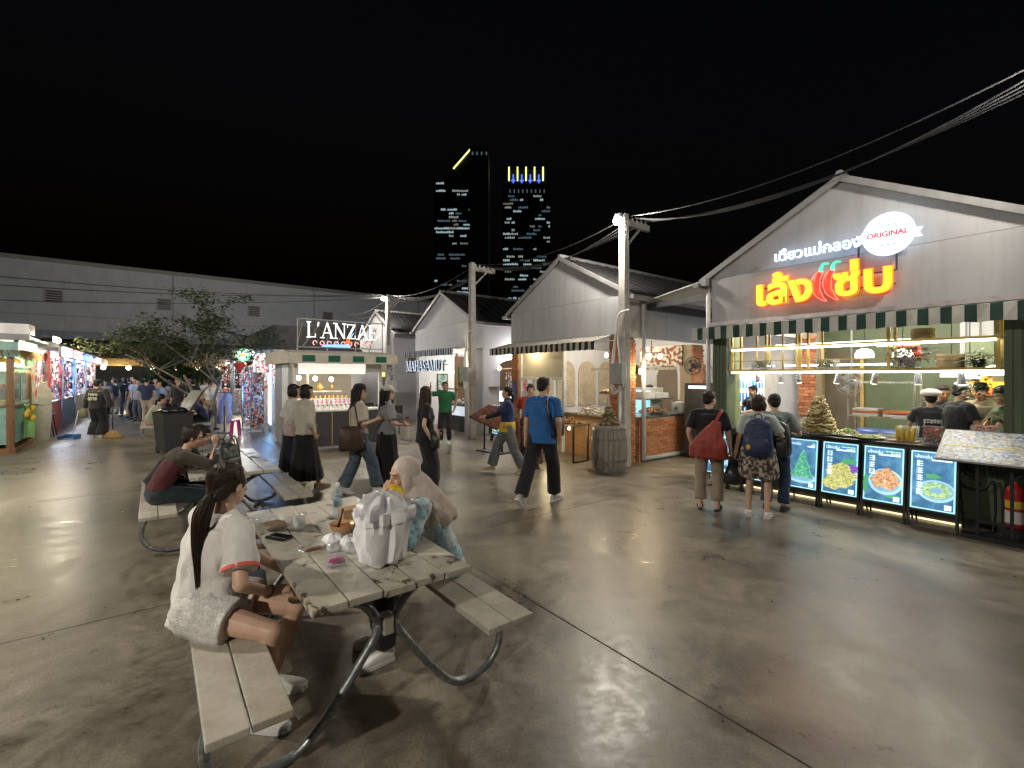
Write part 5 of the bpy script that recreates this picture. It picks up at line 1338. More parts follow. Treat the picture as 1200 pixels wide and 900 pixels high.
part("glass_pane", M_GLASS, ts, (-TW + 0.1, -0.1, -0.01, 0.0, 1.1, 2.1)); part("glass_pane", M_GLASS, ts, (-0.03, -0.02, 0.1, TD - 0.1, 1.1, 1.95))
part("mullion", M_TEAL, ts, (-0.045, -0.005, 0.95, 1.0, 1.1, 2.0), (-0.045, -0.005, 0.1, TD - 0.1, 1.92, 1.98), (-0.045, -0.005, 0.1, TD - 0.1, 1.1, 1.15))
part("fascia", M_TEAL, ts, (-TW - 0.1, 0.12, -0.14, -0.05, 2.2, 2.55), (0.03, 0.12, -0.05, TD + 0.1, 2.3, 2.6))
m = MB(); m.prism([(-TW - 0.2, 2.62), (0.3, 2.62), (0.3, 2.68), (-TW - 0.2, 3.05)], -0.25, TD + 0.3); m.build("roof", mat("pale roof sheet", (0.36, 0.38, 0.38), 0.6), ts); part("roof_edge", M_TRIM, ts, (-TW - 0.2, 0.33, -0.29, -0.25, 2.58, 2.78))
r = random.Random(3); m = MB()
for i in range(900):      # straw fringe
    if i % 3: x = 0.13 + r.uniform(0, 0.05); y = r.uniform(-0.1, TD + 0.1)
    else: x = r.uniform(-TW, 0.13); y = -0.16 - r.uniform(0, 0.04)
    L = r.uniform(0.12, 0.3); m.add([(x, y, 2.36), (x + 0.006, y + 0.008, 2.36), (x + r.uniform(-0.04, 0.07), y + r.uniform(-0.06, 0.06), 2.36 - L)], [(0, 1, 2)])
tagp(m.build("straw_fringe", mat("straw", (0.32, 0.20, 0.08), 0.9), ts), kind="stuff")
for k, (x, y) in enumerate(((-0.3, 0.55), (-0.22, 1.35), (-1.6, 0.35))):
    m = MB(); m.lathe([(0.16, 0), (0.13, 0.09), (0.05, 0.15), (0.01, 0.17)], (x, y, 2.08), 16); o = m.build("lamp_shade", mat("woven shade", (0.42, 0.22, 0.07), 0.8), ts, True)
    m = MB(); m.ell((x, y, 2.08), (0.07, 0.07, 0.06)); m.build("bulb", M_BULB, o, True); lamp("stall_light", ts, (x, y, 1.98), 30, (1, 0.78, 0.42), 0.08)
lamp("stall_light", ts, (-1.2, 1.0, 2.3), 45, (1, 0.9, 0.65), 0.2)
fl = MB()      # flood lights on the roof edge
for k, y in enumerate((1.35, 1.95)):
    fl.box((0.42, y, 2.72), (0.2, 0.16, 0.14)); fl.tube([(0.25, y, 2.66), (0.42, y, 2.72)], 0.018, 6)
fo = fl.build("flood_light", M_DARK, ts)
for k, y in enumerate((1.35, 1.95)):
    m = MB(); m.ell((0.53, y, 2.72), (0.06, 0.08, 0.07)); m.build("flood_lens", M_LAMP, fo, True); lamp("flood_lamp", ts, (0.66, y, 2.68), 28, (1, 0.88, 0.62), 0.07)
part("air_box", M_PLWHITE, ts, (-0.15, 0.32, -0.3, 0.35, 2.72, 2.95)); 
part("sign_board", mat("pale green sign", (0.35, 0.6, 0.42), 0.5), ts, (0.12, 0.15, 0.5, 1.3, 2.0, 2.3))
m = MB(); m.prism([(0, 0), (0.30, 0), (0.36, 0.75), (0.06, 0.75)], -0.01, 0.01, M=Matrix.Translation((0.09, 0.55, 0.28)) @ Matrix.Rotation(R(60), 4, 'Z')); o = m.build("menu_card", mat("lime green card", (0.30, 0.62, 0.18), 0.5), ts)
m = MB(); m.bx(0.14, 0.16, 0.95, 1.6, 0.45, 1.05); m.build("menu_card", mat("mint card", (0.30, 0.60, 0.42), 0.5), ts)
for k in range(24):
    x = -0.2 - 0.1 * (k % 2) if k < 12 else -0.2 - 0.2 * (k - 12); y = 0.25 + 0.14 * (k % 12) if k < 12 else 0.12
    T = Matrix.Translation(ts.location) @ Matrix.Rotation(RZ_SIDE, 4, 'Z') @ Vector((x, y if k < 12 else 0.32, 1.48 if k % 2 else 1.10))
    b = MB(); b.box((0, 0, 0.05), (0.12, 0.1, 0.1), rz=0.2 * k); kk = k % 4
    o = b.build("snack_pack", mat(("yellow", "orange", "tan", "brown")[kk] + " snack pack", ((0.7, 0.55, 0.06), (0.65, 0.25, 0.04), (0.55, 0.42, 0.2), (0.2, 0.1, 0.05))[kk], 0.5), None, bevel=0.012, loc=T)
    tagp(o, ("yellow", "orange", "tan", "brown")[kk] + " snack pack on a shelf of the teal stall", "snack pack", "snack packs in the teal stall")
bun = thing("mango_bunch", "bunch of yellow mangoes with green leaves hung on the teal stall", "fruit", Matrix.Translation(ts.location) @ Matrix.Rotation(RZ_SIDE, 4, 'Z') @ Vector((0.2, 0.6, 1.0)), RZ_SIDE)
for k in range(6):
    m = MB(); m.ell((0.05 * math.cos(k * 1.1), 0.09 * math.sin(k * 1.7), -0.05 * k), (0.055, 0.055, 0.08)); m.build("mango", mat("mango yellow", (0.72, 0.48, 0.05), 0.45), bun, True)
m = MB()
for k in range(7): a = k * 0.9; m.add([(0, 0, 0.05), (0.12 * math.cos(a), 0.12 * math.sin(a), 0.1), (0.25 * math.cos(a + 0.1), 0.25 * math.sin(a + 0.1), 0.02), (0.12 * math.cos(a + 0.35), 0.12 * math.sin(a + 0.35), 0.07)], [(0, 1, 2, 3)])
m.cyl((0, 0, 0), (0, 0, 0.3), 0.008, n=5); m.build("leaf", mat("leaf green", (0.06, 0.16, 0.03), 0.5), bun)
t = thing("cutout_bin", "white standing cutout bin beside the teal stall", "bin", ROW * 2.75 + Vector((-11.35, 10.8, 0)), RZ_SIDE)
m = MB(); m.lathe([(0.17, 0), (0.2, 0.5), (0.22, 0.95), (0.2, 0.95), (0.18, 0.5)], n=18); m.build("bin_body", mat("cream plastic", (0.5, 0.48, 0.42), 0.5), t, 40)
m = MB(); m.prism([(-0.17, 0.9), (0.17, 0.9), (0.2, 1.25), (0.1, 1.5), (-0.05, 1.62), (-0.12, 1.3)], 0.14, 0.17); m.build("bin_back", mat("cream plastic", (0.5, 0.48, 0.42)), t)
for k in range(2):
    t = thing("bar_stool", "black bar stool tucked under the %s stall counter" % ("red" if k else "grey"), "stool", ROW * (3.3 + 0.5 * k) + Vector((-11.35, 10.8, 0)), 0.4)
    m = MB(); m.lathe([(0.15, 0.6), (0.15, 0.64), (0.002, 0.64)], n=14); m.build("seat", M_BLACK, t)
    for j in range(4): a = j * math.pi / 2 + 0.6; m = MB(); m.tube([(0.1 * math.cos(a), 0.1 * math.sin(a), 0.6), (0.19 * math.cos(a), 0.19 * math.sin(a), 0)], 0.014, 6); m.build("leg", M_BLACK, t)
def aisle_stall(label, s, w, body, light, lp, roofm, seed, side=-1, sign=None, d=2.2):
    """open stall facing the aisle: counter, posts, roof, shelves of goods, tube light"""
    base = Vector((-11.45, 10.75, 0)) + ROW * s if side < 0 else Vector((-7.75, 15.0, 0)) + ROW * s
    t = thing("aisle_stall", label, "stall", base, RZ_SIDE)
    sx = -1 if side < 0 else 1
    def X(a, b): return (min(sx * a, sx * b), max(sx * a, sx * b))
    part("counter", body, t, (*X(0, 0.6), 0, w, 0, 0.92)); part("counter_top", M_STEEL, t, (*X(-0.04, 0.62), -0.02, w + 0.02, 0.92, 0.96)); part("back_wall", M_PLWHITE, t, (*X(d, d + 0.06), 0, w, 0, 2.5))
    part("divider", body, t, (*X(0.0, d), -0.06, -0.02, 0, 1.0)); part("roof", roofm, t, (*X(-0.5, d + 0.1), -0.1, w + 0.05, 2.55, 2.66)); part("valance", roofm, t, (*X(-0.52, -0.5), -0.1, w + 0.05, 2.3, 2.6))
    for y in (0.02, w - 0.08): part("post", body, t, (*X(-0.02, 0.05), y, y + 0.06, 0.96, 2.55))
    part("tube_light", light, t, (*X(0.15, 0.19), 0.15, w - 0.15, 2.40, 2.44))
    if sign: part("lit_sign", sign, t, (*X(-0.6, -0.53), 0.2, w - 0.3, 2.32, 2.58))
    lamp("stall_light", t, (sx * 0.6, w / 2, 2.3), lp, tuple(light.node_tree.nodes["Principled BSDF"].inputs["Emission Color"].default_value[:3]), 0.15)
    r = random.Random(seed); m = MB()
    for i in range(170):
        z = r.choice((0.96, 1.0, 1.35, 1.7)); s_ = r.uniform(0.04, 0.11)
        m.box((sx * (r.uniform(0.05, 0.5) if z < 1.2 else r.uniform(d - 0.35, d - 0.05)), r.uniform(0.1, w - 0.1), z + s_ / 2), (s_, s_, s_ * r.uniform(0.8, 1.8)), r.randrange(8), r.uniform(0, 1))
    tagp(m.build("stacked_goods", GM, t), kind="stuff")
    m = MB()
    for i in range(150): s_ = r.uniform(0.04, 0.10); m.box((sx * r.choice((0.03, 0.1, 0.9, 1.4)) , r.uniform(0.02, w - 0.05), r.uniform(1.25, 2.4)), (s_ * 0.5, s_, s_ * r.uniform(1, 2.4)), r.randrange(8), r.uniform(0, 1))
    tagp(m.build("hanging_goods", GM, t), kind="stuff")
    for z in (1.33, 1.68): part("shelf", M_PLWHITE, t, (*X(d - 0.4, d), 0.05, w - 0.05, z - 0.025, z))
    return t
aisle_stall("cream drinks stall lit warm just past the teal stall", 2.4, 2.0, mat("cream stall board", (0.5, 0.46, 0.38), 0.6), M_LEDW, 45, M_ROOF, 11, sign=emit("white lit sign", (1, 0.97, 0.9), 0.9))
aisle_stall("red-painted stall under white tube light along the aisle", 4.8, 2.4, mat("red stall board", (0.40, 0.05, 0.06), 0.5), M_LED, 60, mat("red roof", (0.25, 0.05, 0.05), 0.6), 12, sign=emit("pink lit sign", (1, 0.5, 0.75), 0.7))
aisle_stall("blue-lit stall with a blue lettered header along the aisle", 7.6, 3.0, mat("blue stall board", (0.16, 0.30, 0.50), 0.5), emit("cold blue tube", (0.6, 0.8, 1.0), 6), 80, mat("blue roof", (0.10, 0.14, 0.3), 0.6), 13, sign=emit("blue lit sign", (0.15, 0.3, 1.0), 1.2))
aisle_stall("white stall deeper down the aisle past the blue one", 11.0, 3.4, mat("white stall board", (0.5, 0.52, 0.55), 0.5), MATS["cold blue tube"], 80, M_TRIM, 14, sign=emit("violet lit sign", (0.5, 0.35, 1.0), 0.8))
aisle_stall("farthest stall of the left row near the warehouse", 15.0, 4.0, mat("grey stall board", (0.3, 0.32, 0.35), 0.5), M_LED, 80, M_TRIM, 15)
aisle_stall("pale stall at the far end of the right-hand aisle row", 9.4, 4.5, mat("white stall board", (0.5, 0.52, 0.55), 0.5), M_LEDW, 90, M_DARK, 16, side=1)

# canopy with bulbs across the end of the aisle
cn = thing("bulb_canopy", "low thatched canopy strung with warm bulbs across the aisle's end", "canopy", (-24.6, 26.2, 0), RZ_SIDE)
m = MB(); m.prism([(-0.8, 2.35), (0.9, 2.35), (0.6, 2.75), (0.0, 2.9), (-0.5, 2.75)], 0.0, 8.5, M=Matrix.Rotation(R(-90), 4, 'Z') @ Matrix.Translation((0, 0, 0))); 
m.build("thatch", mat("gold straw thatch", (0.34, 0.24, 0.09), 0.9, 0, 0.4, 20, 0.5, 60), cn)
for k in range(8):
    m = MB(); m.ell((0.3 + 1.1 * k, -0.9, 2.22), (0.11, 0.11, 0.11)); m.build("bulb", M_BULB, cn, True)
for k in (0, 4, 8): part("post", M_BROWN, cn, (0.05 + 1.03 * k, 0.15 + 1.03 * k, -0.1, 0.0, 0, 2.4))
lamp("canopy_light", cn, (2.2, -1.2, 2.0), 120, (1, 0.8, 0.5), 0.3); lamp("canopy_light", cn, (6.2, -1.2, 2.0), 120, (1, 0.8, 0.5), 0.3)

# ---------------------------------------------------------------- utility poles with lamps and the cables between them
def pole(label, x, y, lit=True, h=4.95, power=190, box=True, arm=1):
    t = thing("lamp_post" if lit else "utility_pole", label, "lamp post" if lit else "utility pole", (x, y, 0), RZ_FRONT)
    m = MB(); m.rings([[Vector((sx * a, sy * a, z)) for sx, sy in ((-1, -1), (1, -1), (1, 1), (-1, 1))] for z, a in ((0, 0.105), (0.3, 0.098), (h, 0.068))]); m.build("post", M_CONC, t, bevel=0.012)
    part("crossarm", M_CONC, t, (-0.05 + 0.02, 0.05 + 0.0, 0.05, 0.75 * arm, h - 0.22, h - 0.10))
    m = MB(); m.tube([(0, 0.07, h - 0.62), (0, 0.48, h - 0.22)], 0.026, 6); m.build("brace", M_CONC, t)
    for k in range(5):
        m = MB(); m.lathe([(0.018, 0), (0.028, 0.02), (0.018, 0.045), (0.024, 0.06), (0.012, 0.085)], (0, 0.12 + 0.14 * k, h - 0.10), 10); m.build("insulator", M_PLWHITE, t, True)
    if box:
        part("meter_box", M_GREY, t, (-0.14, 0.16, -0.26, -0.11, 1.62, 2.02), bevel=0.01)
        m = MB()
        for k in range(4): m.tube(smooth_path([(-0.05, -0.13, 2.9), (-0.12, -0.14 - 0.02 * k, 2.2), (-0.16 - 0.02 * k, -0.15, 1.7), (-0.06 - 0.03 * k, -0.16, 1.5 - 0.03 * k), (0.08, -0.14, 1.56), (0.06, -0.13, 1.64)], 5), 0.011, 6)
        m.tube([(0.0, -0.115, 0.1), (0.0, -0.115, 1.62)], 0.025, 8); m.tube(smooth_path([(0.0, -0.115, 2.0), (-0.06, -0.14, 2.7), (0.0, -0.14, 2.98), (0.16, -0.05, 3.05)], 5), 0.016, 6)
        m.build("cable_loop", M_PLWHITE, t, True)
    if lit:
        m = MB(); m.tube([(0, -0.07, h - 0.22), (0, -0.16, h - 0.12)], 0.02, 6); m.lathe([(0.05, -0.05), (0.085, 0.0), (0.085, 0.06), (0.03, 0.09)], (0, -0.16, h - 0.10), 14)
        hd = m.build("lamp_head", M_DARK, t, 40)
        m = MB(); m.ell((0, -0.17, h - 0.165), (0.10, 0.10, 0.085)); m.build("lamp_lens", M_LAMP, hd, True)
        lamp("street_light", t, (0, -0.30, h - 0.33), power, (1.0, 0.92, 0.79), 0.1)
    return t
P_A = (2.20, 9.22); P_B = (-1.12, 13.2); P_C = (-4.86, 18.4); P_D = (5.25, 4.40)
pole("lit lamp post beside the oak barrel at the grill stall's brick corner", *P_A)
pole("unlit concrete utility pole at the seafood shop's corner", *P_B, lit=False)
pole("lit lamp post rising behind the perfume kiosk", *P_C, box=False, power=180)
pole("lit lamp post at the green food stall's right-hand end", *P_D, power=110, box=False)
pole("lit lamp post standing on the open plaza away from the stalls", -3.3, -3.6, power=620, box=False)
pole("lit lamp post at the plaza's edge short of the teal snack stall", -7.7, 4.0, power=680, box=False)
pole("small lit lamp post behind the accessory stall roof", -10.6, 23.6, h=4.2, power=620, box=False)
seq = [(9.2, -0.4), P_D, P_A, P_B, P_C, (-8.6, 23.9)]
for a, b in zip(seq, seq[1:]):
    t = thing("overhead_cable", {P_D: "bundle of black overhead cables leaving past the food stall", P_A: "bundle of black overhead cables crossing above the food stall's gable", P_B: "bundle of black overhead cables above the grill stall's roof", P_C: "bundle of black overhead cables between utility pole and kiosk lamp post"}.get(b, "bundle of black overhead cables running on toward the warehouse"), "cable", (a[0], a[1], 0))
    for k in range(5):
        o_ = INTO * (0.12 + 0.14 * k); A = Vector((0, 0, 4.93)) + o_; B = Vector((b[0] - a[0], b[1] - a[1], 4.93)) + o_
        m = MB(); m.tube([A.lerp(B, i / 14) - Vector((0, 0, (0.30 + 0.07 * ((k * 3) % 4)) * 4 * (i / 14) * (1 - i / 14))) for i in range(15)], 0.011, 5); m.build("cable", M_BLACK, t)
t = thing("overhead_cable", "single dark cable sagging across the warehouse wall", "cable", (-20, 12, 0))
for k, (za, zb) in enumerate(((4.6, 4.9), (5.4, 5.0), (6.0, 4.9))):
    A = Vector((-6, -1, za)); B = Vector((P_C[0] + 20, P_C[1] - 12, zb - 0.05)); m = MB(); m.tube([A.lerp(B, i / 20) - Vector((0, 0, 0.6 * 4 * (i / 20) * (1 - i / 20))) for i in range(21)], 0.014, 5); m.build("cable", M_BLACK, t)

# translucent sheet roof over the alley between the food stall and the grill stall
t = thing("alley_canopy", "dull plastic sheet roof over the alley between food stall and grill stall", "canopy", on_row(2.05), RZ_FRONT)
m = MB(); m.prism([(-0.95, 3.30), (0.95, 3.62), (0.95, 3.64), (-0.95, 3.32)], 0.55, 5.4); m.build("sheet", mat("dull plastic sheet", (0.26, 0.27, 0.25), 0.5), t); part("edge_beam", M_DARK, t, (-0.95, 0.95, 0.6, 0.66, 3.16, 3.26)); part("side_beam", M_DARK, t, (-0.95, -0.85, 0.6, 5.4, 3.12, 3.26))
t = thing("black_fridge", "tall black fridge in the alley beside the brick counter", "fridge", on_row(2.45, 1.75), RZ_FRONT)
part("cabinet", M_BLACK, t, (-0.42, 0.42, 0, 0.6, 0, 1.62), bevel=0.015); part("door", M_DARK, t, (-0.40, 0.40, -0.03, 0, 0.1, 1.58)); part("handle", M_STEEL, t, (0.30, 0.33, -0.07, -0.03, 0.7, 1.2)); part("display", emit("pale blue display", (0.5, 0.75, 1.0), 1.2), t, (-0.3, 0.1, -0.036, -0.03, 1.5, 1.56))
t = thing("wall_fan", "black wall fan mounted high on the grill stall's brick pier", "fan", on_row(2.95, 2.3), RZ_FRONT)
m = MB(); m.tube([(0.2 * math.cos(a), -0.1, 2.0 + 0.2 * math.sin(a)) for a in [2 * math.pi * j / 24 for j in range(24)]], 0.012, 6, closed=True); m.tube([(0.12 * math.cos(a), -0.13, 2.0 + 0.12 * math.sin(a)) for a in [2 * math.pi * j / 20 for j in range(20)]], 0.006, 5, closed=True)
for j in range(12): a = j * math.pi / 6; m.tube([(0, -0.14, 2.0), (0.2 * math.cos(a), -0.1, 2.0 + 0.2 * math.sin(a))], 0.004, 4)
m.build("guard", M_BLACK, t)
for j in range(3): a = j * 2.1; m = MB(); m.prism([(0.02 * math.cos(a), 2.0 + 0.02 * math.sin(a)), (0.17 * math.cos(a - 0.4), 2.0 + 0.17 * math.sin(a - 0.4)), (0.17 * math.cos(a + 0.4), 2.0 + 0.17 * math.sin(a + 0.4))], -0.1, -0.095); m.build("blade", M_DARK, t)
m = MB(); m.cyl((0, -0.08, 2.0), (0, 0.12, 2.0), 0.06); m.tube([(0, 0.1, 2.0), (-0.15, 0.2, 2.15), (-0.25, 0.25, 2.15)], 0.02, 6); m.build("motor", M_BLACK, t)
# ---------------------------------------------------------------- picnic tables
M_BOARD = chipped_mat("cream gloss paint on old boards", (0.56, 0.53, 0.46), (0.10, 0.07, 0.05), amount=0.60, long=(1.0, 1.0, 1.0))
M_BOARD2 = chipped_mat("cream bench paint", (0.54, 0.51, 0.44), (0.12, 0.08, 0.05), amount=0.68)
def leg_path(sx, y):
    """bent tube: table top - waist - foot - bench"""
    P_ = [(0.30, 0.700), (0.24, 0.690), (0.12, 0.625), (0.055, 0.54), (0.055, 0.47), (0.11, 0.38), (0.27, 0.165), (0.37, 0.060), (0.44, 0.026), (0.54, 0.026), (0.65, 0.065), (0.715, 0.16), (0.715, 0.29), (0.675, 0.385), (0.62, 0.406)]
    if sx < 0: P_ = [(x * (1 + 0.10 * min(1, x / 0.6)), z) for x, z in P_]
    return smooth_path([(sx * x, y, z) for x, z in P_], 4)
def picnic_table(label, near, L=1.85):
    """near: ground point below the near end of the top's centre line; boards run along ROW"""
    t = thing("picnic_table", label, "picnic table", near, RZ_FRONT + math.pi)      # local x -> across, local y -> -INTO.. see below
    t.rotation_euler = (0, 0, math.atan2(ROW.y, ROW.x) - math.pi / 2)                # local y along ROW, local x along INTO
    w = 0.158; gap = 0.008
    me = None
    for i in range(5):
        x = (i - 2) * (w + gap)
        if me is None:
            m = MB(); m.box((0, L / 2, 0.732), (w, L, 0.036)); me = m.mesh("table_board", M_BOARD, bevel=0.005)
        o = link_mesh("table_board", me, t, (x, random.uniform(-0.006, 0.006), random.uniform(-0.002, 0.002)))
    me = None
    for s in (-1, 1):
        for j in (0, 1):
            if me is None:
                m = MB(); m.box((0, L / 2 - 0.08, 0.435), (0.145, L + 0.12, 0.034)); me = m.mesh("bench_board", M_BOARD2, bevel=0.005)
            link_mesh("bench_board", me, t, ((0.58 if s > 0 else -0.665) + (j - 0.5) * 0.152, random.uniform(-0.006, 0.006), 0))
    for y in (0.17, L - 0.17):
        for s in (-1, 1):
            m = MB(); m.tube(leg_path(s, y), 0.0215, 12); m.build("leg", M_GALV, t, True)
            m = MB(); m.box((0.58 if s > 0 else -0.665, y, 0.412), (0.27, 0.045, 0.012)); m.cyl((s * 0.56, y - 0.03, 0.40), (s * 0.56, y + 0.03, 0.40), 0.014, n=8); m.build("bench_bracket", M_GALV, t)
        m = MB(); m.box((0, y, 0.695), (0.70, 0.05, 0.034)); m.build("cleat", M_BOARD2, t, bevel=0.004)
        m = MB(); m.box((0, y, 0.50), (0.055, 0.06, 0.10)); m.build("spacer", M_BOARD2, t, bevel=0.006)
        for s in (-1, 1):
            m = MB(); m.cyl((s * 0.055, y - 0.03, 0.50), (s * 0.055, y + 0.03, 0.50), 0.012, n=8); m.build("bolt", M_STEEL, t)
    m = MB(); m.tube([(0, 0.17, 0.45), (0, L - 0.17, 0.45)], 0.016, 8); m.build("tie_rod", M_GALV, t, True)
    return t
NEAR1 = Vector((-0.545, 2.295, 0)); NEAR2 = Vector((-2.90, 4.95, 0)); NEAR3 = Vector((-8.95, 12.6, 0))
tb1 = picnic_table("worn cream picnic table littered with the remains of a meal", NEAR1)
tb2 = picnic_table("cream picnic table with a dark backpack on its top", NEAR2)
tb3 = picnic_table("far picnic table under the tree with people eating around it", NEAR3)
tb4 = picnic_table("empty-ended picnic table just behind the backpack table", NEAR2 + ROW * 3.3) if False else None
def T1(x, y, z=0.75): return Matrix.Translation(NEAR1) @ (Matrix.Rotation(tb1.rotation_euler.z, 4, 'Z') @ Vector((x, y, z)))
def T2(x, y, z=0.75): return Matrix.Translation(NEAR2) @ (Matrix.Rotation(tb1.rotation_euler.z, 4, 'Z') @ Vector((x, y, z)))
def T3(x, y, z=0.75): return Matrix.Translation(NEAR3) @ (Matrix.Rotation(tb1.rotation_euler.z, 4, 'Z') @ Vector((x, y, z)))
RT = tb1.rotation_euler.z

# ---------------------------------------------------------------- the meal on the first table
def crumple(mb, amp, scale, seed, voxel=None):
    co = np.array(mb.v, np.float32); co = wrinkle(co, [f for f in mb.f], amp, seed, scale)
    mb.v = co.tolist(); return mb
M_BAGW = mat("white plastic film", (0.82, 0.83, 0.86), 0.35, 0, 0.06, 8, 0.55, 16); M_BAGW.node_tree.nodes["Principled BSDF"].inputs["Subsurface Weight"].default_value = 0.0
M_FILM = glass("crinkled clear film", (0.90, 0.90, 0.92), 0.15, 0.30); M_CUP = glass("clear cup plastic", (0.95, 0.97, 0.97), 0.05, 0.16)
# white carrier bag
bag = thing("plastic_bag", "full white plastic carrier bag folded over on the picnic table", "plastic bag", T1(0.05, 0.34), RT + R(10)); bag.scale = (1.22, 1.22, 1.28)
def bag_rings(prof, ex=3.2, n=48, seed=1, amp=0.016):
    rs = []
    for k, (z, hx, hy) in enumerate(prof):
        ring = []
        for j in range(n):
            a = 2 * math.pi * j / n; ca, sa = math.cos(a), math.sin(a)
            q = (abs(ca) ** ex + abs(sa) ** ex) ** (-1 / ex)
            nz = noise.noise(Vector((ca * 2.1 + seed, sa * 2.1, z * 5))) * amp + (0.35 - abs(noise.noise(Vector((ca * 3.4 + seed, sa * 3.4 + z * 2.5, z * 7))))) * amp * 1.3
            ring.append(Vector((ca * q * (hx + nz), sa * q * (hy + nz), z + noise.noise(Vector((ca * 2, sa * 2, seed + k))) * amp * 0.6)))
        rs.append(ring)
    return rs
m = MB(); m.rings(bag_rings([(0.004, 0.070, 0.056), (0.018, 0.084, 0.066), (0.055, 0.088, 0.072), (0.10, 0.096, 0.078), (0.145, 0.102, 0.080), (0.19, 0.108, 0.084), (0.232, 0.114, 0.088)], n=40, ex=3.6, amp=0.026)); m.build("bag_body", M_BAGW, bag, 28)
m = MB(); m.rings(bag_rings([(0.226, 0.117, 0.091), (0.21, 0.119, 0.094), (0.18, 0.113, 0.090)], seed=1, n=40, amp=0.026, ex=3.6), caps=False); m.build("fold", M_BAGW, bag, 28)
m = MB(); m.rings(bag_rings([(0.215, 0.108, 0.084), (0.25, 0.104, 0.08), (0.275, 0.085, 0.066), (0.29, 0.055, 0.045), (0.297, 0.015, 0.012)], ex=2.2, n=26, seed=8, amp=0.05)); m.build("inner_film", glass("milky film", (0.80, 0.80, 0.83), 0.22, 0.55), bag, 30)
m = MB(); m.rings(bag_rings([(0.235, 0.02, 0.016), (0.262, 0.034, 0.026), (0.285, 0.014, 0.01)], ex=2, seed=11, amp=0.02)); m.build("handle", M_FILM, bag, True)
# clear bag next to it
t = thing("clear_bag", "crumpled clear plastic bag beside the white carrier bag", "plastic bag", T1(0.31, 0.56), 0.4)
m = MB(); m.rings(bag_rings([(0.004, 0.06, 0.055), (0.05, 0.075, 0.065), (0.12, 0.07, 0.06), (0.19, 0.075, 0.06), (0.24, 0.05, 0.045), (0.255, 0.012, 0.01)], ex=2.1, seed=17, amp=0.035)); m.build("film", M_FILM, t, True)
for k in range(5): m = MB(); m.ell((0.025 * math.cos(k * 2.2), 0.025 * math.sin(k * 2.2), 0.03 + 0.012 * k), (0.024, 0.02, 0.018)); m.build("leftover", mat("purple leftovers", (0.32, 0.22, 0.30), 0.5) if k % 2 else mat("green leftovers", (0.35, 0.38, 0.12), 0.5), t, True)
t = thing("yellow_packet", "bright yellow snack packet held up by the headscarf wearer", "packet", T1(0.30, 0.66, 0.955), RT + 0.5); t.scale = (1.25, 1.0, 0.55); t.rotation_euler = (-0.25, 0.18, RT + 0.45)
m = MB(); m.rings([[Vector((x * w, y * d, z)) for x, y in ((-1, 0), (-0.5, 1), (0.5, 1), (1, 0), (0.5, -1), (-0.5, -1))] for z, w, d in ((0.004, 0.075, 0.004), (0.03, 0.082, 0.028), (0.13, 0.082, 0.034), (0.20, 0.078, 0.02), (0.232, 0.076, 0.004))]); m.build("packet_body", mat("yellow foil", (0.72, 0.48, 0.02), 0.35, 0, 0.1, 8, 0.4, 25), t, True)
t = thing("wooden_box", "small brown paper box standing behind the bags", "box", T1(0.12, 1.12), RT + 0.1)
m = MB(); m.bx(-0.06, 0.06, -0.045, 0.045, 0, 0.10); m.build("carton", mat("brown card", (0.35, 0.20, 0.10), 0.7), t, bevel=0.004); m = MB(); m.bx(-0.064, 0.064, -0.049, 0.049, 0.101, 0.112); m.build("lid", mat("brown card", (0.35, 0.20, 0.10)), t, bevel=0.003)
# napkins, skewer, pink packet
for k, (x, y, r_) in enumerate(((-0.09, 0.78, 0.055), (-0.02, 0.70, 0.05), (-0.13, 0.66, 0.035), (-0.05, 0.60, 0.04))):
    m = MB(); m.rings(bag_rings([(0.003, r_ * 0.7, r_ * 0.6), (r_ * 0.5, r_, r_ * 0.9), (r_ * 1.0, r_ * 0.7, r_ * 0.6), (r_ * 1.25, r_ * 0.15, r_ * 0.1)], ex=2, n=32, seed=20 + k, amp=0.028)); o = m.build("napkin", M_BAGW if k < 2 else M_FILM, None, True, loc=T1(x, y))
    tagp(o, ("larger crumpled white napkin beside the bowl", "crumpled white napkin touching the carrier bag", "small crumpled film wrapper behind the pink sachet", "twisted clear film wrapper at the carrier bag's foot")[k], "napkin" if k < 2 else "wrapper")
t = thing("paper_sachet", "pink-and-white printed sachet standing on the table", "packet", T1(-0.18, 0.44), RT - 0.12)
m = MB(); m.rings([[Vector((x * w, y * d - z * 0.25, z)) for x, y in ((-1, 0), (0, 1), (1, 0), (0, -1))] for z, w, d in ((0.002, 0.052, 0.016), (0.03, 0.053, 0.016), (0.062, 0.052, 0.008), (0.078, 0.049, 0.002))]); m.build("sachet_body", mat("glossy white film", (0.62, 0.60, 0.62), 0.3, 0, 0.06, 8, 0.3, 30), t)
m = MB(); m.prism([(-0.042, 0.036), (-0.01, 0.033), (0.035, 0.044), (0.042, 0.054), (-0.03, 0.055)], -0.034, -0.0325); m.build("print", mat("magenta print", (0.55, 0.08, 0.25), 0.5), t); m = MB(); m.bx(-0.044, 0.044, -0.027, -0.0255, 0.006, 0.02); m.build("print_band", mat("lilac print band", (0.42, 0.36, 0.45), 0.5), t)
m = MB(); m.tube([(-0.10, 0, 0.006), (0.10, 0.01, 0.016)], 0.0025, 6); o = m.build("wooden_skewer", mat("pale bamboo", (0.55, 0.42, 0.22), 0.6), None, loc=T1(-0.26, 0.66), rz=RT); tagp(o, "pale bamboo skewer lying by the pink sachet", "skewer")
t = thing("food_tray", "shallow clear tray with brown sauce left in it", "food tray", T1(-0.20, 0.74), RT + 0.3)
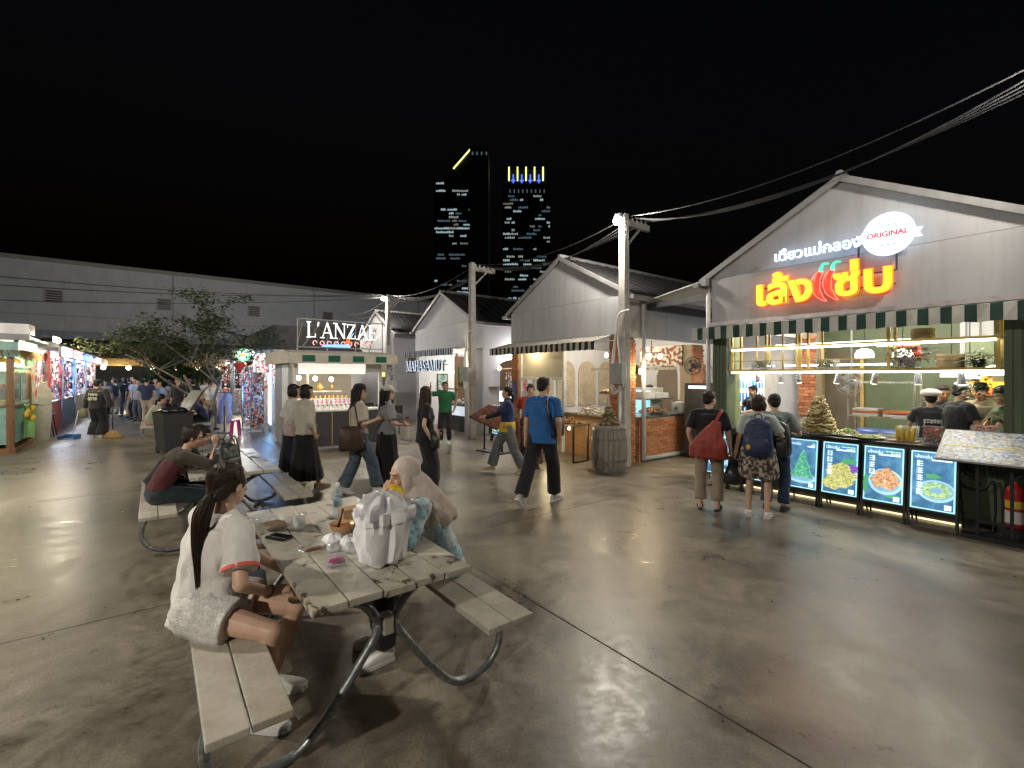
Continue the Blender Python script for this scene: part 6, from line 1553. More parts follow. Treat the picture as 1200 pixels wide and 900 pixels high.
m = MB(); m.rings(bag_rings([(0.003, 0.09, 0.055), (0.025, 0.10, 0.065), (0.026, 0.096, 0.061), (0.006, 0.086, 0.05)], ex=5, n=28, seed=3, amp=0.004), caps=False); m.build("tray", M_CUP, t, True); m = MB(); m.ell((0, 0, 0.009), (0.07, 0.042, 0.006)); m.build("sauce", mat("brown sauce", (0.10, 0.045, 0.02), 0.25), t, True)
# soup bowl with spoon
t = thing("soup_bowl", "round plastic bowl of brown soup with a black spoon", "bowl", T1(0.03, 0.98), 0.2)
m = MB(); m.lathe([(0.055, 0.0), (0.07, 0.02), (0.082, 0.055), (0.086, 0.058), (0.079, 0.054), (0.066, 0.02), (0.05, 0.006)], n=32); m.build("bowl", glass("amber bowl plastic", (0.85, 0.60, 0.35), 0.1, 0.5), t, True)
m = MB(); m.lathe([(0.002, 0.034), (0.0735, 0.034), (0.0735, 0.030), (0.002, 0.03)], n=28, caps=False); m.build("soup", mat("brown soup", (0.24, 0.105, 0.025), 0.12), t); m = MB(); m.tube([(-0.03, 0, 0.03), (-0.012, 0.005, 0.09), (0.0, 0.01, 0.15)], [0.010, 0.006, 0.008], 8); m.build("spoon", M_BLACK, t, True)
# bottle, cup, tray, tablet
def bottle(label, p, h=0.22, col=(0.85, 0.93, 0.97)):
    t = thing("water_bottle", label, "bottle", p, 0.3); s = h / 0.22
    pr = [(0.028, 0.0), (0.032, 0.006)] + [(0.031 + 0.0016 * math.cos(k * 1.9), 0.015 + 0.0125 * k) for k in range(11)] + [(0.030, 0.158), (0.018, 0.185), (0.0125, 0.192), (0.0125, 0.205)]
    m = MB(); m.lathe([(r * s, z * s) for r, z in pr], n=24); m.build("bottle_body", glass("clear bottle", col, 0.03, 0.10), t, True); m = MB(); m.lathe([(0.0145 * s, 0.2 * s), (0.0145 * s, 0.22 * s), (0.001, 0.22 * s)], n=16); m.build("bottle_cap", M_PLWHITE, t, 40); m = MB(); m.lathe([(0.0325 * s, 0.075 * s), (0.0325 * s, 0.115 * s)], n=24, caps=False); m.build("bottle_label", mat("pale blue label", (0.45, 0.58, 0.68), 0.5), t, True)
    return t
bottle("clear water bottle standing behind the soup bowl", T1(0.10, 1.32), 0.25)
bottle("second clear bottle half hidden behind the white bag", T1(0.22, 1.1), 0.19)
t = thing("plastic_cup", "clear plastic cup of iced drink with a straw", "cup", T1(-0.19, 1.18), 0)
m = MB(); m.lathe([(0.031, 0), (0.035, 0.03), (0.044, 0.105), (0.047, 0.11), (0.0425, 0.105), (0.034, 0.03), (0.030, 0.003)], n=28); m.build("cup", M_CUP, t, True); m = MB(); m.lathe([(0.0295, 0.004), (0.033, 0.03), (0.0365, 0.055), (0.002, 0.055)], n=24); m.build("drink", glass("melted ice", (0.8, 0.82, 0.83), 0.1, 0.55), t, True)
for k in range(5): m = MB(); m.box((0.016 * math.cos(k * 1.3), 0.016 * math.sin(k * 1.3), 0.05 + 0.004 * k), (0.02, 0.02, 0.02), rz=k, M=Matrix.Rotation(k * 0.7, 3, 'X') @ Matrix.Rotation(k, 3, 'Z')); m.build("ice_cube", glass("ice", (0.93, 0.95, 0.96), 0.08, 0.25), t)
m = MB(); m.tube([(0.01, 0, 0.02), (-0.03, 0.01, 0.13)], 0.0035, 8); m.build("straw", M_PLWHITE, t, True)
t = thing("food_box", "clear plastic takeaway box with brown leftovers", "food box", T1(-0.31, 1.36), RT + R(8))
m = MB(); m.rings(bag_rings([(0.003, 0.072, 0.10), (0.045, 0.082, 0.112), (0.047, 0.086, 0.116), (0.045, 0.079, 0.109), (0.006, 0.068, 0.095)], ex=6, n=36, seed=2, amp=0.002), caps=False); m.build("box", M_CUP, t, True); m = MB(); m.rings(bag_rings([(0.006, 0.066, 0.09), (0.022, 0.068, 0.095), (0.026, 0.05, 0.07)], ex=4, n=30, seed=5, amp=0.012)); m.build("leftovers", mat("brown rice leftovers", (0.26, 0.15, 0.06), 0.5, 0, 0.5, 60, 0.6, 120), t, True)
m = MB(); m.rings(bag_rings([(0.05, 0.083, 0.112), (0.052, 0.083, 0.112)], ex=6, n=36, seed=2, amp=0.003)); o = m.build("lid", M_CUP, t, True); o.location = (0.0, 0.19, -0.04); o.rotation_euler = (R(8), 0, 0)
t = thing("phone", "black phone with a pen on it lying at the edge of the table", "phone", T1(-0.33, 1.10), RT + R(-60))
m = MB(); m.bx(-0.075, 0.075, -0.042, 0.042, 0.0, 0.014); m.build("phone_case", M_BLACK, t, bevel=0.004); m = MB(); m.bx(-0.07, 0.07, -0.038, 0.038, 0.015, 0.017); m.build("phone_screen", mat("dark screen glass", (0.01, 0.01, 0.013), 0.08), t); m = MB(); m.bx(-0.06, 0.085, -0.034, -0.028, 0.018, 0.021); m.build("stylus", M_STEEL, t)
# backpack on table 2, small bottles and the grey box beyond
def backpack(label, p, rz, h, w, d, m_, straps=True, tilt=0.0, charm=None, name="backpack"):
    t = thing(name, label, "backpack", p, rz); t.rotation_euler = (tilt, 0, rz)
    m = MB(); m.rings([[Vector((math.copysign(abs(math.cos(a)) ** 0.55, math.cos(a)) * ww, math.copysign(abs(math.sin(a)) ** 0.6, math.sin(a)) * dd, z)) for a in [2 * math.pi * j / 26 for j in range(26)]] for z, ww, dd in ((0.0, w * 0.42, d * 0.40), (h * 0.05, w * 0.5, d * 0.5), (h * 0.35, w * 0.51, d * 0.5), (h * 0.65, w * 0.48, d * 0.44), (h * 0.86, w * 0.40, d * 0.34), (h * 0.96, w * 0.26, d * 0.22), (h, w * 0.1, d * 0.1))])
    co, fs = remesh(m, 0.012, 2); co = wrinkle(co, fs, 0.010, random.random() * 20, 11); mesh_from("bag_body", [(co, fs)], [m_], t)
    m = MB(); m.rings([[Vector((math.copysign(abs(math.cos(a)) ** 0.5, math.cos(a)) * ww, -d * 0.47 + math.sin(a) * 0.03 * q, z)) for a in [2 * math.pi * j / 18 for j in range(18)]] for z, ww, q in ((h * 0.08, w * 0.36, 0.6), (h * 0.14, w * 0.40, 1), (h * 0.40, w * 0.40, 1), (h * 0.48, w * 0.34, 0.5))]); m.build("front_pocket", m_, t, True)
    m = MB(); m.tube(smooth_path([(-0.04, d * 0.2, h * 0.95), (-0.03, d * 0.2, h + 0.04), (0.03, d * 0.2, h + 0.04), (0.04, d * 0.2, h * 0.95)], 4), 0.008, 6); m.build("handle", m_, t, True)
    m = MB(); m.tube([(-w * 0.44, -d * 0.1, h * 0.7), (-w * 0.2, -d * 0.36, h * 0.86), (w * 0.2, -d * 0.36, h * 0.86), (w * 0.44, -d * 0.1, h * 0.7)], 0.005, 6); m.build("zip", M_BLACK, t, True)
    if straps:
        for k in (-1, 1): m = MB(); m.tube(smooth_path([(k * w * 0.2, d * 0.3, h * 0.92), (k * w * 0.3, d * 0.5 + 0.07, h * 1.0), (k * w * 0.34, d * 0.5 + 0.20, h * 0.75), (k * w * 0.36, d * 0.5 + 0.12, h * 0.35), (k * w * 0.4, d * 0.45, h * 0.12)], 5), 0.018, 8); m.build("strap", m_, t, True)
    if charm: m = MB(); m.ell((-w * 0.3, -d * 0.55, h * 0.25), (0.03, 0.02, 0.035)); m.build("charm", charm, t, True)
    return t
bpk = backpack("dark drawstring backpack slumped on the second picnic table", T2(-0.06, 0.22), RT + R(40), 0.30, 0.26, 0.18, mat("black nylon", (0.02, 0.022, 0.022), 0.45, 0, 0.3, 9, 0.3, 20), straps=False, tilt=-0.15)
m = MB(); m.tube(smooth_path([(0.08, 0.05, 0.26), (0.2, 0.05, 0.36), (0.19, 0.0, 0.15), (0.16, 0.0, 0.0)], 5), 0.008, 6); m.tube(smooth_path([(0.0, 0.05, 0.28), (0.15, 0.08, 0.40), (0.22, 0.05, 0.2), (0.2, 0.02, 0.0)], 5), 0.006, 6); m.build("strap", M_BLACK, bpk, True)
for k, (x, y) in enumerate(((-0.28, 0.75), (-0.15, 0.95), (0.0, 0.85))):
    t = thing("plastic_cup", ("clear cup with a dark straw on the backpack table", "clear cup farther along the backpack table", "small clear cup close behind the backpack")[k], "cup", T2(x, y), 0); m = MB(); m.lathe([(0.03, 0), (0.044, 0.11), (0.042, 0.11), (0.029, 0.003)], n=20); m.build("cup", M_CUP, t, True); m = MB(); m.tube([(0, 0, 0.02), (0.02, 0.03, 0.17)], 0.003, 6); m.build("straw", M_BLACK, t)
t = thing("concrete_planter", "grey square planter box at the far end of the second picnic table", "planter", (-4.75, 7.45, 0), RT)
m = MB(); m.bx(-0.26, 0.26, -0.26, 0.26, 0.0, 0.62); m.build("planter_box", mat("grey planter", (0.16, 0.17, 0.165), 0.8, 0, 0.2, 6, 0.3), t, bevel=0.012); m = MB(); m.bx(-0.29, 0.29, -0.29, 0.29, 0.60, 0.66); m.build("planter_rim", mat("grey planter", (0.16, 0.17, 0.165)), t, bevel=0.008)
t = thing("trash_bin", "black wheeled trash bin with its lid tipped open", "trash bin", (-7.8, 10.8, 0), RT + 0.3)
m = MB(); m.rings([[Vector((sx * a, sy * b_, z)) for sx, sy in ((-1, -1), (1, -1), (1, 1), (-1, 1))] for z, a, b_ in ((0.06, 0.24, 0.26), (0.9, 0.30, 0.34), (0.95, 0.32, 0.36), (0.93, 0.29, 0.33))]); m.build("bin_body", mat("black bin plastic", (0.02, 0.02, 0.022), 0.5), t, bevel=0.02)
m = MB(); m.box((0.36, 0.0, 1.18), (0.04, 0.66, 0.58), M=Matrix.Rotation(R(32), 3, 'Y')); m.build("lid", mat("black bin plastic", (0.02, 0.02, 0.022)), t, bevel=0.012); m = MB(); m.box((0.385, 0.0, 1.19), (0.012, 0.60, 0.54), M=Matrix.Rotation(R(32), 3, 'Y')); m.build("lid_lining", mat("grey lid lining", (0.4, 0.42, 0.42), 0.4), t)
for s in (-1, 1): m = MB(); m.cyl((s * 0.24, 0.26, 0.08), (s * 0.20, 0.26, 0.08), 0.08, n=16); m.build("wheel", M_BLACK, t)
t = thing("trash_bag_heap", "bulging black bin liner stuffed over the trash bin rim", "bin liner", (-7.8, 10.8, 0.93), RT)
m = MB(); m.rings(bag_rings([(0.025, 0.25, 0.28), (0.06, 0.28, 0.31), (0.1, 0.2, 0.22), (0.12, 0.05, 0.05)], ex=2.3, seed=31, amp=0.05)); m.build("liner", mat("black film", (0.02, 0.02, 0.022), 0.3), t, True)
for k in range(4):
    T = T3(-0.2 + 0.14 * k, 0.4 + 0.35 * k); m = MB(); m.lathe([(0.06, 0), (0.09, 0.05), (0.085, 0.05), (0.05, 0.01)], n=16); o = m.build("food_bowl", (M_PLWHITE, mat("brown card", (0.35, 0.2, 0.1)))[k % 2], None, True, loc=T); tagp(o, ("white bowl nearest the bench end of the far table", "brown paper bowl on the far picnic table", "white bowl in the middle of the far table", "brown paper bowl at the far table's end")[k], "bowl")

# ---------------------------------------------------------------- trees
def leafy_tree(name, label, loc, h, spread, seed, leaves, trunks, leafm, lean=(0, 0), flat=0.45, leaf=0.07, dense=0.0, z0=0.5):
    t = thing(name, label, "tree", loc)
    r = random.Random(seed); m = MB(); tips = []
    bark = mat("pale grey bark", (0.20, 0.165, 0.13), 0.9, 0, 0.3, 10, 0.5, 30)
    def grow(p, d, L, rad, lev):
        pts = [p]; q = p; dd = d.copy()
        for i in range(5):
            dd = (dd + Vector((r.uniform(-1, 1), r.uniform(-1, 1), r.uniform(-0.5, 0.6))) * 0.22).normalized(); q = q + dd * L / 5; pts.append(q)
        m.tube(pts, [rad * (1 - 0.5 * i / 5) for i in range(6)], 7 if lev < 2 else 5)
        if lev >= 2: tips.extend(pts[2:])
        if lev >= 4 or rad < 0.006: return
        for k in range(r.choice((2, 3)) if lev else 3):
            a = r.uniform(0, 2 * math.pi); nd = (dd * 0.55 + Vector((math.cos(a), math.sin(a), r.uniform(-0.1, 0.35) * (1 if lev > 1 else 1.6))) * 0.75).normalized()
            grow(pts[r.choice((3, 4, 5))], nd, L * r.uniform(0.62, 0.8), rad * 0.55, lev + 1)
    for (dx, dy, dz, L, rad) in trunks: grow(Vector((0, 0, 0)), Vector((dx, dy, dz)).normalized(), L, rad, 0)
    m.build("trunk", bark, t, True)
    m = MB()
    for i in range(leaves):
        tip = r.choice(tips); c = tip + Vector((r.gauss(0, 0.11), r.gauss(0, 0.11), r.gauss(0, 0.07))) * (1 + dense)
        if c.z < z0 * h: continue
        s = leaf * r.uniform(0.6, 1.35); a = r.uniform(0, 6.28); b = r.uniform(-0.9, 0.5)
        d = Vector((math.cos(a) * math.cos(b), math.sin(a) * math.cos(b), math.sin(b))); sd = Vector((-math.sin(a), math.cos(a), r.uniform(-0.4, 0.4))).normalized()
        m.add([c, c + d * s * 0.5 + sd * s * 0.3 - Vector((0, 0, 0.01)), c + d * s * 1.2, c + d * s * 0.5 - sd * s * 0.3 - Vector((0, 0, 0.01))], [(0, 1, 2, 3)], r.randrange(len(leafm)))
    tagp(m.build("crown", leafm, t), kind="stuff")
    return t
LF = [mat("leaf %d" % i, c, 0.5, var=0.2) for i, c in enumerate(((0.035, 0.055, 0.018), (0.055, 0.08, 0.025), (0.085, 0.10, 0.038)))]
leafy_tree("market_tree", "small forked tree with sparse leafy crown over the far picnic table", (-9.15, 14.0, 0), 4.6, 2.8, 21, 7000, [(-0.12, -0.1, 1, 1.9, 0.065), (0.2, 0.1, 1, 1.9, 0.06)], LF, leaf=0.10, z0=0.50)
leafy_tree("market_tree", "dense dark bushy tree beyond the crowd under the warehouse wall", (-14.6, 20.6, 0), 3.0, 1.5, 5, 9000, [(0.05, 0, 1, 1.4, 0.09), (-0.1, 0.1, 1, 1.3, 0.07), (0.15, -0.1, 1, 1.3, 0.07)], [mat("dark leaf", (0.035, 0.06, 0.025), 0.5, var=0.25), mat("dark leaf b", (0.05, 0.085, 0.03), 0.5, var=0.25)], leaf=0.12, dense=0.6, z0=0.3)
# ---------------------------------------------------------------- light boxes in front of the food stall
def S1(x, y, z=0.0): return Matrix.Translation(s1.location) @ (Matrix.Rotation(RZ_FRONT, 4, 'Z') @ Vector((x, y, z)))
def S2(x, y, z=0.0): return Matrix.Translation(s2.location) @ (Matrix.Rotation(RZ_FRONT, 4, 'Z') @ Vector((x, y, z)))
def S3(x, y, z=0.0): return Matrix.Translation(s3.location) @ (Matrix.Rotation(RZ_FRONT, 4, 'Z') @ Vector((x, y, z)))
def print_mat(name, cols, scale, strength, seed=0.0):
    """backlit printed picture: mottled food colours"""
    m, n, l, b = newmat(name)
    v = objvec(n, l, False)
    t = noise_node(n, l, scale, 6, 0.7, v, 1.0)
    r = ramp(n, l, t.outputs[0], [(0.28 + 0.45 * i / (len(cols) - 1), c) for i, c in enumerate(cols)])
    l.new(r.outputs[0], b.inputs["Emission Color"]); l.new(r.outputs[0], b.inputs["Base Color"])
    b.inputs["Emission Strength"].default_value = strength; b.inputs["Roughness"].default_value = 0.2
    return m
M_PRINT = print_mat("blue print ground", [(0.03, 0.09, 0.16), (0.08, 0.22, 0.40), (0.16, 0.42, 0.62)], 4.0, 0.42)
M_GLOWE = emit("cyan light-box edge", (0.42, 0.85, 1.0), 0.5)
M_TXT = emit("white backlit text", (0.8, 0.97, 1.0), 0.55); M_TXG = emit("green backlit text", (0.45, 0.9, 0.55), 0.4); M_PLATE = emit("pale blue plate", (0.40, 0.72, 0.88), 0.42); M_PLATE2 = emit("plate hollow", (0.25, 0.5, 0.72), 0.38)
def blob_poly(cx, cz, rx, rz, seed, n=30, amp=0.14):
    r = random.Random(seed); ph = [r.uniform(0, 6) for _ in range(4)]
    return [(cx + rx * math.cos(a) * (1 + amp * math.sin(3 * a + ph[0]) * 0.4 + amp * math.sin(7 * a + ph[1]) * 0.5 + amp * 0.4 * math.sin(11 * a + ph[2])), cz + rz * math.sin(a) * (1 + amp * math.sin(5 * a + ph[3]) * 0.6)) for a in [2 * math.pi * j / n for j in range(n)]]
def lightbox(label, p, rz, food, cn, title, w=0.405, h=0.68, tilt=7):
    t = thing("light_box_sign", label, "sign", p, rz)
    TT = Matrix.Translation((0, -0.0, 0.215)) @ Matrix.Rotation(R(-tilt), 4, 'X')
    def fl(x0, x1, y0, y1, z0, z1, name, mt, par=t):
        m = MB(); m.bx(x0, x1, y0, y1, z0, z1); m.v = [tuple(TT @ Vector(v)) for v in m.v]; return m.build(name, mt, par)
    fl(-w / 2, w / 2, 0.0, 0.05, 0.0, h, "cabinet", M_BLACK)
    for s in (-1, 1): fl(min(s * (w / 2 - 0.0), s * (w / 2 + 0.022)), max(s * (w / 2), s * (w / 2 + 0.022)), -0.012, 0.06, -0.212, h + 0.02, "frame", M_BLACK)
    fl(-w / 2, w / 2, -0.012, 0.052, h, h + 0.022, "frame", M_BLACK); fl(-w / 2, w / 2, -0.012, 0.052, -0.022, -0.001, "frame", M_BLACK)
    pn = fl(-w / 2 + 0.004, w / 2 - 0.004, -0.004, -0.001, 0.004, h - 0.004, "poster", M_GLOWE)
    fl(-w / 2 + 0.018, w / 2 - 0.018, -0.006, -0.0045, 0.018, h - 0.018, "print_ground", M_PRINT, pn)
    def pr(poly, y, mt, name="print", k=1.0):
        poly = [(p[0] * k, p[1] * k) for p in poly]
        m = MB(); m.prism(poly, y, y + 0.0008); m.v = [tuple(TT @ Vector(v)) for v in m.v]; return m.build(name, mt, pn)
    def tx(s, x, z, size, mt, al='LEFT'):
        return lettering(s, mt, pn, size=size, depth=0.0006, M=TT @ Matrix.Translation((x, -0.0115, z)) @ FACE, align=al)
    food(lambda p_, y_, m_: pr(p_, y_, m_, k=0.84), w, h)
    tx("เล้งแซ่บ", -w / 2 + 0.04, h - 0.085, 0.05, M_TXT)
    q = random.Random(label)
    for k in range(cn):                      # column of brush characters, too small to read
        cx = -w / 2 + 0.088; cz = h - 0.15 - 0.082 * k
        for j in range(3): pr([(cx - 0.03, cz - 0.028 + 0.024 * j), (cx + 0.03 - 0.008 * q.random(), cz - 0.028 + 0.024 * j), (cx + 0.03, cz - 0.021 + 0.024 * j), (cx - 0.03, cz - 0.021 + 0.024 * j)], -0.0105 - 0.0001 * j, M_TXT)
        for j in range(2): x = cx + q.choice((-0.022, -0.008, 0.01, 0.022)); pr([(x - 0.0035, cz - 0.034), (x + 0.0035, cz - 0.034), (x + 0.0035, cz + 0.034), (x - 0.0035, cz + 0.034)], -0.0112 - 0.0001 * j, M_TXT)
    for (zz, hh, mt, n_) in ((h - 0.062, 0.014, M_TXG, title), (h - 0.082, 0.008, M_TXT, max(1, title - 1)), (h - 0.108, 0.019, M_TXT, title + 1)):   # headline lines
        x = w / 2 - 0.035
        for j in range(n_ * 2):
            ww = q.uniform(0.012, 0.03); pr([(x - ww, zz), (x, zz), (x, zz + hh), (x - ww, zz + hh)], -0.0105, mt); x -= ww + 0.004
    pr([(w / 2 - 0.095, 0.03), (w / 2 - 0.035, 0.03), (w / 2 - 0.035, 0.085), (w / 2 - 0.095, 0.085)], -0.0105, M_TXT)
    for s in (-1, 1):
        m = MB(); m.tube([(s * (w / 2 + 0.01), 0.07, 0.82), (s * (w / 2 + 0.01), 0.36, 0.0)], 0.011, 6); m.build("back_leg", M_BLACK, t)
        m = MB(); m.tube([(s * (w / 2 + 0.01), 0.06, 0.25), (s * (w / 2 + 0.01), 0.27, 0.25)], 0.006, 5); m.build("stay", M_BLACK, t)
    return t
F_GREEN = print_mat("green bone print", [(0.02, 0.12, 0.10), (0.10, 0.45, 0.28), (0.4, 0.8, 0.55)], 30, 0.42); F_YEL = print_mat("fried rice print", [(0.10, 0.09, 0.02), (0.42, 0.42, 0.10), (0.75, 0.75, 0.35), (0.55, 0.3, 0.25)], 34, 0.42)
F_RED = print_mat("salad print", [(0.15, 0.03, 0.02), (0.55, 0.22, 0.10), (0.85, 0.6, 0.35), (0.6, 0.75, 0.6)], 32, 0.42); F_LIME = print_mat("shrimp print", [(0.04, 0.12, 0.10), (0.25, 0.50, 0.25), (0.6, 0.75, 0.35), (0.6, 0.85, 0.9)], 28, 0.42); F_PURP = emit("orchid print", (0.25, 0.10, 0.5), 0.4); F_LEAF = emit("leaf print", (0.10, 0.45, 0.2), 0.35)
def f_tower(pr, w, h):
    pr(blob_poly(0.02, 0.17, 0.21, 0.085, 1, amp=0.01), -0.0072, M_PLATE); pr(blob_poly(0.02, 0.185, 0.18, 0.06, 1, amp=0.01), -0.0080, M_PLATE2)
    pr([(-0.14, 0.18), (0.18, 0.18), (0.17, 0.25), (0.13, 0.33), (0.14, 0.37), (0.09, 0.46), (0.095, 0.50), (0.05, 0.60), (0.03, 0.655), (0.01, 0.60), (-0.04, 0.5), (-0.035, 0.46), (-0.09, 0.37), (-0.08, 0.33), (-0.13, 0.25)], -0.0088, F_GREEN)
def f_rice(pr, w, h):
    pr(blob_poly(0.02, 0.30, 0.20, 0.19, 4), -0.0072, F_YEL); pr(blob_poly(-0.09, 0.17, 0.13, 0.10, 6), -0.0080, F_YEL); pr(blob_poly(0.19, 0.42, 0.055, 0.06, 8, amp=0.5), -0.0088, F_PURP); pr(blob_poly(0.12, 0.53, 0.10, 0.045, 9, amp=0.3), -0.0096, F_LEAF)
def f_salad(pr, w, h):
    pr(blob_poly(0.03, 0.30, 0.205, 0.19, 2, amp=0.01), -0.0072, M_PLATE); pr(blob_poly(0.03, 0.315, 0.175, 0.16, 2, amp=0.01), -0.0080, M_PLATE2); pr(blob_poly(0.03, 0.34, 0.17, 0.15, 12, amp=0.25), -0.0088, F_RED); pr(blob_poly(-0.21, 0.25, 0.03, 0.14, 5, amp=0.2), -0.0096, F_LEAF); pr(blob_poly(0.13, 0.10, 0.10, 0.025, 5, amp=0.2), -0.0096, F_LEAF)
def f_shrimp(pr, w, h):
    pr(blob_poly(0.04, 0.27, 0.20, 0.15, 3, amp=0.01), -0.0072, M_PLATE); pr(blob_poly(0.04, 0.28, 0.18, 0.125, 3, amp=0.01), -0.0080, M_PLATE2)
    for k in range(8): a = k * 0.8; pr(blob_poly(0.04 + 0.11 * math.cos(a), 0.28 + 0.075 * math.sin(a), 0.05, 0.04, 30 + k, amp=0.3), -0.0088 - 0.0002 * k, F_LIME)
    pr(blob_poly(0.0, 0.47, 0.08, 0.035, 4, amp=0.3), -0.0088, F_LEAF)
def f_soup(pr, w, h):
    pr(blob_poly(0.0, 0.24, 0.22, 0.15, 3, amp=0.01), -0.0072, M_PLATE); pr(blob_poly(0.0, 0.31, 0.19, 0.09, 13, amp=0.2), -0.0080, F_RED); pr(blob_poly(0.05, 0.36, 0.10, 0.06, 16, amp=0.3), -0.0088, F_LIME)
lightbox("backlit poster of a green bone tower at the food stall", S1(-0.38, -0.34), RZ_FRONT, f_tower, 0, 1)
lightbox("backlit poster of yellow fried noodles with a purple orchid", S1(0.085, -0.34), RZ_FRONT, f_rice, 4, 3)
lightbox("backlit poster of a red spicy salad on a blue plate", S1(0.55, -0.34), RZ_FRONT, f_salad, 3, 3)
lightbox("backlit poster of green raw shrimp beside the menu stand", S1(1.015, -0.34), RZ_FRONT, f_shrimp, 5, 3)
lightbox("backlit poster of red soup behind the customers", S1(-0.98, -0.34), RZ_FRONT, f_soup, 2, 2)
lightbox("backlit poster at the food stall's left-hand end beside the alley", S1(-1.62, -0.34), RZ_FRONT, f_salad, 2, 2, w=0.40)
lightbox("lone backlit poster in front of the gap between grill and seafood shop", S2(-2.3, -0.2), RZ_FRONT - 0.1, f_rice, 2, 2, w=0.42, tilt=12)
# menu stand with tilted board
t = thing("menu_stand", "tilted menu board covered in food pictures on a black floor stand", "menu stand", (5.18, 5.05, 0), RZ_FRONT)
TT = Matrix.Translation((0, -0.05, 1.0)) @ Matrix.Rotation(R(-62), 4, 'X')
m = MB(); m.bx(-0.42, 0.42, -0.012, 0.012, -0.30, 0.30); m.v = [tuple(TT @ Vector(v)) for v in m.v]; bd_ = m.build("menu_board", M_GREY, t)
m = MB(); m.bx(-0.40, 0.40, -0.0145, -0.012, -0.28, 0.28); m.v = [tuple(TT @ Vector(v)) for v in m.v]; m.build("menu_print", pattern_mat("menu pictures", [(0.55, 0.55, 0.54), (0.2, 0.26, 0.42), (0.45, 0.36, 0.26), (0.34, 0.42, 0.40), (0.6, 0.6, 0.6), (0.42, 0.48, 0.55), (0.5, 0.47, 0.38), (0.56, 0.58, 0.6)], 44, 0.25, bmp=0.0), bd_)
for z in (-0.02, 0.0): pass
m = MB(); m.bx(-0.40, 0.40, -0.0165, -0.0147, -0.03, -0.01); m.v = [tuple(TT @ Vector(v)) for v in m.v]; m.build("menu_stripe", mat("yellow stripe", (0.6, 0.45, 0.1), 0.3), bd_)
for x in (-0.12, 0.14): part("upright", M_BLACK, t, (x - 0.014, x + 0.014, -0.03, 0.0, 0.05, 0.97))
part("crossbar", M_BLACK, t, (-0.106, 0.126, -0.028, -0.002, 0.18, 0.205)); part("foot_bar", M_BLACK, t, (-0.24, 0.30, -0.10, 0.03, 0.0, 0.05)); 
# fire extinguisher and hose
t = thing("fire_extinguisher", "red fire extinguisher with paper label by the green column", "fire extinguisher", S1(1.66, -0.14), RZ_FRONT)
m = MB(); m.lathe([(0.078, 0.14), (0.082, 0.16), (0.082, 0.52), (0.07, 0.57), (0.03, 0.61), (0.025, 0.64)], n=22); m.build("cylinder", M_RED, t, 40); m = MB(); m.bx(-0.02, 0.02, -0.02, 0.02, 0.64, 0.68); m.tube([(0.0, 0, 0.69), (-0.12, 0, 0.70)], 0.01, 6); m.tube([(0, 0, 0.66), (-0.10, 0, 0.66)], 0.008, 6); m.build("valve", M_BLACK, t)
m = MB(); m.tube(smooth_path([(0, 0, 0.67), (0.1, -0.03, 0.72), (0.16, -0.05, 0.6), (0.11, -0.04, 0.3)], 6), 0.011, 6); m.build("hose", M_BLACK, t, True)
m = MB(); m.lathe([(0.0828, 0.2), (0.0828, 0.33)], n=22, caps=False); m.build("paper_label", M_PAPER, t, True); m = MB(); m.lathe([(0.0828, 0.36), (0.0828, 0.44)], n=22, caps=False); m.build("yellow_label", mat("yellow label", (0.6, 0.45, 0.05)), t, True); part("stand", M_BLACK, t, (-0.09, 0.09, -0.09, 0.09, 0.0, 0.14))
t = thing("black_hose", "coil of black hose hanging on the green counter front", "hose", S1(1.38, -0.06), RZ_FRONT)
m = MB(); m.tube(smooth_path([(0.0, 0.0, 0.55), (-0.1, -0.02, 0.66), (-0.2, -0.02, 0.72), (-0.14, -0.02, 0.52), (0.02, -0.02, 0.5), (0.1, 0.0, 0.6), (0.12, 0.0, 0.3), (0.1, -0.02, 0.014)], 6), 0.012, 6); m.build("tube", M_BLACK, t, True)

# ---------------------------------------------------------------- food on the counter of shop 1
CT = 0.93
def pile_mat(n, cols, sc): return pattern_mat(n, cols, sc, 0.5)
bt = thing("bone_tower", "tall cone of stewed pork bones piled on a white platter", "food", S1(-0.36, 0.28, CT), RZ_FRONT)
m = MB(); m.lathe([(0.24, 0.0), (0.30, 0.02), (0.30, 0.028), (0.22, 0.012)], n=28); m.build("platter", M_PLWHITE, bt, True)
r = random.Random(4); bone = [MB() for _ in range(3)]
for i in range(330):
    u = r.random() ** 1.25; z = 0.03 + 0.50 * u; R_ = 0.205 * (1 - u) ** 0.8 + 0.012; a = r.uniform(0, 6.28)
    c = Vector((R_ * math.cos(a), R_ * math.sin(a), z)); d = Vector((-math.sin(a) + r.uniform(-0.5, 0.5), math.cos(a) + r.uniform(-0.5, 0.5), r.uniform(-0.35, 0.35))).normalized() * r.uniform(0.025, 0.06)
    bone[r.randrange(3)].tube([c - d, c - d * 0.5, c + d * 0.5, c + d], [0.014, 0.010, 0.010, 0.015], 6)
for k, c in enumerate(((0.42, 0.34, 0.15), (0.30, 0.20, 0.08), (0.50, 0.46, 0.22))): tagp(bone[k].build("bone", mat("stewed bone %d" % k, c, 0.4), bt, True), kind="stuff")
m = MB(); m.lathe([(0.19, 0.03), (0.12, 0.2), (0.05, 0.4), (0.01, 0.52)], n=14); m.build("core", mat("stew core", (0.2, 0.13, 0.05)), bt, True)
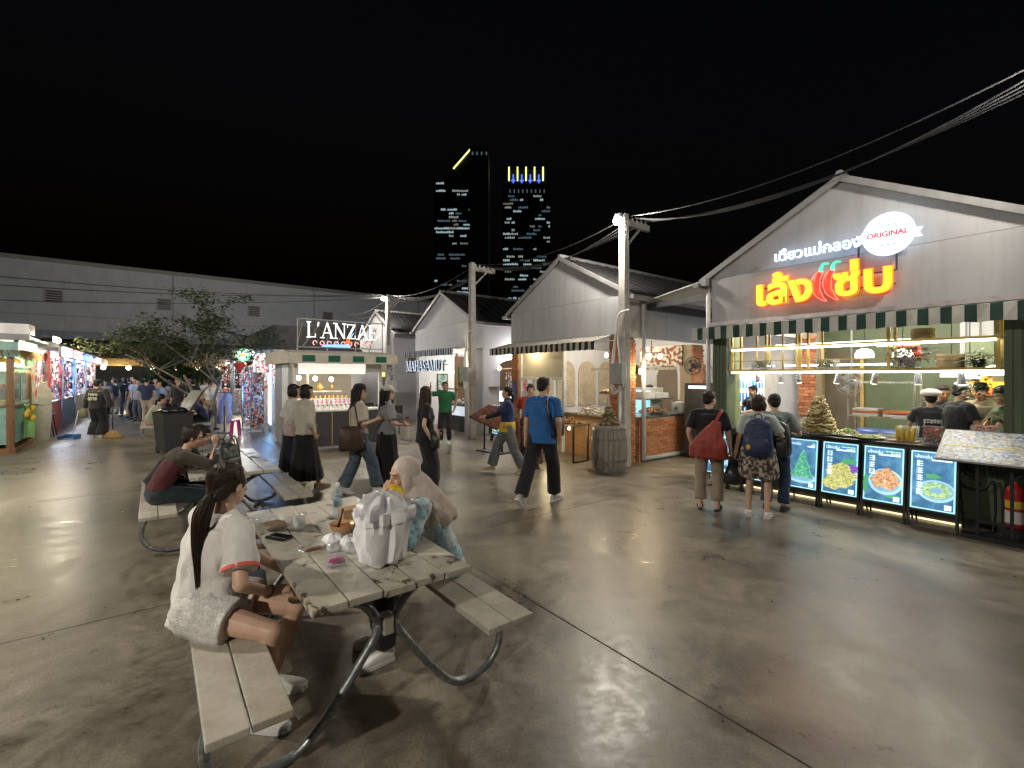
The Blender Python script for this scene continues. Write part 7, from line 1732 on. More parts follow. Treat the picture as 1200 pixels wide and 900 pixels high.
def plate(label, x, y, r_, cols, h, seed, name="food_plate", rim=M_PLWHITE, n=60, s=0.02):
    t = thing(name, label, "food", S1(x, y, CT), RZ_FRONT); m = MB(); m.lathe([(r_ * 0.6, 0), (r_, 0.025), (r_, 0.03), (r_ * 0.6, 0.01)], n=24); m.build("plate", rim, t, True)
    q = random.Random(seed); bs = [MB() for _ in cols]
    for i in range(n):
        a = q.uniform(0, 6.28); u = q.random() ** 0.5; c = (r_ * 0.8 * u * math.cos(a), r_ * 0.8 * u * math.sin(a), 0.02 + h * (1 - u * u) * q.uniform(0.6, 1))
        bs[q.randrange(len(cols))].ell(c, (s * q.uniform(0.7, 1.6), s * q.uniform(0.6, 1.2), s * 0.6), nu=7, nv=5, M=Matrix.Rotation(q.uniform(0, 3), 3, 'Z') @ Matrix.Rotation(q.uniform(-0.6, 0.6), 3, 'X'))
    for b_, c in zip(bs, cols): tagp(b_.build("food", mat("food %.2f %.2f %.2f" % c, c, 0.45), t, True), kind="stuff")
    return t
YG = [(0.55, 0.55, 0.16), (0.62, 0.6, 0.35), (0.2, 0.34, 0.06)]
plate("heaped platter of yellow-green noodles beside the bone tower", 0.02, 0.20, 0.19, YG, 0.10, 1)
plate("shallow white platter of yellow noodles with herbs", 0.30, 0.12, 0.17, YG, 0.04, 2)
t = thing("corn_tray", "brown tray of upright corn cobs on the counter", "food", S1(0.66, 0.12, CT), RZ_FRONT); part("tray", M_WOODZ, t, (-0.15, 0.15, -0.1, 0.1, 0, 0.02))
for k in range(4):
    m = MB(); x = -0.06 + 0.045 * k; m.tube([(x, 0, 0.02), (x * 1.1, 0.01, 0.06), (x * 1.25, 0.02, 0.15), (x * 1.35, 0.02, 0.2)], [0.018, 0.026, 0.023, 0.006], 10); m.build("corn_cob", mat("corn yellow", (0.62, 0.44, 0.06), 0.4, 0, 0.2, 60, 0.5, 90), t, True)
m = MB(); m.lathe([(0.09, 0.02), (0.11, 0.2), (0.108, 0.2), (0.088, 0.02)], (0.02, 0.12, 0), 20, caps=False); m.build("glass_vase", M_GLASS, t, True)
t = thing("glass_jar", "square glass jar full of red and dark berries", "jar", S1(0.94, 0.12, CT), RZ_FRONT)
m = MB(); m.bx(-0.085, 0.085, -0.085, 0.085, 0, 0.21); m.build("jar_body", M_GLASS, t, bevel=0.012)
q = random.Random(9); bs = [MB() for _ in range(3)]
for i in range(150):
    z = q.uniform(0.02, 0.2); bs[0 if z > 0.1 and q.random() < 0.7 else q.choice((1, 1, 2))].ell((q.uniform(-0.07, 0.07), q.uniform(-0.07, 0.07), z), (0.014,) * 3, nu=7, nv=5)
for b_, c in zip(bs, ((0.6, 0.08, 0.04), (0.18, 0.03, 0.03), (0.65, 0.4, 0.3))): tagp(b_.build("berry", mat("berry %.2f" % c[0], c, 0.3), t, True), kind="stuff")
m = MB(); m.tube([(-0.09, -0.09, 0.215), (0.09, -0.09, 0.215), (0.09, 0.09, 0.215), (-0.09, 0.09, 0.215)], 0.008, 6, closed=True); m.tube([(-0.09, 0, 0.215), (-0.07, 0, 0.29), (0.07, 0, 0.29), (0.09, 0, 0.215)], 0.006, 6); m.build("jar_rim", M_STEEL, t)
def glass_tray(label, x, y, w, cols, seed, z=CT):
    t = thing("glass_tray", label, "food tray", S1(x, y, z), RZ_FRONT); m = MB(); m.bx(-w / 2, w / 2, -0.14, -0.13, 0, 0.14); m.bx(-w / 2, w / 2, 0.13, 0.14, 0, 0.14); m.bx(-w / 2, -w / 2 + 0.01, -0.13, 0.13, 0, 0.14); m.bx(w / 2 - 0.01, w / 2, -0.13, 0.13, 0, 0.14); m.build("glass_side", M_GLASS, t); part("base", M_STEEL, t, (-w / 2, w / 2, -0.14, 0.14, -0.0, 0.012))
    q = random.Random(seed); bs = [MB() for _ in cols]
    for i in range(90): bs[q.randrange(len(cols))].ell((q.uniform(-w / 2 + 0.03, w / 2 - 0.03), q.uniform(-0.11, 0.11), q.uniform(0.03, 0.13)), (0.02, 0.014, 0.012), nu=7, nv=5, M=Matrix.Rotation(q.uniform(0, 3), 3, 'Z'))
    for b_, c in zip(bs, cols): tagp(b_.build("food", mat("food %.2f %.2f %.2f" % c, c, 0.45), t, True), kind="stuff")
    return t
glass_tray("glass tray of sliced green cucumber on the counter", 1.14, 0.16, 0.22, [(0.15, 0.32, 0.06), (0.4, 0.5, 0.2)], 3)
glass_tray("glass tray of red chilli shrimp on the counter", 1.40, 0.18, 0.24, [(0.5, 0.06, 0.03), (0.6, 0.2, 0.1)], 4, 1.06)
for k in range(3): glass_tray(("steel-framed tray of mixed salad at the counter's left end", "tray of orange fried snacks at the counter's left end", "tray of red and green relish in the counter's middle")[k], (-1.28, -1.0, -0.78)[k], 0.2, 0.22, [[(0.3, 0.4, 0.1), (0.5, 0.1, 0.05), (0.55, 0.5, 0.4)], [(0.6, 0.28, 0.06), (0.5, 0.2, 0.05)], [(0.45, 0.08, 0.04), (0.2, 0.35, 0.08), (0.5, 0.45, 0.3)]][k], 20 + k)
bk = thing("gift_basket", "round-handled wicker basket of red chillies beside the glass trays", "basket", S1(1.42, 0.55, 0.95), RZ_FRONT)
m = MB(); m.lathe([(0.11, 0), (0.15, 0.10), (0.14, 0.10), (0.1, 0.01)], n=18); m.tube([(0.14 * math.cos(a), 0, 0.1 + 0.24 * math.sin(a)) for a in [math.pi * j / 14 for j in range(15)]], 0.01, 6); m.build("wicker", mat("wicker", (0.42, 0.30, 0.15), 0.8), bk, True)
for k in range(12): m = MB(); a = k * 0.9; m.tube([(0.04 * math.cos(a), 0.04 * math.sin(a), 0.1), (0.1 * math.cos(a), 0.1 * math.sin(a), 0.13)], [0.016, 0.004], 6); m.build("chilli", M_RED, bk, True)
# steel rack, blue drums, ladder back, plants and steamers on the shelves
rk = thing("steel_rack", "stainless steel wire rack stacked with red and white trays", "rack", S1(0.05, 1.5), RZ_FRONT)
m = MB()
for x in (-0.42, 0.42):
    for y in (0, 0.35): m.cyl((x, y, 0), (x, y, 1.72), 0.014, n=8)
m.build("post", M_STEEL, rk)
for z in (0.5, 1.12, 1.66): part("shelf", M_STEEL, rk, (-0.42, 0.42, -0.01, 0.36, z, z + 0.02))
for k, (x, z, c) in enumerate(((-0.2, 1.14, M_PLWHITE), (-0.2, 1.18, mat("orange tray", (0.55, 0.16, 0.06))), (-0.2, 1.22, M_PLWHITE), (0.2, 1.14, M_PLWHITE), (0.2, 1.19, mat("orange tray", (0.55, 0.16, 0.06))))):
    m = MB(); m.bx(x - 0.17, x + 0.17, 0.02, 0.32, 0, 0.035); o = m.build("food_tray", c, None, bevel=0.005); o.location = S1(0.05, 1.5, z); o.rotation_euler = (0, 0, RZ_FRONT)
    tagp(o, ("bottom white tray in the taller stack on the steel rack", "orange tray in the middle of the steel rack's taller stack", "top white tray of the steel rack's taller stack", "lower white tray of the steel rack's shorter stack", "orange tray on top of the steel rack's shorter stack")[k], "tray")
for k, x in enumerate((-0.35, -0.02)):
    m = MB(); m.lathe([(0.17, 0), (0.2, 0.05), (0.2, 0.4), (0.205, 0.42), (0.2, 0.8), (0.17, 0.84), (0.002, 0.84)], n=20); o = m.build("blue_drum", M_BLUEP, None, True, loc=S1(x, 2.4, 0.012)); tagp(o, ("blue plastic drum under the dark kitchen door", "second blue plastic drum beside the steel rack")[k], "drum")
m = MB(); m.bx(-0.35, 0.35, -0.25, 0.25, 0, 0.9); o = m.build("steel_worktop", M_STEEL, None, bevel=0.01, loc=S1(0.45, 0.95, 0.012), rz=RZ_FRONT); tagp(o, "white steel worktop behind the noodle platters", "worktop"); 
def bamboo(label, x, z, r_, h, n):
    t = thing("bamboo_steamer", label, "steamer", S1(x, 0.22, z), 0)
    for k in range(n): m = MB(); m.lathe([(r_, 0.002 + h * k), (r_, h * (k + 1) - 0.004), (r_ * 0.9, h * (k + 1) - 0.004), (r_ * 0.9, h * k + 0.002)], n=22, caps=False); m.lathe([(r_ * 0.9, h * k + 0.02), (0.001, h * k + 0.02)], n=22, caps=False); m.build("tier", mat("pale bamboo", (0.55, 0.42, 0.22)), t, 40)
    return t
bamboo("stack of round bamboo steamers on the brass shelf", 1.08, 1.875, 0.13, 0.085, 2); bamboo("bamboo steamer on the upper brass shelf", 0.82, 2.235, 0.12, 0.07, 2)
def bushy(label, x, y, z, r_, n, col, seed, droop=0.0):
    t = thing("shelf_plant", label, "plant", S1(x, y, z), 0); q = random.Random(seed); m = MB()
    for i in range(n):
        a = q.uniform(0, 6.28); u = q.uniform(0.15, 1); L = r_ * u; zz = 0.10 + q.uniform(0, 0.18) - droop * u
        c = Vector((L * math.cos(a), L * math.sin(a) * 0.6, zz)); d = Vector((math.cos(a), math.sin(a), q.uniform(-0.6, 0.3))).normalized() * 0.07; s_ = Vector((-d.y, d.x, 0)) * 0.25
        m.add([c, c + d * 0.5 + s_, c + d, c + d * 0.5 - s_], [(0, 1, 2, 3)])
    tagp(m.build("foliage", mat("plant green %d" % seed, col, 0.5), t), kind="stuff"); m = MB(); m.lathe([(0.05, 0), (0.065, 0.1), (0.055, 0.1)], n=14); m.build("pot", M_DARK, t, True); return t
bushy("dark feathery plant on the brass shelf", 0.70, 0.25, 1.875, 0.30, 500, (0.012, 0.022, 0.012), 1); bushy("trailing fern at the brass shelf's right end", 1.32, 0.25, 1.875, 0.22, 260, (0.03, 0.09, 0.025), 2, 0.2); bushy("hanging fern in front of the small neon sign", 1.30, 0.5, 1.60, 0.2, 200, (0.04, 0.11, 0.03), 3, 0.25)
for k, (x, lab_, cols) in enumerate(((0.67, "glass box of pink sweets on the brass shelf", [(0.5, 0.15, 0.2), (0.6, 0.4, 0.3)]), (-0.22, "bamboo basket of bright vegetables on the brass shelf", [(0.2, 0.4, 0.08), (0.6, 0.2, 0.05), (0.55, 0.4, 0.1)]), (-1.1, "basket of brown dried goods on the brass shelf's left end", [(0.3, 0.2, 0.08), (0.42, 0.3, 0.15)]))):
    glass_tray(lab_, x, 0.16, 0.24, cols, 40 + k, 1.876)
# fan in the kitchen
t = thing("kitchen_fan", "round grey fan hanging in front of the dark kitchen door", "fan", S1(-0.30, 1.35, 1.66), RZ_FRONT)
m = MB()
for rr_ in (0.19, 0.13, 0.07): m.tube([(rr_ * math.cos(a), -0.03, rr_ * math.sin(a)) for a in [2 * math.pi * j / 26 for j in range(26)]], 0.006, 5, closed=True)
for j in range(10): a = j * math.pi / 5; m.tube([(0, -0.05, 0), (0.19 * math.cos(a), -0.03, 0.19 * math.sin(a))], 0.003, 4)
m.cyl((0, 0, 0), (0, 0.12, 0), 0.06); m.tube([(0, 0.06, 0.05), (0, 0.06, 1.45)], 0.012, 6); m.build("guard", M_GREY, t)
for j in range(3): a = j * 2.1; m = MB(); m.prism([(0, 0), (0.16 * math.cos(a - 0.45), 0.16 * math.sin(a - 0.45)), (0.16 * math.cos(a + 0.45), 0.16 * math.sin(a + 0.45))], -0.01, -0.004); m.build("blade", M_PLWHITE, t)
# drinks fridge seen through the stall
t = thing("drinks_fridge", "glass-door drinks fridge full of blue bottles at the back of the stall", "fridge", S1(-2.62, 2.9, 0.0), RZ_FRONT)
part("cabinet", M_PLWHITE, t, (-0.3, 0.3, 0.06, 0.6, 0, 1.95)); part("lit_back", emit("fridge glow", (0.75, 0.9, 1.0), 0.5), t, (-0.27, 0.27, 0.05, 0.06, 0.15, 1.85)); part("door_frame", M_PLWHITE, t, (-0.3, -0.27, -0.02, 0.05, 0.1, 1.9), (0.27, 0.3, -0.02, 0.05, 0.1, 1.9), (-0.27, 0.27, -0.02, 0.05, 1.86, 1.9))
lamp("fridge_light", t, (0, -0.25, 1.7), 10, (0.85, 0.93, 1.0), 0.1)
for z in (0.6, 0.9, 1.2, 1.5): part("shelf", M_STEEL, t, (-0.27, 0.27, 0.0, 0.05, z, z + 0.012)); m = MB(); [m.cyl((-0.24 + 0.07 * k, 0.022, z + 0.014), (-0.24 + 0.07 * k, 0.022, z + 0.20), 0.022, n=8) for k in range(8)]; tagp(m.build("bottle_row", mat("blue bottle", (0.03, 0.14, 0.4), 0.2), t), kind="stuff")

# ---------------------------------------------------------------- grill stall goods
b = thing("oak_barrel", "weathered grey oak barrel standing at the brick corner", "barrel", (1.80, 8.72, 0), 0.2)
H_ = 0.86; N_ = 22
for k in range(N_):
    m = MB(); a0 = 2 * math.pi * k / N_ + 0.012; a1 = 2 * math.pi * (k + 1) / N_ - 0.012; rs = []
    for i in range(9):
        z = H_ * i / 8; R_ = 0.275 + 0.065 * (1 - (2 * i / 8 - 1) ** 2); rs.append([(R_ * math.cos(a0), R_ * math.sin(a0), z), (R_ * math.cos(a1), R_ * math.sin(a1), z), ((R_ - 0.025) * math.cos(a1), (R_ - 0.025) * math.sin(a1), z), ((R_ - 0.025) * math.cos(a0), (R_ - 0.025) * math.sin(a0), z)])
    m.rings([[Vector(p) for p in q_] for q_ in rs]); m.build("stave", M_GREYW, b)
for z in (0.06, 0.24, 0.62, 0.80):
    R_ = 0.279 + 0.065 * (1 - (2 * z / H_ - 1) ** 2); m = MB(); m.lathe([(R_, z - 0.022), (R_ + 0.004, z - 0.022), (R_ + 0.004, z + 0.022), (R_, z + 0.022)], n=40); m.build("hoop", mat("dull hoop steel", (0.20, 0.19, 0.175), 0.5, 0.6), b)
m = MB(); m.lathe([(0.262, H_ - 0.04), (0.262, H_ - 0.02), (0.002, H_ - 0.02)], n=28); m.build("head", M_GREYW, b)
t = thing("meat_pile", "rough heap of dark bones on top of the oak barrel", "food", (1.80, 8.72, 0.842), 0)
q = random.Random(6); m = MB()
for i in range(70):
    u = q.random() ** 1.3; a = q.uniform(0, 6.28); R_ = 0.17 * (1 - u); c = Vector((R_ * math.cos(a), R_ * math.sin(a), 0.02 + 0.36 * u)); d = Vector((q.uniform(-1, 1), q.uniform(-1, 1), q.uniform(-0.3, 1.4))).normalized() * 0.05; m.tube([c - d, c, c + d], [0.02, 0.03, 0.012], 6)
m.lathe([(0.17, 0.0), (0.12, 0.1), (0.03, 0.3)], n=10); tagp(m.build("bone", mat("dark roast", (0.13, 0.10, 0.05), 0.6), t, True), kind="stuff")
tv = thing("display_table", "slim black-framed display table of vegetables before the grill stall", "table", S2(0.55, -0.5), RZ_FRONT)
part("table_top", M_WOODZ, tv, (-0.65, 0.62, -0.24, 0.24, 0.74, 0.77))
for x in (-0.62, 0.59):
    for y in (-0.22, 0.20): part("leg", M_BLACK, tv, (x - 0.015, x + 0.015, y - 0.015, y + 0.015, 0.0, 0.74))
    part("foot_rail", M_BLACK, tv, (x - 0.014, x + 0.014, -0.205, 0.185, 0.0, 0.02))
for k in range(5): m = MB(); m.ell((-0.5 + 0.25 * k, -0.25, 0.70), (0.025, 0.025, 0.03)); m.build("bulb", M_BULB, tv, True)
lamp("table_bulbs", tv, (0, -0.32, 0.62), 7, (1, 0.8, 0.45), 0.1)
def heap(label, p, w, d, h, cols, seed, name="vegetable_heap", s=0.035):
    t = thing(name, label, "food", p, RZ_FRONT); q = random.Random(seed); bs = [MB() for _ in cols]
    for i in range(80):
        x = q.uniform(-1, 1); y = q.uniform(-1, 1); bs[q.randrange(len(cols))].ell((x * w, y * d, 0.015 + q.random() * h * (1 - max(abs(x), abs(y)) ** 2)), (s * q.uniform(0.6, 1.5), s * q.uniform(0.5, 1), s * 0.6), nu=7, nv=5, M=Matrix.Rotation(q.uniform(0, 3), 3, 'Z') @ Matrix.Rotation(q.uniform(-1, 1), 3, 'X'))
    for b_, c in zip(bs, cols): tagp(b_.build("food", mat("food %.2f %.2f %.2f" % c, c, 0.45), t, True), kind="stuff")
heap("heap of green and yellow vegetables on the slim display table", S2(0.3, -0.5, 0.77), 0.28, 0.17, 0.22, [(0.2, 0.32, 0.05), (0.6, 0.5, 0.08), (0.5, 0.12, 0.05), (0.5, 0.5, 0.4)], 1)
heap("heap of bread and skewers at the display table's right end", S2(0.9, -0.5, 0.77), 0.18, 0.15, 0.12, [(0.45, 0.25, 0.1), (0.55, 0.35, 0.15)], 2)
for k in range(7):
    o = MB().tube([(0, 0, 0), (0.01, 0, 0.03), (0.015, 0, 0.09)], [0.03, 0.035, 0.006], 8).build("lemon", mat("lemon yellow", (0.7, 0.55, 0.06), 0.4), None, True, loc=S2(-0.0 + 0.1 * k, -0.66, 0.772)); tagp(o, "yellow lemon in the front row of the display table", "lemon", "lemons along the display table edge")
heap("mound of pale dumplings on the grill stall counter", S2(0.75, 0.3, 0.90), 0.4, 0.2, 0.18, [(0.6, 0.54, 0.42), (0.66, 0.6, 0.48)], 3, "dumpling_mound")
t = thing("steel_tray", "long steel steam tray on the grill stall counter", "tray", S2(0.55, 0.12, 0.90), RZ_FRONT); part("tray", M_STEEL, t, (-0.5, 0.85, -0.06, 0.45, 0.0, 0.03)); part("shelf", M_WOODZ, t, (0.35, 0.8, 0.2, 0.45, 0.48, 0.51)); part("shelf_post", M_STEEL, t, (0.36, 0.38, 0.42, 0.44, 0.03, 0.48), (0.77, 0.79, 0.42, 0.44, 0.03, 0.48))
heap("bread loaves on the raised wood shelf of the grill stall", S2(1.12, 0.42, 1.41), 0.2, 0.1, 0.06, [(0.5, 0.36, 0.18)], 5, "bread_pile")
t = thing("drinks_fridge", "small blue-lit drinks fridge deep in the grill stall", "fridge", S2(1.25, 1.4, 0), RZ_FRONT); part("cabinet", M_PLWHITE, t, (-0.22, 0.22, 0.0, 0.45, 0, 1.5)); part("door", emit("blue fridge glow", (0.3, 0.65, 1.0), 0.5), t, (-0.19, 0.19, -0.02, 0.0, 0.3, 1.45))
# trays on the side counter
for k, (y, lab_) in enumerate(((0.75, "steel shelf unit with white trays on the brick counter"), )):
    t = thing("counter_shelf", lab_, "shelf", S2(1.66, y, 0.93), RZ_FRONT)
    m = MB()
    for yy in (0, 0.95):
        for x in (-0.14, 0.14): m.cyl((x, yy, 0), (x, yy, 0.36), 0.012, n=8)
    m.build("post", M_STEEL, t); part("shelf", M_STEEL, t, (-0.16, 0.16, -0.02, 0.97, 0.33, 0.36)); part("shelf", M_STEEL, t, (-0.16, 0.16, -0.02, 0.97, 0.03, 0.05))
    part("white_box", M_PLWHITE, t, (-0.13, 0.13, 0.02, 0.36, 0.362, 0.50), (-0.13, 0.13, 0.4, 0.85, 0.362, 0.47)); 
heap("grilled meat laid out on the brick counter's lower shelf", S2(1.66, 1.2, 0.985), 0.12, 0.38, 0.09, [(0.3, 0.15, 0.06), (0.45, 0.3, 0.14)], 7, "grilled_meat")
t = thing("rice_cooker", "white rice cooker on the end of the brick counter", "rice cooker", S2(1.68, 2.15, 0.93), 0); m = MB(); m.lathe([(0.13, 0), (0.15, 0.04), (0.15, 0.18), (0.13, 0.23), (0.03, 0.26)], n=20); m.build("pot", M_PLWHITE, t, 40); m = MB(); m.ell((-0.1, -0.115, 0.1), (0.03, 0.012, 0.03)); m.build("switch", M_BLACK, t); m = MB(); m.lathe([(0.02, 0.26), (0.025, 0.285), (0.002, 0.29)], n=10); m.build("knob", M_BLACK, t)
t = thing("menu_screen", "blue-lit small screen beside the wooden grill counter", "screen", S2(-0.25, -0.25, 0.0), RZ_FRONT); part("panel", emit("teal menu screen", (0.3, 0.75, 0.7), 0.35), t, (-0.18, 0.18, -0.02, 0.0, 0.75, 1.12)); part("stand", M_BLACK, t, (-0.02, 0.02, -0.01, 0.02, 0.0, 0.75)); part("foot", M_BLACK, t, (-0.15, 0.15, -0.12, 0.12, 0, 0.02)); part("bezel", M_BLACK, t, (-0.2, 0.2, 0.0, 0.02, 0.73, 1.14))
# slanted red menu board between shops 2 and 3
t = thing("menu_stand", "slanted dark red menu board on a stand near the seafood shop", "menu stand", (-0.45, 10.9, 0), RZ_FRONT + 0.15)
TT = Matrix.Translation((0, 0, 0.82)) @ Matrix.Rotation(R(14), 4, 'Y') @ Matrix.Rotation(R(-65), 4, 'X'); m = MB(); m.bx(-0.48, 0.48, -0.015, 0.015, -0.32, 0.32); m.v = [tuple(TT @ Vector(v)) for v in m.v]; m.build("menu_board", M_DARK, t); m = MB(); m.bx(-0.46, 0.46, -0.018, -0.0155, -0.30, 0.30); m.v = [tuple(TT @ Vector(v)) for v in m.v]; m.build("menu_print", pattern_mat("dark red menu", [(0.10, 0.025, 0.022), (0.14, 0.035, 0.03), (0.06, 0.018, 0.018), (0.2, 0.13, 0.1)], 34, 0.4), t)
for x in (-0.3, 0.3): part("upright", M_BLACK, t, (x - 0.015, x + 0.015, 0.0, 0.03, 0.03, 0.80 - x * 0.25)); 
part("foot_bar", M_BLACK, t, (-0.42, 0.42, -0.15, 0.18, 0.0, 0.03))
heap("fish and shellfish on ice on the seafood shop counter", S3(0.4, 0.35, 0.90), 0.7, 0.18, 0.14, [(0.6, 0.62, 0.64), (0.45, 0.25, 0.15), (0.3, 0.32, 0.34)], 9, "seafood_ice")
t = thing("carved_ornament", "brown carved ornament on the seafood shop's counter end", "ornament", S3(1.25, 0.35, 0.90), 0); m = MB(); m.lathe([(0.13, 0), (0.15, 0.08), (0.10, 0.2), (0.12, 0.28), (0.05, 0.45), (0.01, 0.55)], n=12); m.build("carving", M_WOODZ, t, True); m = MB(); m.lathe([(0.16, 0.0), (0.16, 0.03), (0.13, 0.03)], n=16); m.build("base", M_DARK, t)
t = thing("fire_extinguisher", "small red fire extinguisher on the floor outside the wood-shutter shop", "fire extinguisher", (-3.0, 13.3, 0), 0); m = MB(); m.lathe([(0.07, 0), (0.075, 0.4), (0.05, 0.5), (0.02, 0.55)], n=14); m.build("cylinder", M_RED, t, 40); m = MB(); m.bx(-0.02, 0.08, -0.015, 0.015, 0.55, 0.6); m.build("valve", M_BLACK, t)
for k in range(3):
    t = thing("cafe_chair", ("black cafe chair nearest the kiosk's electric box", "black cafe chair between the other two outside the shutter shop", "black cafe chair farthest down outside the shutter shop")[k], "chair", (-3.6 - 0.55 * k, 14.4 + 0.7 * k, 0), 0.5 * k)
    part("seat", M_BLACK, t, (-0.2, 0.2, -0.2, 0.2, 0.43, 0.46)); part("backrest", M_BLACK, t, (-0.2, 0.2, 0.18, 0.2, 0.6, 0.85))
    for x in (-0.18, 0.18):
        for y in (-0.18, 0.18): part("leg", M_BLACK, t, (x - 0.012, x + 0.012, y - 0.012, y + 0.012, 0.0, 0.43 if y < 0 else 0.85))
# ---------------------------------------------------------------- people at the first table
C = cloth
W_TEE = C("white cotton", (0.66, 0.64, 0.62), 0.06); BLK = C("black cloth", (0.014, 0.014, 0.017)); JEAN = C("faded denim", (0.075, 0.10, 0.135), 0.3); NAVY = C("navy cloth", (0.014, 0.022, 0.06))
SNK = dict(mat=mat("white sneaker", (0.60, 0.60, 0.58), 0.6), sole=mat("white sole", (0.62, 0.62, 0.60), 0.5)); BSH = dict(mat=mat("black shoe", (0.02, 0.02, 0.022), 0.5), sole=mat("dark sole", (0.03, 0.03, 0.03))); TAN = dict(mat=mat("tan shoe", (0.34, 0.25, 0.14), 0.6), sole=mat("pale sole", (0.5, 0.47, 0.4)))
SAND = dict(mat=M_BLACK, open=True)
HB = hair_mat("black hair", (0.012, 0.010, 0.009)); HBR = hair_mat("dark brown hair", (0.028, 0.016, 0.010))
CORAL = mat("coral trim", (0.62, 0.11, 0.07), 0.8)
LACE = pattern_mat("white lace", [(0.66, 0.64, 0.62), (0.72, 0.70, 0.68), (0.62, 0.60, 0.58)], 120, bmp=0.3)
p1 = person("woman in white tee with coral cuffs and long ponytail sitting at table", T1(-0.74, 0.82, 0), -88, 1.64, 'f', SKIN_L(), 2,
    pel=(0, 0, 0.56), lean=6, curl=8, twist=62, head=(8, -2, 0), LH=(-0.16, 0.36, 0.66), RH=(0.02, 0.36, 0.63, -0.6, 0.7, 0.0, 0, -0.2, -1), RF=(0.14, 0.32, 0.085, 0.1, 1, 0), LF=(-0.14, 0.28, 0.085), kneeR=(0.1, 1, 0.5), kneeL=(-0.1, 1, 0.6),
    top=dict(mat=W_TEE, hem=-0.07, loose=0.030, sleeve=0.74, slflare=1.22, band=CORAL), bottom=dict(mat=LACE, len=0.50, loose=0.026, flare=1.12), shoes=SNK, hair="pony", hairm=HBR, hipw=1.1, wr=1.8, bulk=1.06)
hp = p1["hp"]; t1 = p1["t"]
m = MB(); q = random.Random(2)
def strand(root, mid, low, end, spread, n, r0, rnd_):
    for i in range(n):
        a = rnd_.uniform(0, 6.28); u = rnd_.random() ** 0.5
        def off(k): return Vector((math.cos(a) * u * k, math.sin(a) * u * k * 0.7, 0))
        pts = smooth_path([root + off(spread * 0.55), mid + off(spread * 1.05) + Vector((0, 0, rnd_.uniform(-0.01, 0.01))), low + off(spread * 0.85), end + off(spread * 0.42) + Vector((0, 0, rnd_.uniform(-0.05, 0.06)))], 6)
        m.tube(pts, [r0 * (1 - 0.75 * k / (len(pts) - 1)) for k in range(len(pts))], 5)
rt = hp(0, -0.105, -0.035); strand(rt, hp(0.0, -0.155, -0.12), hp(-0.01, -0.165, -0.27), hp(-0.02, -0.15, -0.47), 0.048, 260, 0.006, q)
m.build("ponytail", HBR, t1, True)
m = MB(); m.tube([hp(0.03 * math.cos(a), -0.108 + 0.012 * math.sin(a), -0.035 + 0.03 * math.sin(a)) for a in [2 * math.pi * j / 16 for j in range(16)]], 0.008, 6, closed=True); m.build("hair_tie", M_BLACK, t1, True)
m = MB()
for i in range(260):      # combed strands over the skull
    a = q.uniform(-1.25, 1.25); st = Vector((0.080 * math.sin(a), 0.055 * math.cos(a) * q.uniform(0.2, 1.05), 0.105 * math.cos(a * 0.72) + q.uniform(-0.01, 0.004)))
    mid_ = Vector((st.x * 0.98, -0.075, st.z * 0.72 + 0.0)); nrm = Vector((mid_.x / 0.086, (mid_.y + 0.024) / 0.098, (mid_.z - 0.046) / 0.087)); 
    if nrm.length > 0: mid_ = Vector((0, -0.024, 0.046)) + Vector((nrm.x * 0.0875, nrm.y * 0.0975, nrm.z * 0.0865)) / nrm.length
    n0 = Vector((st.x / 0.086, (st.y + 0.024) / 0.098, (st.z - 0.046) / 0.087)); st = Vector((0, -0.024, 0.046)) + Vector((n0.x * 0.087, n0.y * 0.097, n0.z * 0.086)) / n0.length
    m.tube(smooth_path([hp(*st), hp(*mid_), hp(st.x * 0.15, -0.118, -0.035)], 5), [0.0022] * 10 + [0.0018], 4)
m.build("hair_strands", HBR, t1, True)
for k, rr_ in enumerate((0.003,)):
    m = MB(); w_ = p1["wri"][1]; d_ = (w_ - p1["elb"][1]).normalized(); m.tube([w_ - d_ * 0.03 + (rot_to(d_) @ Vector((0.030 * math.cos(a), 0.030 * math.sin(a), 0))) for a in [2 * math.pi * j / 20 for j in range(20)]], 0.006, 6, closed=True); o = m.build("bracelet", mat("beaded bracelet", (0.25, 0.16, 0.06), 0.35, 0.4), t1, True)
# hijab woman
BATIK = None
def batik_mat():
    m_, n, l, b_ = newmat("blue batik print")
    v = objvec(n, l, False)
    t = n.new("ShaderNodeTexVoronoi"); t.inputs["Scale"].default_value = 26; t.inputs["Randomness"].default_value = 0.55; l.new(v, t.inputs["Vector"])
    dots = ramp(n, l, t.outputs["Distance"], [(0.30, (0.20, 0.19, 0.13)), (0.36, (0.28, 0.50, 0.60)), (0.62, (0.30, 0.55, 0.66)), (0.74, (0.62, 0.66, 0.66))])
    ns_ = noise_node(n, l, 5.5, 3, 0.5, v, 1.0)
    band = ramp(n, l, ns_.outputs[0], [(0.44, (0.60, 0.62, 0.60)), (0.50, (0.08, 0.16, 0.25)), (0.535, (0.22, 0.44, 0.55))], 'LINEAR')
    k = ramp(n, l, ns_.outputs[0], [(0.40, 0.35), (0.60, 1.0)])
    l.new(mixc(n, l, k.outputs[0], band.outputs[0], dots.outputs[0]), b_.inputs["Base Color"]); b_.inputs["Roughness"].default_value = 0.8
    w = noise_node(n, l, 20, 3, 0.5, v, 1.5); bump(n, l, b_, w.outputs[0], 0.3, 0.01)
    return m_
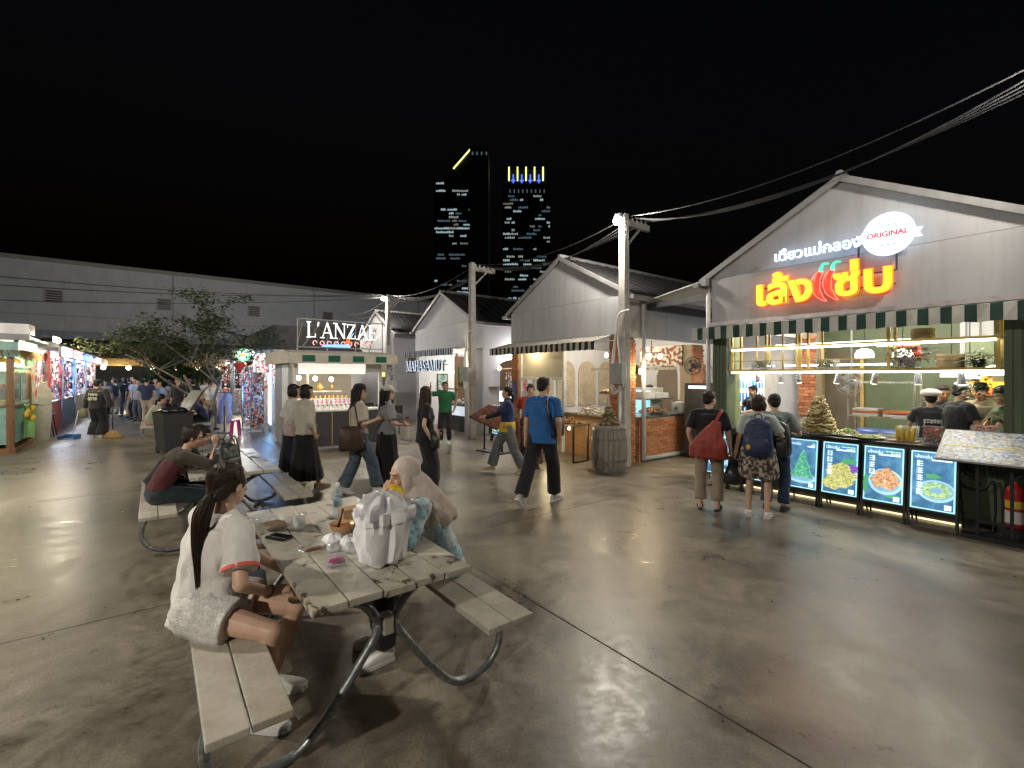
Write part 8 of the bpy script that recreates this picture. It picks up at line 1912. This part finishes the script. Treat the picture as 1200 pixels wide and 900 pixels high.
p2 = person("woman in beige headscarf and blue batik blouse resting her chin on her hand", T1(0.60, 0.72, 0), 122, 1.58, 'f', SKIN(), 2,
    pel=(0, 0, 0.55), lean=16, curl=16, head=(10, -4, 0), RH=(0.06, 0.35, 0.985, -0.35, 0.15, 0.9, -0.2, -1, 0.1), elbR=(0.6, 0.5, -0.8), LH=(-0.14, 0.25, 0.93, 0.5, 0.4, 0.4), elbL=(-0.9, -0.2, -0.6), LF=(-0.12, 0.42, 0.085), RF=(0.10, 0.36, 0.085), kneeL=(-0.15, 1, 0.8), kneeR=(0.1, 1, 0.8),
    top=dict(mat=batik_mat(), hem=-0.12, loose=0.040, sleeve=1.85, cuff=1.7, name="blouse", flare=1.1), bottom=dict(mat=BLK, loose=0.03), shoes=dict(mat=SNK["mat"], sole=SNK["sole"]), grip=0.75)
hp = p2["hp"]; s_ = p2["s"]; hm = p2["hm"]; m = MB()
m.ell(hp(0, -0.030, 0.034), [x * s_ for x in (0.093, 0.103, 0.100)], nu=20, nv=14, M=hm); m.ell(hp(0, -0.05, -0.03), [x * s_ for x in (0.092, 0.085, 0.10)], nu=16, nv=12, M=hm)
for k in (-1, 1): m.ell(hp(k * 0.068, 0.006, -0.045), [x * s_ for x in (0.026, 0.046, 0.10)], nu=12, nv=10, M=hm)
m.ell(hp(0, 0.012, -0.135), [x * s_ for x in (0.080, 0.070, 0.045)], nu=16, nv=10, M=hm)
nb = p2["nb"]; U2 = p2["U2"]; F2 = p2["F2"]; Rv = p2["Rv"]
loft(m, [(hp(0, -0.02, -0.10), 0.085, 0.085), (nb + U2 * 0.03, 0.11, 0.10), (nb - U2 * 0.04, 0.165, 0.125), (nb - U2 * 0.12 - F2 * 0.02, 0.178, 0.142), (nb - U2 * 0.22 - F2 * 0.035, 0.172, 0.140), (nb - U2 * 0.27 - F2 * 0.045, 0.160, 0.132)], Rv, F2)
chain(m, [hp(-0.03, -0.09, -0.05), nb - F2 * 0.12 - U2 * 0.1 - Rv * 0.05, nb - F2 * 0.155 - U2 * 0.28 - Rv * 0.07], [0.07, 0.07, 0.04])
co, fs = remesh(m, 0.008, 4)
hc_ = np.array(p2["nb"]); 
for i, c in enumerate(co):     # drape folds running down from the chin
    a = math.atan2(c[0] - hc_[0], c[1] - hc_[1]); u = max(0.0, min(1.0, (1.22 - c[2]) / 0.35)); k_ = 1 + 0.035 * u * math.sin(a * 9 + c[2] * 16)
    co[i][0] = hc_[0] + (c[0] - hc_[0]) * k_; co[i][1] = hc_[1] + (c[1] - hc_[1]) * k_
co = wrinkle(co, fs, 0.007, 5, 10); mesh_from("headscarf", [(co, fs)], [C("beige chiffon", (0.52, 0.45, 0.40), 0.08, 0.75)], p2["t"])
# someone bent low beside the first woman
p3 = person("dark-haired person bent low over the bench beside the woman in white", T1(-0.72, 1.52, 0), -48, 1.30, 'f', SKIN(), 1, pel=(0, 0, 0.53), lean=14, curl=16, head=(40, -30, 0), LH=(-0.1, 0.36, 0.62), RH=(0.1, 0.38, 0.60), LF=(-0.1, 0.40, 0.085), RF=(0.1, 0.36, 0.085), kneeL=(0, 1, 0.8), kneeR=(0, 1, 0.8),
    top=dict(mat=C("charcoal cloth", (0.015, 0.016, 0.018)), hem=-0.04), bottom=dict(mat=JEAN), shoes=BSH, hair="bun")
m = MB(); m.tube([p3["hp"](-0.05, -0.10, 0.05), p3["hp"](0.03, -0.12, 0.06), p3["hp"](0.06, -0.12, 0.04)], [0.012, 0.014, 0.006], 6); m.build("hair_clip", M_PLWHITE, p3["t"], True)
# second table
p4 = person("woman in maroon top with brown hair in a bun, elbow up, at the backpack table", T2(-0.66, 0.45, 0), -50, 1.60, 'f', SKIN(), 1, pel=(0, 0, 0.55), lean=18, curl=20, head=(-12, -12, 0), RH=(0.16, 0.50, 1.02, 0, -0.2, 1), elbR=(0.7, 0.3, -0.8), LH=(-0.05, 0.45, 0.80), LF=(-0.1, 0.40, 0.085), RF=(0.1, 0.36, 0.085), kneeL=(0, 1, 0.8), kneeR=(0, 1, 0.8),
    top=dict(mat=C("maroon knit", (0.075, 0.018, 0.022)), hem=0.03, sleeve=1.1), bottom=dict(mat=C("dark teal denim", (0.025, 0.04, 0.045)), loose=0.02), shoes=BSH, hair="bun", hairm=HBR)
m = MB(); b_ = p4
loft(m, [(b_["nb"] - b_["U2"] * 0.15 - b_["F2"] * 0.0, 0.185, 0.135), (b_["nb"] - b_["U2"] * 0.05, 0.17, 0.115), (b_["nb"] + b_["U2"] * 0.0, 0.10, 0.08)], b_["Rv"], b_["F2"]); chain(m, [b_["sh"][1], b_["elb"][1]], [0.066, 0.06]); chain(m, [b_["sh"][-1], b_["elb"][-1]], [0.066, 0.06])
co, fs = remesh(m, 0.014, 3); mesh_from("shoulder_yoke", [(co, fs)], [C("olive brown knit", (0.05, 0.04, 0.03))], p4["t"])
p5 = person("person in long black coat hunched at the far side of the backpack table's bench", T2(-0.66, 0.92, 0), -50, 1.66, 'm', SKIN(), 1, pel=(0, 0, 0.56), lean=30, curl=18, head=(-10, -16, 0), LH=(-0.05, 0.48, 0.80), RH=(0.1, 0.50, 0.82), LF=(-0.1, 0.40, 0.085), RF=(0.1, 0.36, 0.085), kneeL=(0, 1, 0.8), kneeR=(0, 1, 0.8),
    top=dict(mat=BLK, hem=-0.03, sleeve=1.9, loose=0.03, name="coat"), bottom=dict(mat=BLK), shoes=BSH, hair="mop")
# ---------------------------------------------------------------- standing and walking visitors
CREAMT = C("cream blouse", (0.50, 0.47, 0.40)); WHT = C("white blouse", (0.58, 0.57, 0.55))
pA = person("woman in white blouse and black skirt walking behind her friend in cream", (-3.62, 7.75, 0), -42, 1.62, 'f', None, 1, head=(-25, -4, 0), top=dict(mat=WHT, hem=0.03, sleeve=0.9, loose=0.03), bottom=dict(mat=C("dark navy skirt cloth", (0.012, 0.014, 0.024)), kind="skirt", hem=0.22, w=0.24), shoes=SNK, hair="bob", RH=(0.22, 0.22, 0.95))
pB = person("woman in loose cream top and long black skirt with a pink handbag", (-3.26, 7.40, 0), -38, 1.62, 'f', None, 1, head=(-30, -4, 0), top=dict(mat=CREAMT, hem=-0.02, sleeve=1.4, loose=0.045), bottom=dict(mat=BLK, kind="skirt", hem=0.16, w=0.29), shoes=TAN, hair="bob", RF=(0.12, 0.16, 0.085), LF=(-0.1, -0.12, 0.095))
hbW = world_pt(pB, (-0.16, -0.16, 0.92))
t = thing("handbag", "small pink handbag with a loop handle behind the cream-topped woman", "handbag", hbW, R(-38)); m = MB(); m.bx(-0.135, 0.135, -0.045, 0.045, -0.09, 0.09); m.build("bag_body", mat("pale pink leather", (0.52, 0.40, 0.40), 0.45), t, bevel=0.025); m = MB(); m.tube(smooth_path([(-0.08, 0, 0.085), (-0.08, 0, 0.15), (0.08, 0, 0.15), (0.08, 0, 0.085)], 4), 0.009, 6); m.build("handle", mat("pale pink leather", (0.5, 0.4, 0.4)), t, True); m = MB(); m.bx(-0.13, 0.13, -0.05, -0.046, 0.0, 0.085); m.build("flap", mat("pale pink leather", (0.5, 0.4, 0.4)), t)
pC = person("woman in black cap and beige tee with jeans walking toward the grill stall", (-2.30, 7.05, 0), -62, 1.63, 'f', SKIN_L(), 1, head=(-12, 0, 0), top=dict(mat=C("beige tee", (0.42, 0.37, 0.30)), hem=-0.10, loose=0.04, sleeve=0.85), bottom=dict(mat=JEAN, loose=0.035, flare=1.2), shoes=SNK, hair="long", hat=dict(kind="cap", mat=BLK), RH=(0.12, 0.24, 1.12, -0.5, 0.6, 0.5), LH=(-0.06, 0.25, 1.10, 0.4, 0.6, 0.5), RF=(0.1, 0.26, 0.085), LF=(-0.09, -0.22, 0.10, 0, 0.95, -0.2))
t = thing("tote_bag", "large dark brown shoulder tote at the black-capped woman's side", "handbag", world_pt(pC, (0.20, -0.14, 0.86)), R(20)); m = MB(); m.rings(bag_rings([(-0.17, 0.13, 0.055), (-0.14, 0.16, 0.07), (0.05, 0.17, 0.07), (0.16, 0.15, 0.05), (0.18, 0.12, 0.02)], ex=3, n=28, seed=6, amp=0.02)); m.build("bag_body", mat("dark brown leather", (0.05, 0.026, 0.018), 0.5), t, True); m = MB(); m.tube(smooth_path([(-0.1, 0, 0.16), (-0.04, 0.05, 0.42), (0.04, 0.06, 0.48), (0.1, 0, 0.16)], 5), 0.012, 6); m.build("strap", mat("dark brown leather", (0.05, 0.026, 0.018)), t, True)
pD = person("woman in white cap and grey tee with a long black skirt", (-1.96, 7.35, 0), -58, 1.60, 'f', SKIN_L(), 1, head=(-14, 0, 0), top=dict(mat=C("grey tee", (0.26, 0.26, 0.28)), hem=0.0, loose=0.035, sleeve=0.8), bottom=dict(mat=BLK, kind="skirt", hem=0.14, w=0.25), shoes=BSH, hair="long", hat=dict(kind="cap", mat=C("white cap cloth", (0.52, 0.51, 0.49))), RH=(0.12, 0.24, 1.0, -0.6, 0.6, 0.3), LH=(-0.10, 0.25, 1.02, 0.6, 0.6, 0.3))
t = thing("handbag", "small off-white crossbody bag held by the white-capped woman", "handbag", world_pt(pD, (0.06, 0.27, 0.88)), R(-58)); m = MB(); m.bx(-0.11, 0.11, -0.04, 0.04, -0.12, 0.10); m.build("bag_body", mat("off-white leather", (0.55, 0.52, 0.46), 0.45), t, bevel=0.03); m = MB(); m.tube([Vector((-0.09, 0, 0.09)), Vector((-0.12, -0.12, 0.30)), Vector((-0.20, -0.35, 0.5))], 0.008, 6); m.tube([Vector((0.09, 0, 0.09)), Vector((0.12, -0.15, 0.30)), Vector((0.08, -0.35, 0.5))], 0.008, 6); m.build("strap", M_BLACK, t)
pE = person("woman in black with long dark hair seen from behind near the hijab wearer", (-1.30, 7.05, 0), 200, 1.60, 'f', SKIN_L(), 1, head=(55, 0, 0), top=dict(mat=BLK, hem=-0.1, loose=0.03, sleeve=0.6), bottom=dict(mat=BLK, loose=0.05, flare=1.6), shoes=BSH, hair="long", hairm=HBR, LH=(-0.22, 0.18, 0.92)); pE["t"].rotation_euler.z = R(-70)
t = thing("hip_bag", "black shoulder bag at the hip of the long-haired woman in black", "handbag", world_pt(pE, (0.22, 0.10, 0.83)), R(-70)); m = MB(); m.rings(bag_rings([(-0.12, 0.08, 0.04), (-0.09, 0.12, 0.06), (0.06, 0.12, 0.06), (0.11, 0.08, 0.03)], ex=3, n=24, seed=9, amp=0.02)); m.build("bag_body", mat("black nylon", (0.02, 0.022, 0.022)), t, True); m = MB(); m.tube([(-0.06, 0, 0.1), (-0.05, -0.05, 0.3), (-0.1, -0.1, 0.52)], 0.012, 6); m.build("strap", M_BLACK, t)
pF = person("man in green polo with one arm raised outside the seafood shop", (-1.75, 12.3, 0), 175, 1.60, 'm', SKIN_D(), 1, head=(15, 0, 0), RH=(0.34, 0.16, 1.50, 0.1, 0.2, 1), elbR=(0.9, 0.2, -0.4), LH=(-0.26, 0.10, 0.90), top=dict(mat=C("green polo", (0.015, 0.10, 0.045)), hem=-0.06, loose=0.03, collar=0.03), bottom=dict(mat=BLK), shoes=SNK, hair="short")
pG = person("woman in navy and yellow shirt with black arm sleeves walking out", (-0.08, 8.55, 0), 95, 1.56, 'f', SKIN(), 1, head=(-10, 4, 0), top=dict(mat=C("navy jersey", (0.016, 0.03, 0.10)), hem=0.05, loose=0.035, sleeve=0.85, collar=0.05), bottom=dict(mat=C("grey jeans", (0.12, 0.13, 0.14), 0.25), loose=0.035, flare=1.2), shoes=TAN, hair="tied", RF=(0.09, 0.30, 0.085), LF=(-0.09, -0.28, 0.10, 0, 0.95, -0.2), RH=(0.16, 0.38, 1.03, 0.1, 1, 0), LH=(-0.12, 0.40, 1.02, 0, 1, 0))
m = MB(); b_ = pG; loft(m, [(b_["spine"](-0.09), 0.19, 0.145), (b_["spine"](0.0), 0.186, 0.14), (b_["spine"](0.10), 0.178, 0.136)], b_["Rv"], b_["F"], 26); co, fs = remesh(m, 0.012, 2); co = wrinkle(co, fs, 0.008, 3); mesh_from("yellow_hem", [(co, fs)], [C("yellow jersey", (0.55, 0.36, 0.02))], pG["t"])
for k in (-1, 1): m = MB(); m.tube([b_["sh"][k].lerp(b_["elb"][k], 0.6), b_["elb"][k], b_["wri"][k]], [0.045, 0.043, 0.034], 10); m.build("arm_sleeve", BLK, pG["t"], True)
pH = person("young man in orange-red shirt and patterned trousers behind the yellow-hemmed woman", (0.36, 9.1, 0), 178, 1.60, 'm', SKIN_L(), 1, head=(5, 0, 0), top=dict(mat=C("orange red shirt", (0.52, 0.08, 0.02)), hem=-0.06, loose=0.03, collar=0.02), bottom=dict(mat=pattern_mat("dark red patterned cloth", [(0.12, 0.03, 0.03), (0.2, 0.1, 0.08), (0.06, 0.02, 0.02), (0.28, 0.2, 0.16)], 40), loose=0.05, flare=1.4), shoes=BSH, hair="mop")
pI = person("man in blue tee and black trousers striding past with a black sling strap", (0.42, 6.52, 0), -28, 1.74, 'm', SKIN(), 1, head=(-22, 0, 0), top=dict(mat=C("royal blue tee", (0.018, 0.10, 0.30)), hem=-0.10, loose=0.035, sleeve=0.78), bottom=dict(mat=BLK, loose=0.03, flare=1.2), shoes=dict(mat=mat("grey sneaker", (0.36, 0.37, 0.38), 0.6), sole=SNK["sole"]), hair="short", RF=(0.09, 0.22, 0.085), LF=(-0.13, -0.42, 0.16, 0, 0.72, -0.7), lean=3, bulk=1.0, LH=(-0.24, -0.04, 0.84))
t = thing("sling_bag", "black sling bag on the chest side of the man in blue", "bag", world_pt(pI, (0.20, 0.10, 1.10)), R(-28)); m = MB(); m.rings(bag_rings([(-0.16, 0.05, 0.08), (-0.12, 0.07, 0.10), (0.08, 0.07, 0.10), (0.13, 0.04, 0.06)], ex=3, n=24, seed=3, amp=0.012)); m.build("bag_body", mat("black nylon", (0.02, 0.022, 0.022)), t, True); m = MB(); m.tube(smooth_path([(0.0, 0.0, 0.12), (-0.05, -0.02, 0.30), (-0.08, -0.13, 0.36), (-0.06, -0.27, 0.30), (-0.02, -0.27, 0.08), (0.0, -0.1, -0.1)], 5), 0.017, 8); m.build("strap", M_BLACK, t, True)
# three customers at the food stall
pJ = person("man in black tee and khaki trousers with a red tote on his shoulder", (2.62, 6.25, 0), -28, 1.56, 'm', SKIN_L(), 1, head=(-35, 0, 0), top=dict(mat=BLK, hem=-0.03, loose=0.03, sleeve=0.8), bottom=dict(mat=C("khaki cloth", (0.30, 0.25, 0.18), 0.15), loose=0.022, flare=1.15, len=1.88), shoes=SAND, hair="short", RH=(0.26, 0.10, 0.78)); 
t = thing("tote_bag", "big slouchy red canvas tote on the back of the khaki-trousered man", "handbag", world_pt(pJ, (0.02, -0.215, 0.86)), R(-28))
m = MB(); m.rings([[Vector((x * w + c, y * d, z)) for x, y in [(math.copysign(abs(math.cos(a)) ** 0.7, math.cos(a)), math.sin(a)) for a in [2 * math.pi * j / 28 for j in range(28)]]] for z, w, d, c in ((-0.15, 0.20, 0.05, 0.02), (-0.13, 0.24, 0.075, 0.0), (0.0, 0.225, 0.085, -0.01), (0.14, 0.15, 0.065, 0.02), (0.26, 0.08, 0.04, 0.06), (0.33, 0.045, 0.025, 0.09))]); co, fs = remesh(m, 0.012, 2); co = wrinkle(co, fs, 0.014, 4, 9); mesh_from("bag_body", [(co, fs)], [mat("rust red canvas", (0.26, 0.035, 0.025), 0.6, 0, 0.2, 12, 0.3, 30)], t); m = MB(); m.tube(smooth_path([(0.07, 0, 0.30), (0.12, 0.08, 0.42), (0.14, 0.20, 0.45), (0.14, 0.32, 0.34), (0.14, 0.26, 0.1)], 5), 0.022, 8); m.build("strap", mat("rust red canvas", (0.26, 0.035, 0.025)), t, True)
t = thing("black_pouch", "black jacket and umbrella hanging from the khaki-trousered man's hand", "bag", world_pt(pJ, (0.30, 0.12, 0.62)), 0.3); m = MB(); m.rings(bag_rings([(-0.22, 0.02, 0.02), (-0.15, 0.05, 0.04), (0.0, 0.05, 0.04), (0.08, 0.03, 0.02), (0.14, 0.012, 0.012)], ex=2, n=20, seed=5, amp=0.02)); m.build("cloth", BLK, t, True)
pK = person("woman in pale tee and patterned shorts with a navy backpack at the counter", (3.10, 5.92, 0), -32, 1.52, 'f', SKIN_L(), 1, head=(-30, -3, 0), top=dict(mat=C("pale mint tee", (0.42, 0.48, 0.46)), hem=-0.03, loose=0.03, sleeve=0.8), bottom=dict(mat=pattern_mat("black and cream print", [(0.06, 0.05, 0.05), (0.38, 0.32, 0.26), (0.5, 0.45, 0.38), (0.10, 0.08, 0.07)], 34, rnd=0.4), len=0.85, loose=0.05, flare=1.25), shoes=dict(mat=mat("white sock shoe", (0.62, 0.60, 0.58)), sole=SNK["sole"]), hair="bob", hairm=HBR, LH=(-0.26, 0.06, 0.78), RH=(0.20, 0.26, 1.0))
backpack("navy backpack with a yellow charm on the patterned-shorts woman", world_pt(pK, (0.02, -0.235, 0.80)), R(-32), 0.46, 0.31, 0.19, mat("navy speckled nylon", (0.016, 0.03, 0.085), 0.6, 0, 0.4, 90), charm=mat("yellow charm", (0.7, 0.4, 0.05)))
t = thing("carrier_bag", "black plastic carrier bag hanging from the patterned-shorts woman's hand", "plastic bag", world_pt(pK, (-0.27, 0.08, 0.36)), 0.2); m = MB(); m.rings(bag_rings([(0.0, 0.09, 0.07), (0.02, 0.13, 0.10), (0.12, 0.135, 0.10), (0.22, 0.09, 0.06), (0.29, 0.03, 0.02), (0.40, 0.02, 0.012)], ex=2.4, n=32, seed=14, amp=0.025)); m.build("film", mat("black film", (0.02, 0.02, 0.022)), t, True); m = MB(); m.tube([(0, 0, 0.38), (0.0, 0.0, 0.46)], 0.008, 6); m.build("handle", mat("black film", (0.02, 0.02, 0.022)), t)
pL = person("short-haired customer in grey-green tee and jeans with a black backpack", (3.48, 6.22, 0), -38, 1.52, 'm', SKIN_L(), 1, head=(25, -5, 0), top=dict(mat=C("grey green tee", (0.20, 0.25, 0.24)), hem=-0.03, loose=0.03, sleeve=0.8), bottom=dict(mat=C("dark blue jeans", (0.02, 0.04, 0.09)), loose=0.02, flare=1.1), shoes=BSH, hair="mop", RH=(0.2, 0.28, 1.0))
backpack("plump black backpack with hanging straps on the grey-green customer", world_pt(pL, (0.06, -0.24, 0.76)), R(-38), 0.44, 0.32, 0.21, mat("black nylon", (0.02, 0.022, 0.022)))
# ---------------------------------------------------------------- stall staff
APR = C("black apron", (0.02, 0.022, 0.026)); CAPW = C("white cook cap", (0.58, 0.56, 0.52))
def staff(label, x, y, rz, H, hair="short", hat=None, top=APR, head=(0, 0, 0), sex='m', **k):
    w = S1(x, y, 0.012); return person(label, w, math.degrees(RZ_FRONT) + rz, H, sex, k.pop("skin", SKIN()), 1, head=head, top=dict(mat=top, hem=-0.05, loose=0.03), bottom=dict(mat=BLK), shoes=BSH, hair=hair, hat=hat, RH=(0.16, 0.36, 1.0), LH=(-0.16, 0.36, 1.0), **k)
staff("cook bending behind the steel rack in the green kitchen", 0.62, 2.25, 200, 1.62, head=(10, -20, 0), lean=10)
st = staff("cook in white hairnet and printed black tee seen from behind", 0.72, 1.15, 20, 1.55, hat=dict(kind="net", mat=CAPW), sex='f')
staff("cook in white cap and black tee turned sideways at the counter", 0.98, 1.05, -50, 1.66, hat=dict(kind="cap", mat=CAPW), head=(-15, -8, 0), lean=6)
staff("bareheaded cook in khaki vest facing out over the counter", 1.18, 1.45, 165, 1.66, top=C("khaki vest", (0.20, 0.18, 0.11)), head=(12, -8, 0))
staff("cook in dark green with black cap at the kitchen's right edge", 1.47, 1.0, 110, 1.62, hat=dict(kind="cap", mat=BLK), top=C("dark green shirt", (0.03, 0.06, 0.025)), head=(0, -8, 0))
staff("worker far back by the drinks fridge", -2.35, 2.5, 150, 1.55, head=(0, -15, 0))
m = MB(); nbk = st["spine"](0.34) - st["F"] * 0.155; [m.box(nbk + st["Rv"] * (0.035 * (j - 2.5)) - Vector((0, 0, 0.03 * i)), (0.026, 0.004, 0.016 + 0.006 * ((j + i) % 2))) for i in range(2) for j in range(6)]; m.build("shirt_print", M_PAPER, st["t"])
w = S2(0.9, 1.1, 0); person("dark-haired worker inside the grill stall behind the brick counter", S2(1.2, 1.75, 0), 60, 1.55, 'm', SKIN(), 1, head=(0, -10, 0), top=dict(mat=BLK), bottom=dict(mat=BLK), shoes=BSH, hair="short")
# ---------------------------------------------------------------- left side of the plaza
pS = person("sweeper in black sweater with a pale back print carrying broom and dustpan", (-11.75, 13.3, 0), 5, 1.64, 'm', SKIN(), 1, head=(0, 0, 0), top=dict(mat=C("black sweater", (0.02, 0.022, 0.024)), hem=-0.05, loose=0.04, sleeve=1.9), bottom=dict(mat=BLK, loose=0.04, flare=1.5), shoes=SNK, hair="short", hat=dict(kind="cap", mat=BLK), RH=(0.36, 0.06, 0.84), LH=(-0.34, 0.02, 0.82), bulk=1.1)
m = MB()
for i in range(2):
    for j in range(5): c = pS["spine"](0.36 - 0.115 * i) - pS["F"] * (0.165 + 0.012 * i) + pS["Rv"] * (0.048 * (j - 2)); m.tube([c + Vector((0.017 * math.cos(a), 0, (0.03 if i == 0 else 0.042) * math.sin(a))) for a in [2 * math.pi * k / 10 for k in range(11 if (i + j) % 3 else 8)]], 0.008, 5)
m.build("back_print", mat("pale grey print", (0.50, 0.48, 0.42), 0.7), pS["t"])
t = thing("straw_broom", "straw broom held down by the sweeper's right hand", "broom", (-11.36, 13.35, 0), 0); m = MB(); m.tube([(0, 0, 0.22), (0, 0.0, 0.95)], 0.012, 8); m.build("handle", M_BLACK, t, True); m = MB(); m.rings(bag_rings([(0.0, 0.30, 0.12), (0.06, 0.27, 0.11), (0.16, 0.14, 0.07), (0.24, 0.03, 0.03)], ex=2, n=30, seed=4, amp=0.02)); m.build("bristles", mat("straw bristles", (0.25, 0.16, 0.06), 0.9, 0, 0.4, 40, 0.6, 80), t, True)
t = thing("dustpan", "blue long-handled dustpan beside the sweeper", "dustpan", (-12.45, 13.2, 0), 0.2); m = MB(); m.bx(-0.19, 0.19, -0.14, 0.14, 0.0, 0.015); m.bx(-0.19, 0.19, 0.13, 0.15, 0.015, 0.12); m.bx(-0.2, -0.19, -0.14, 0.14, 0.015, 0.09); m.bx(0.19, 0.2, -0.14, 0.14, 0.015, 0.09); m.build("pan", mat("blue dustpan", (0.06, 0.16, 0.35), 0.5), t); m = MB(); m.tube([(0, 0.14, 0.1), (0.16, 0.1, 0.78)], 0.014, 8); m.build("handle", M_PLWHITE, t)
t = thing("cloth_bag", "drab green cloth bag hanging from the sweeper's left hand", "bag", (-12.15, 13.28, 0.60), 0); m = MB(); m.rings(bag_rings([(-0.02, 0.08, 0.06), (0.02, 0.11, 0.08), (0.14, 0.10, 0.07), (0.24, 0.02, 0.02)], ex=2.3, n=24, seed=7, amp=0.02)); m.build("cloth", C("drab green cloth", (0.12, 0.13, 0.08)), t, True)
def seated(label, x, y, rz, top, hair, sex='f', **k): return person(label, T3(x, y, 0), rz, 1.60, sex, None, 1, pel=(0, 0, 0.55), lean=18, curl=14, LH=(-0.12, 0.46, 0.80), RH=(0.12, 0.46, 0.82), LF=(-0.1, 0.40, 0.085), RF=(0.1, 0.38, 0.085), kneeL=(0, 1, 0.8), kneeR=(0, 1, 0.8), top=dict(mat=top, hem=-0.02), bottom=dict(mat=k.pop("bot", BLK)), shoes=BSH, hair=hair, **k)
seated("woman in sage sleeveless top eating at the far picnic table", -0.62, 0.45, -52, C("sage top", (0.22, 0.25, 0.19)), "tied", head=(0, -10, 0), bot=C("pink trousers", (0.4, 0.26, 0.24)))
seated("woman in pale pink top next to the sage-top woman at the far table", -0.62, 1.15, -52, C("pale pink top", (0.5, 0.36, 0.36)), "bob", head=(10, -10, 0))
seated("person in red top at the far end of the far picnic table", -0.60, 1.65, -50, C("red top", (0.35, 0.06, 0.08)), "bob")
seated("man in navy shirt leaning over his food at the far table", 0.62, 0.55, 128, NAVY, "mop", 'm', head=(0, -18, 0))
seated("person in pale blue shirt across the far table", 0.60, 1.35, 128, C("pale blue shirt", (0.3, 0.42, 0.52)), "bob")
person("tall man in black standing behind the far picnic table", (-11.3, 15.9, 0), 175, 1.72, 'm', None, 1, top=dict(mat=BLK, sleeve=1.5), bottom=dict(mat=BLK), shoes=BSH, hair="short")
person("man in white tee and tan shorts walking past the tree trunk", (-9.75, 15.2, 0), 10, 1.62, 'm', SKIN(), 1, top=dict(mat=W_TEE, hem=-0.05), bottom=dict(mat=C("tan shorts", (0.32, 0.24, 0.15)), len=0.9, loose=0.04, flare=1.2), shoes=BSH, hair="short", RF=(0.09, 0.12, 0.085), LF=(-0.09, -0.14, 0.09))
# ---------------------------------------------------------------- the crowd down the aisle
PAL = [("white shirt", (0.55, 0.55, 0.54)), ("black shirt", (0.02, 0.02, 0.022)), ("dark navy top", (0.02, 0.03, 0.07)), ("grey top", (0.2, 0.2, 0.21)), ("pale blue top", (0.25, 0.38, 0.5)), ("dusky pink top", (0.42, 0.22, 0.22)), ("beige top", (0.4, 0.34, 0.26))]
q = random.Random(12); protos = []
for k, (nm, c) in enumerate(PAL):
    P_ = person("person in a %s standing in the crowd down the aisle" % nm, (0, 0, 0), 0, 1.62, 'f' if k % 2 else 'm', None, 0, "crowd down the aisle", top=dict(mat=C(nm, c), hem=-0.05), bottom=dict(mat=(BLK, JEAN, C("beige top", (0.4, 0.34, 0.26)))[k % 3]), shoes=BSH, hair=("short", "bob", "mop", "long", "short", "long", "bob")[k], LF=(-0.1, 0.05 * (k % 3), 0.085), RF=(0.1, -0.06 * (k % 2), 0.085), face=False)
    protos.append(P_["t"])
spots = []
base = Vector((-11.45, 10.75, 0))
for i in range(46):
    for _ in range(60):
        s_ = q.uniform(6.0, 19.0); d_ = q.uniform(0.8, 5.0); p = base + ROW * s_ + INTO * d_
        if all((p - o).length > 0.55 for o in spots) and (p - Vector((-11.3, 15.9, 0))).length > 0.6 and (p - Vector((-14.6, 20.6, 0))).length > 0.8: spots.append(p); break
for i, p in enumerate(spots):
    pr_ = protos[i] if i < len(protos) else q.choice(protos[:5] + protos[:4] + protos); o = pr_ if i < len(protos) else copy_tree(pr_)
    o.location = p; o.rotation_euler = (0, 0, q.choice((R(37), R(217))) + q.uniform(-0.7, 0.7)); k_ = q.uniform(0.94, 1.06); o.scale = (k_, k_, k_)
bpy.data.scenes.remove(TMP)
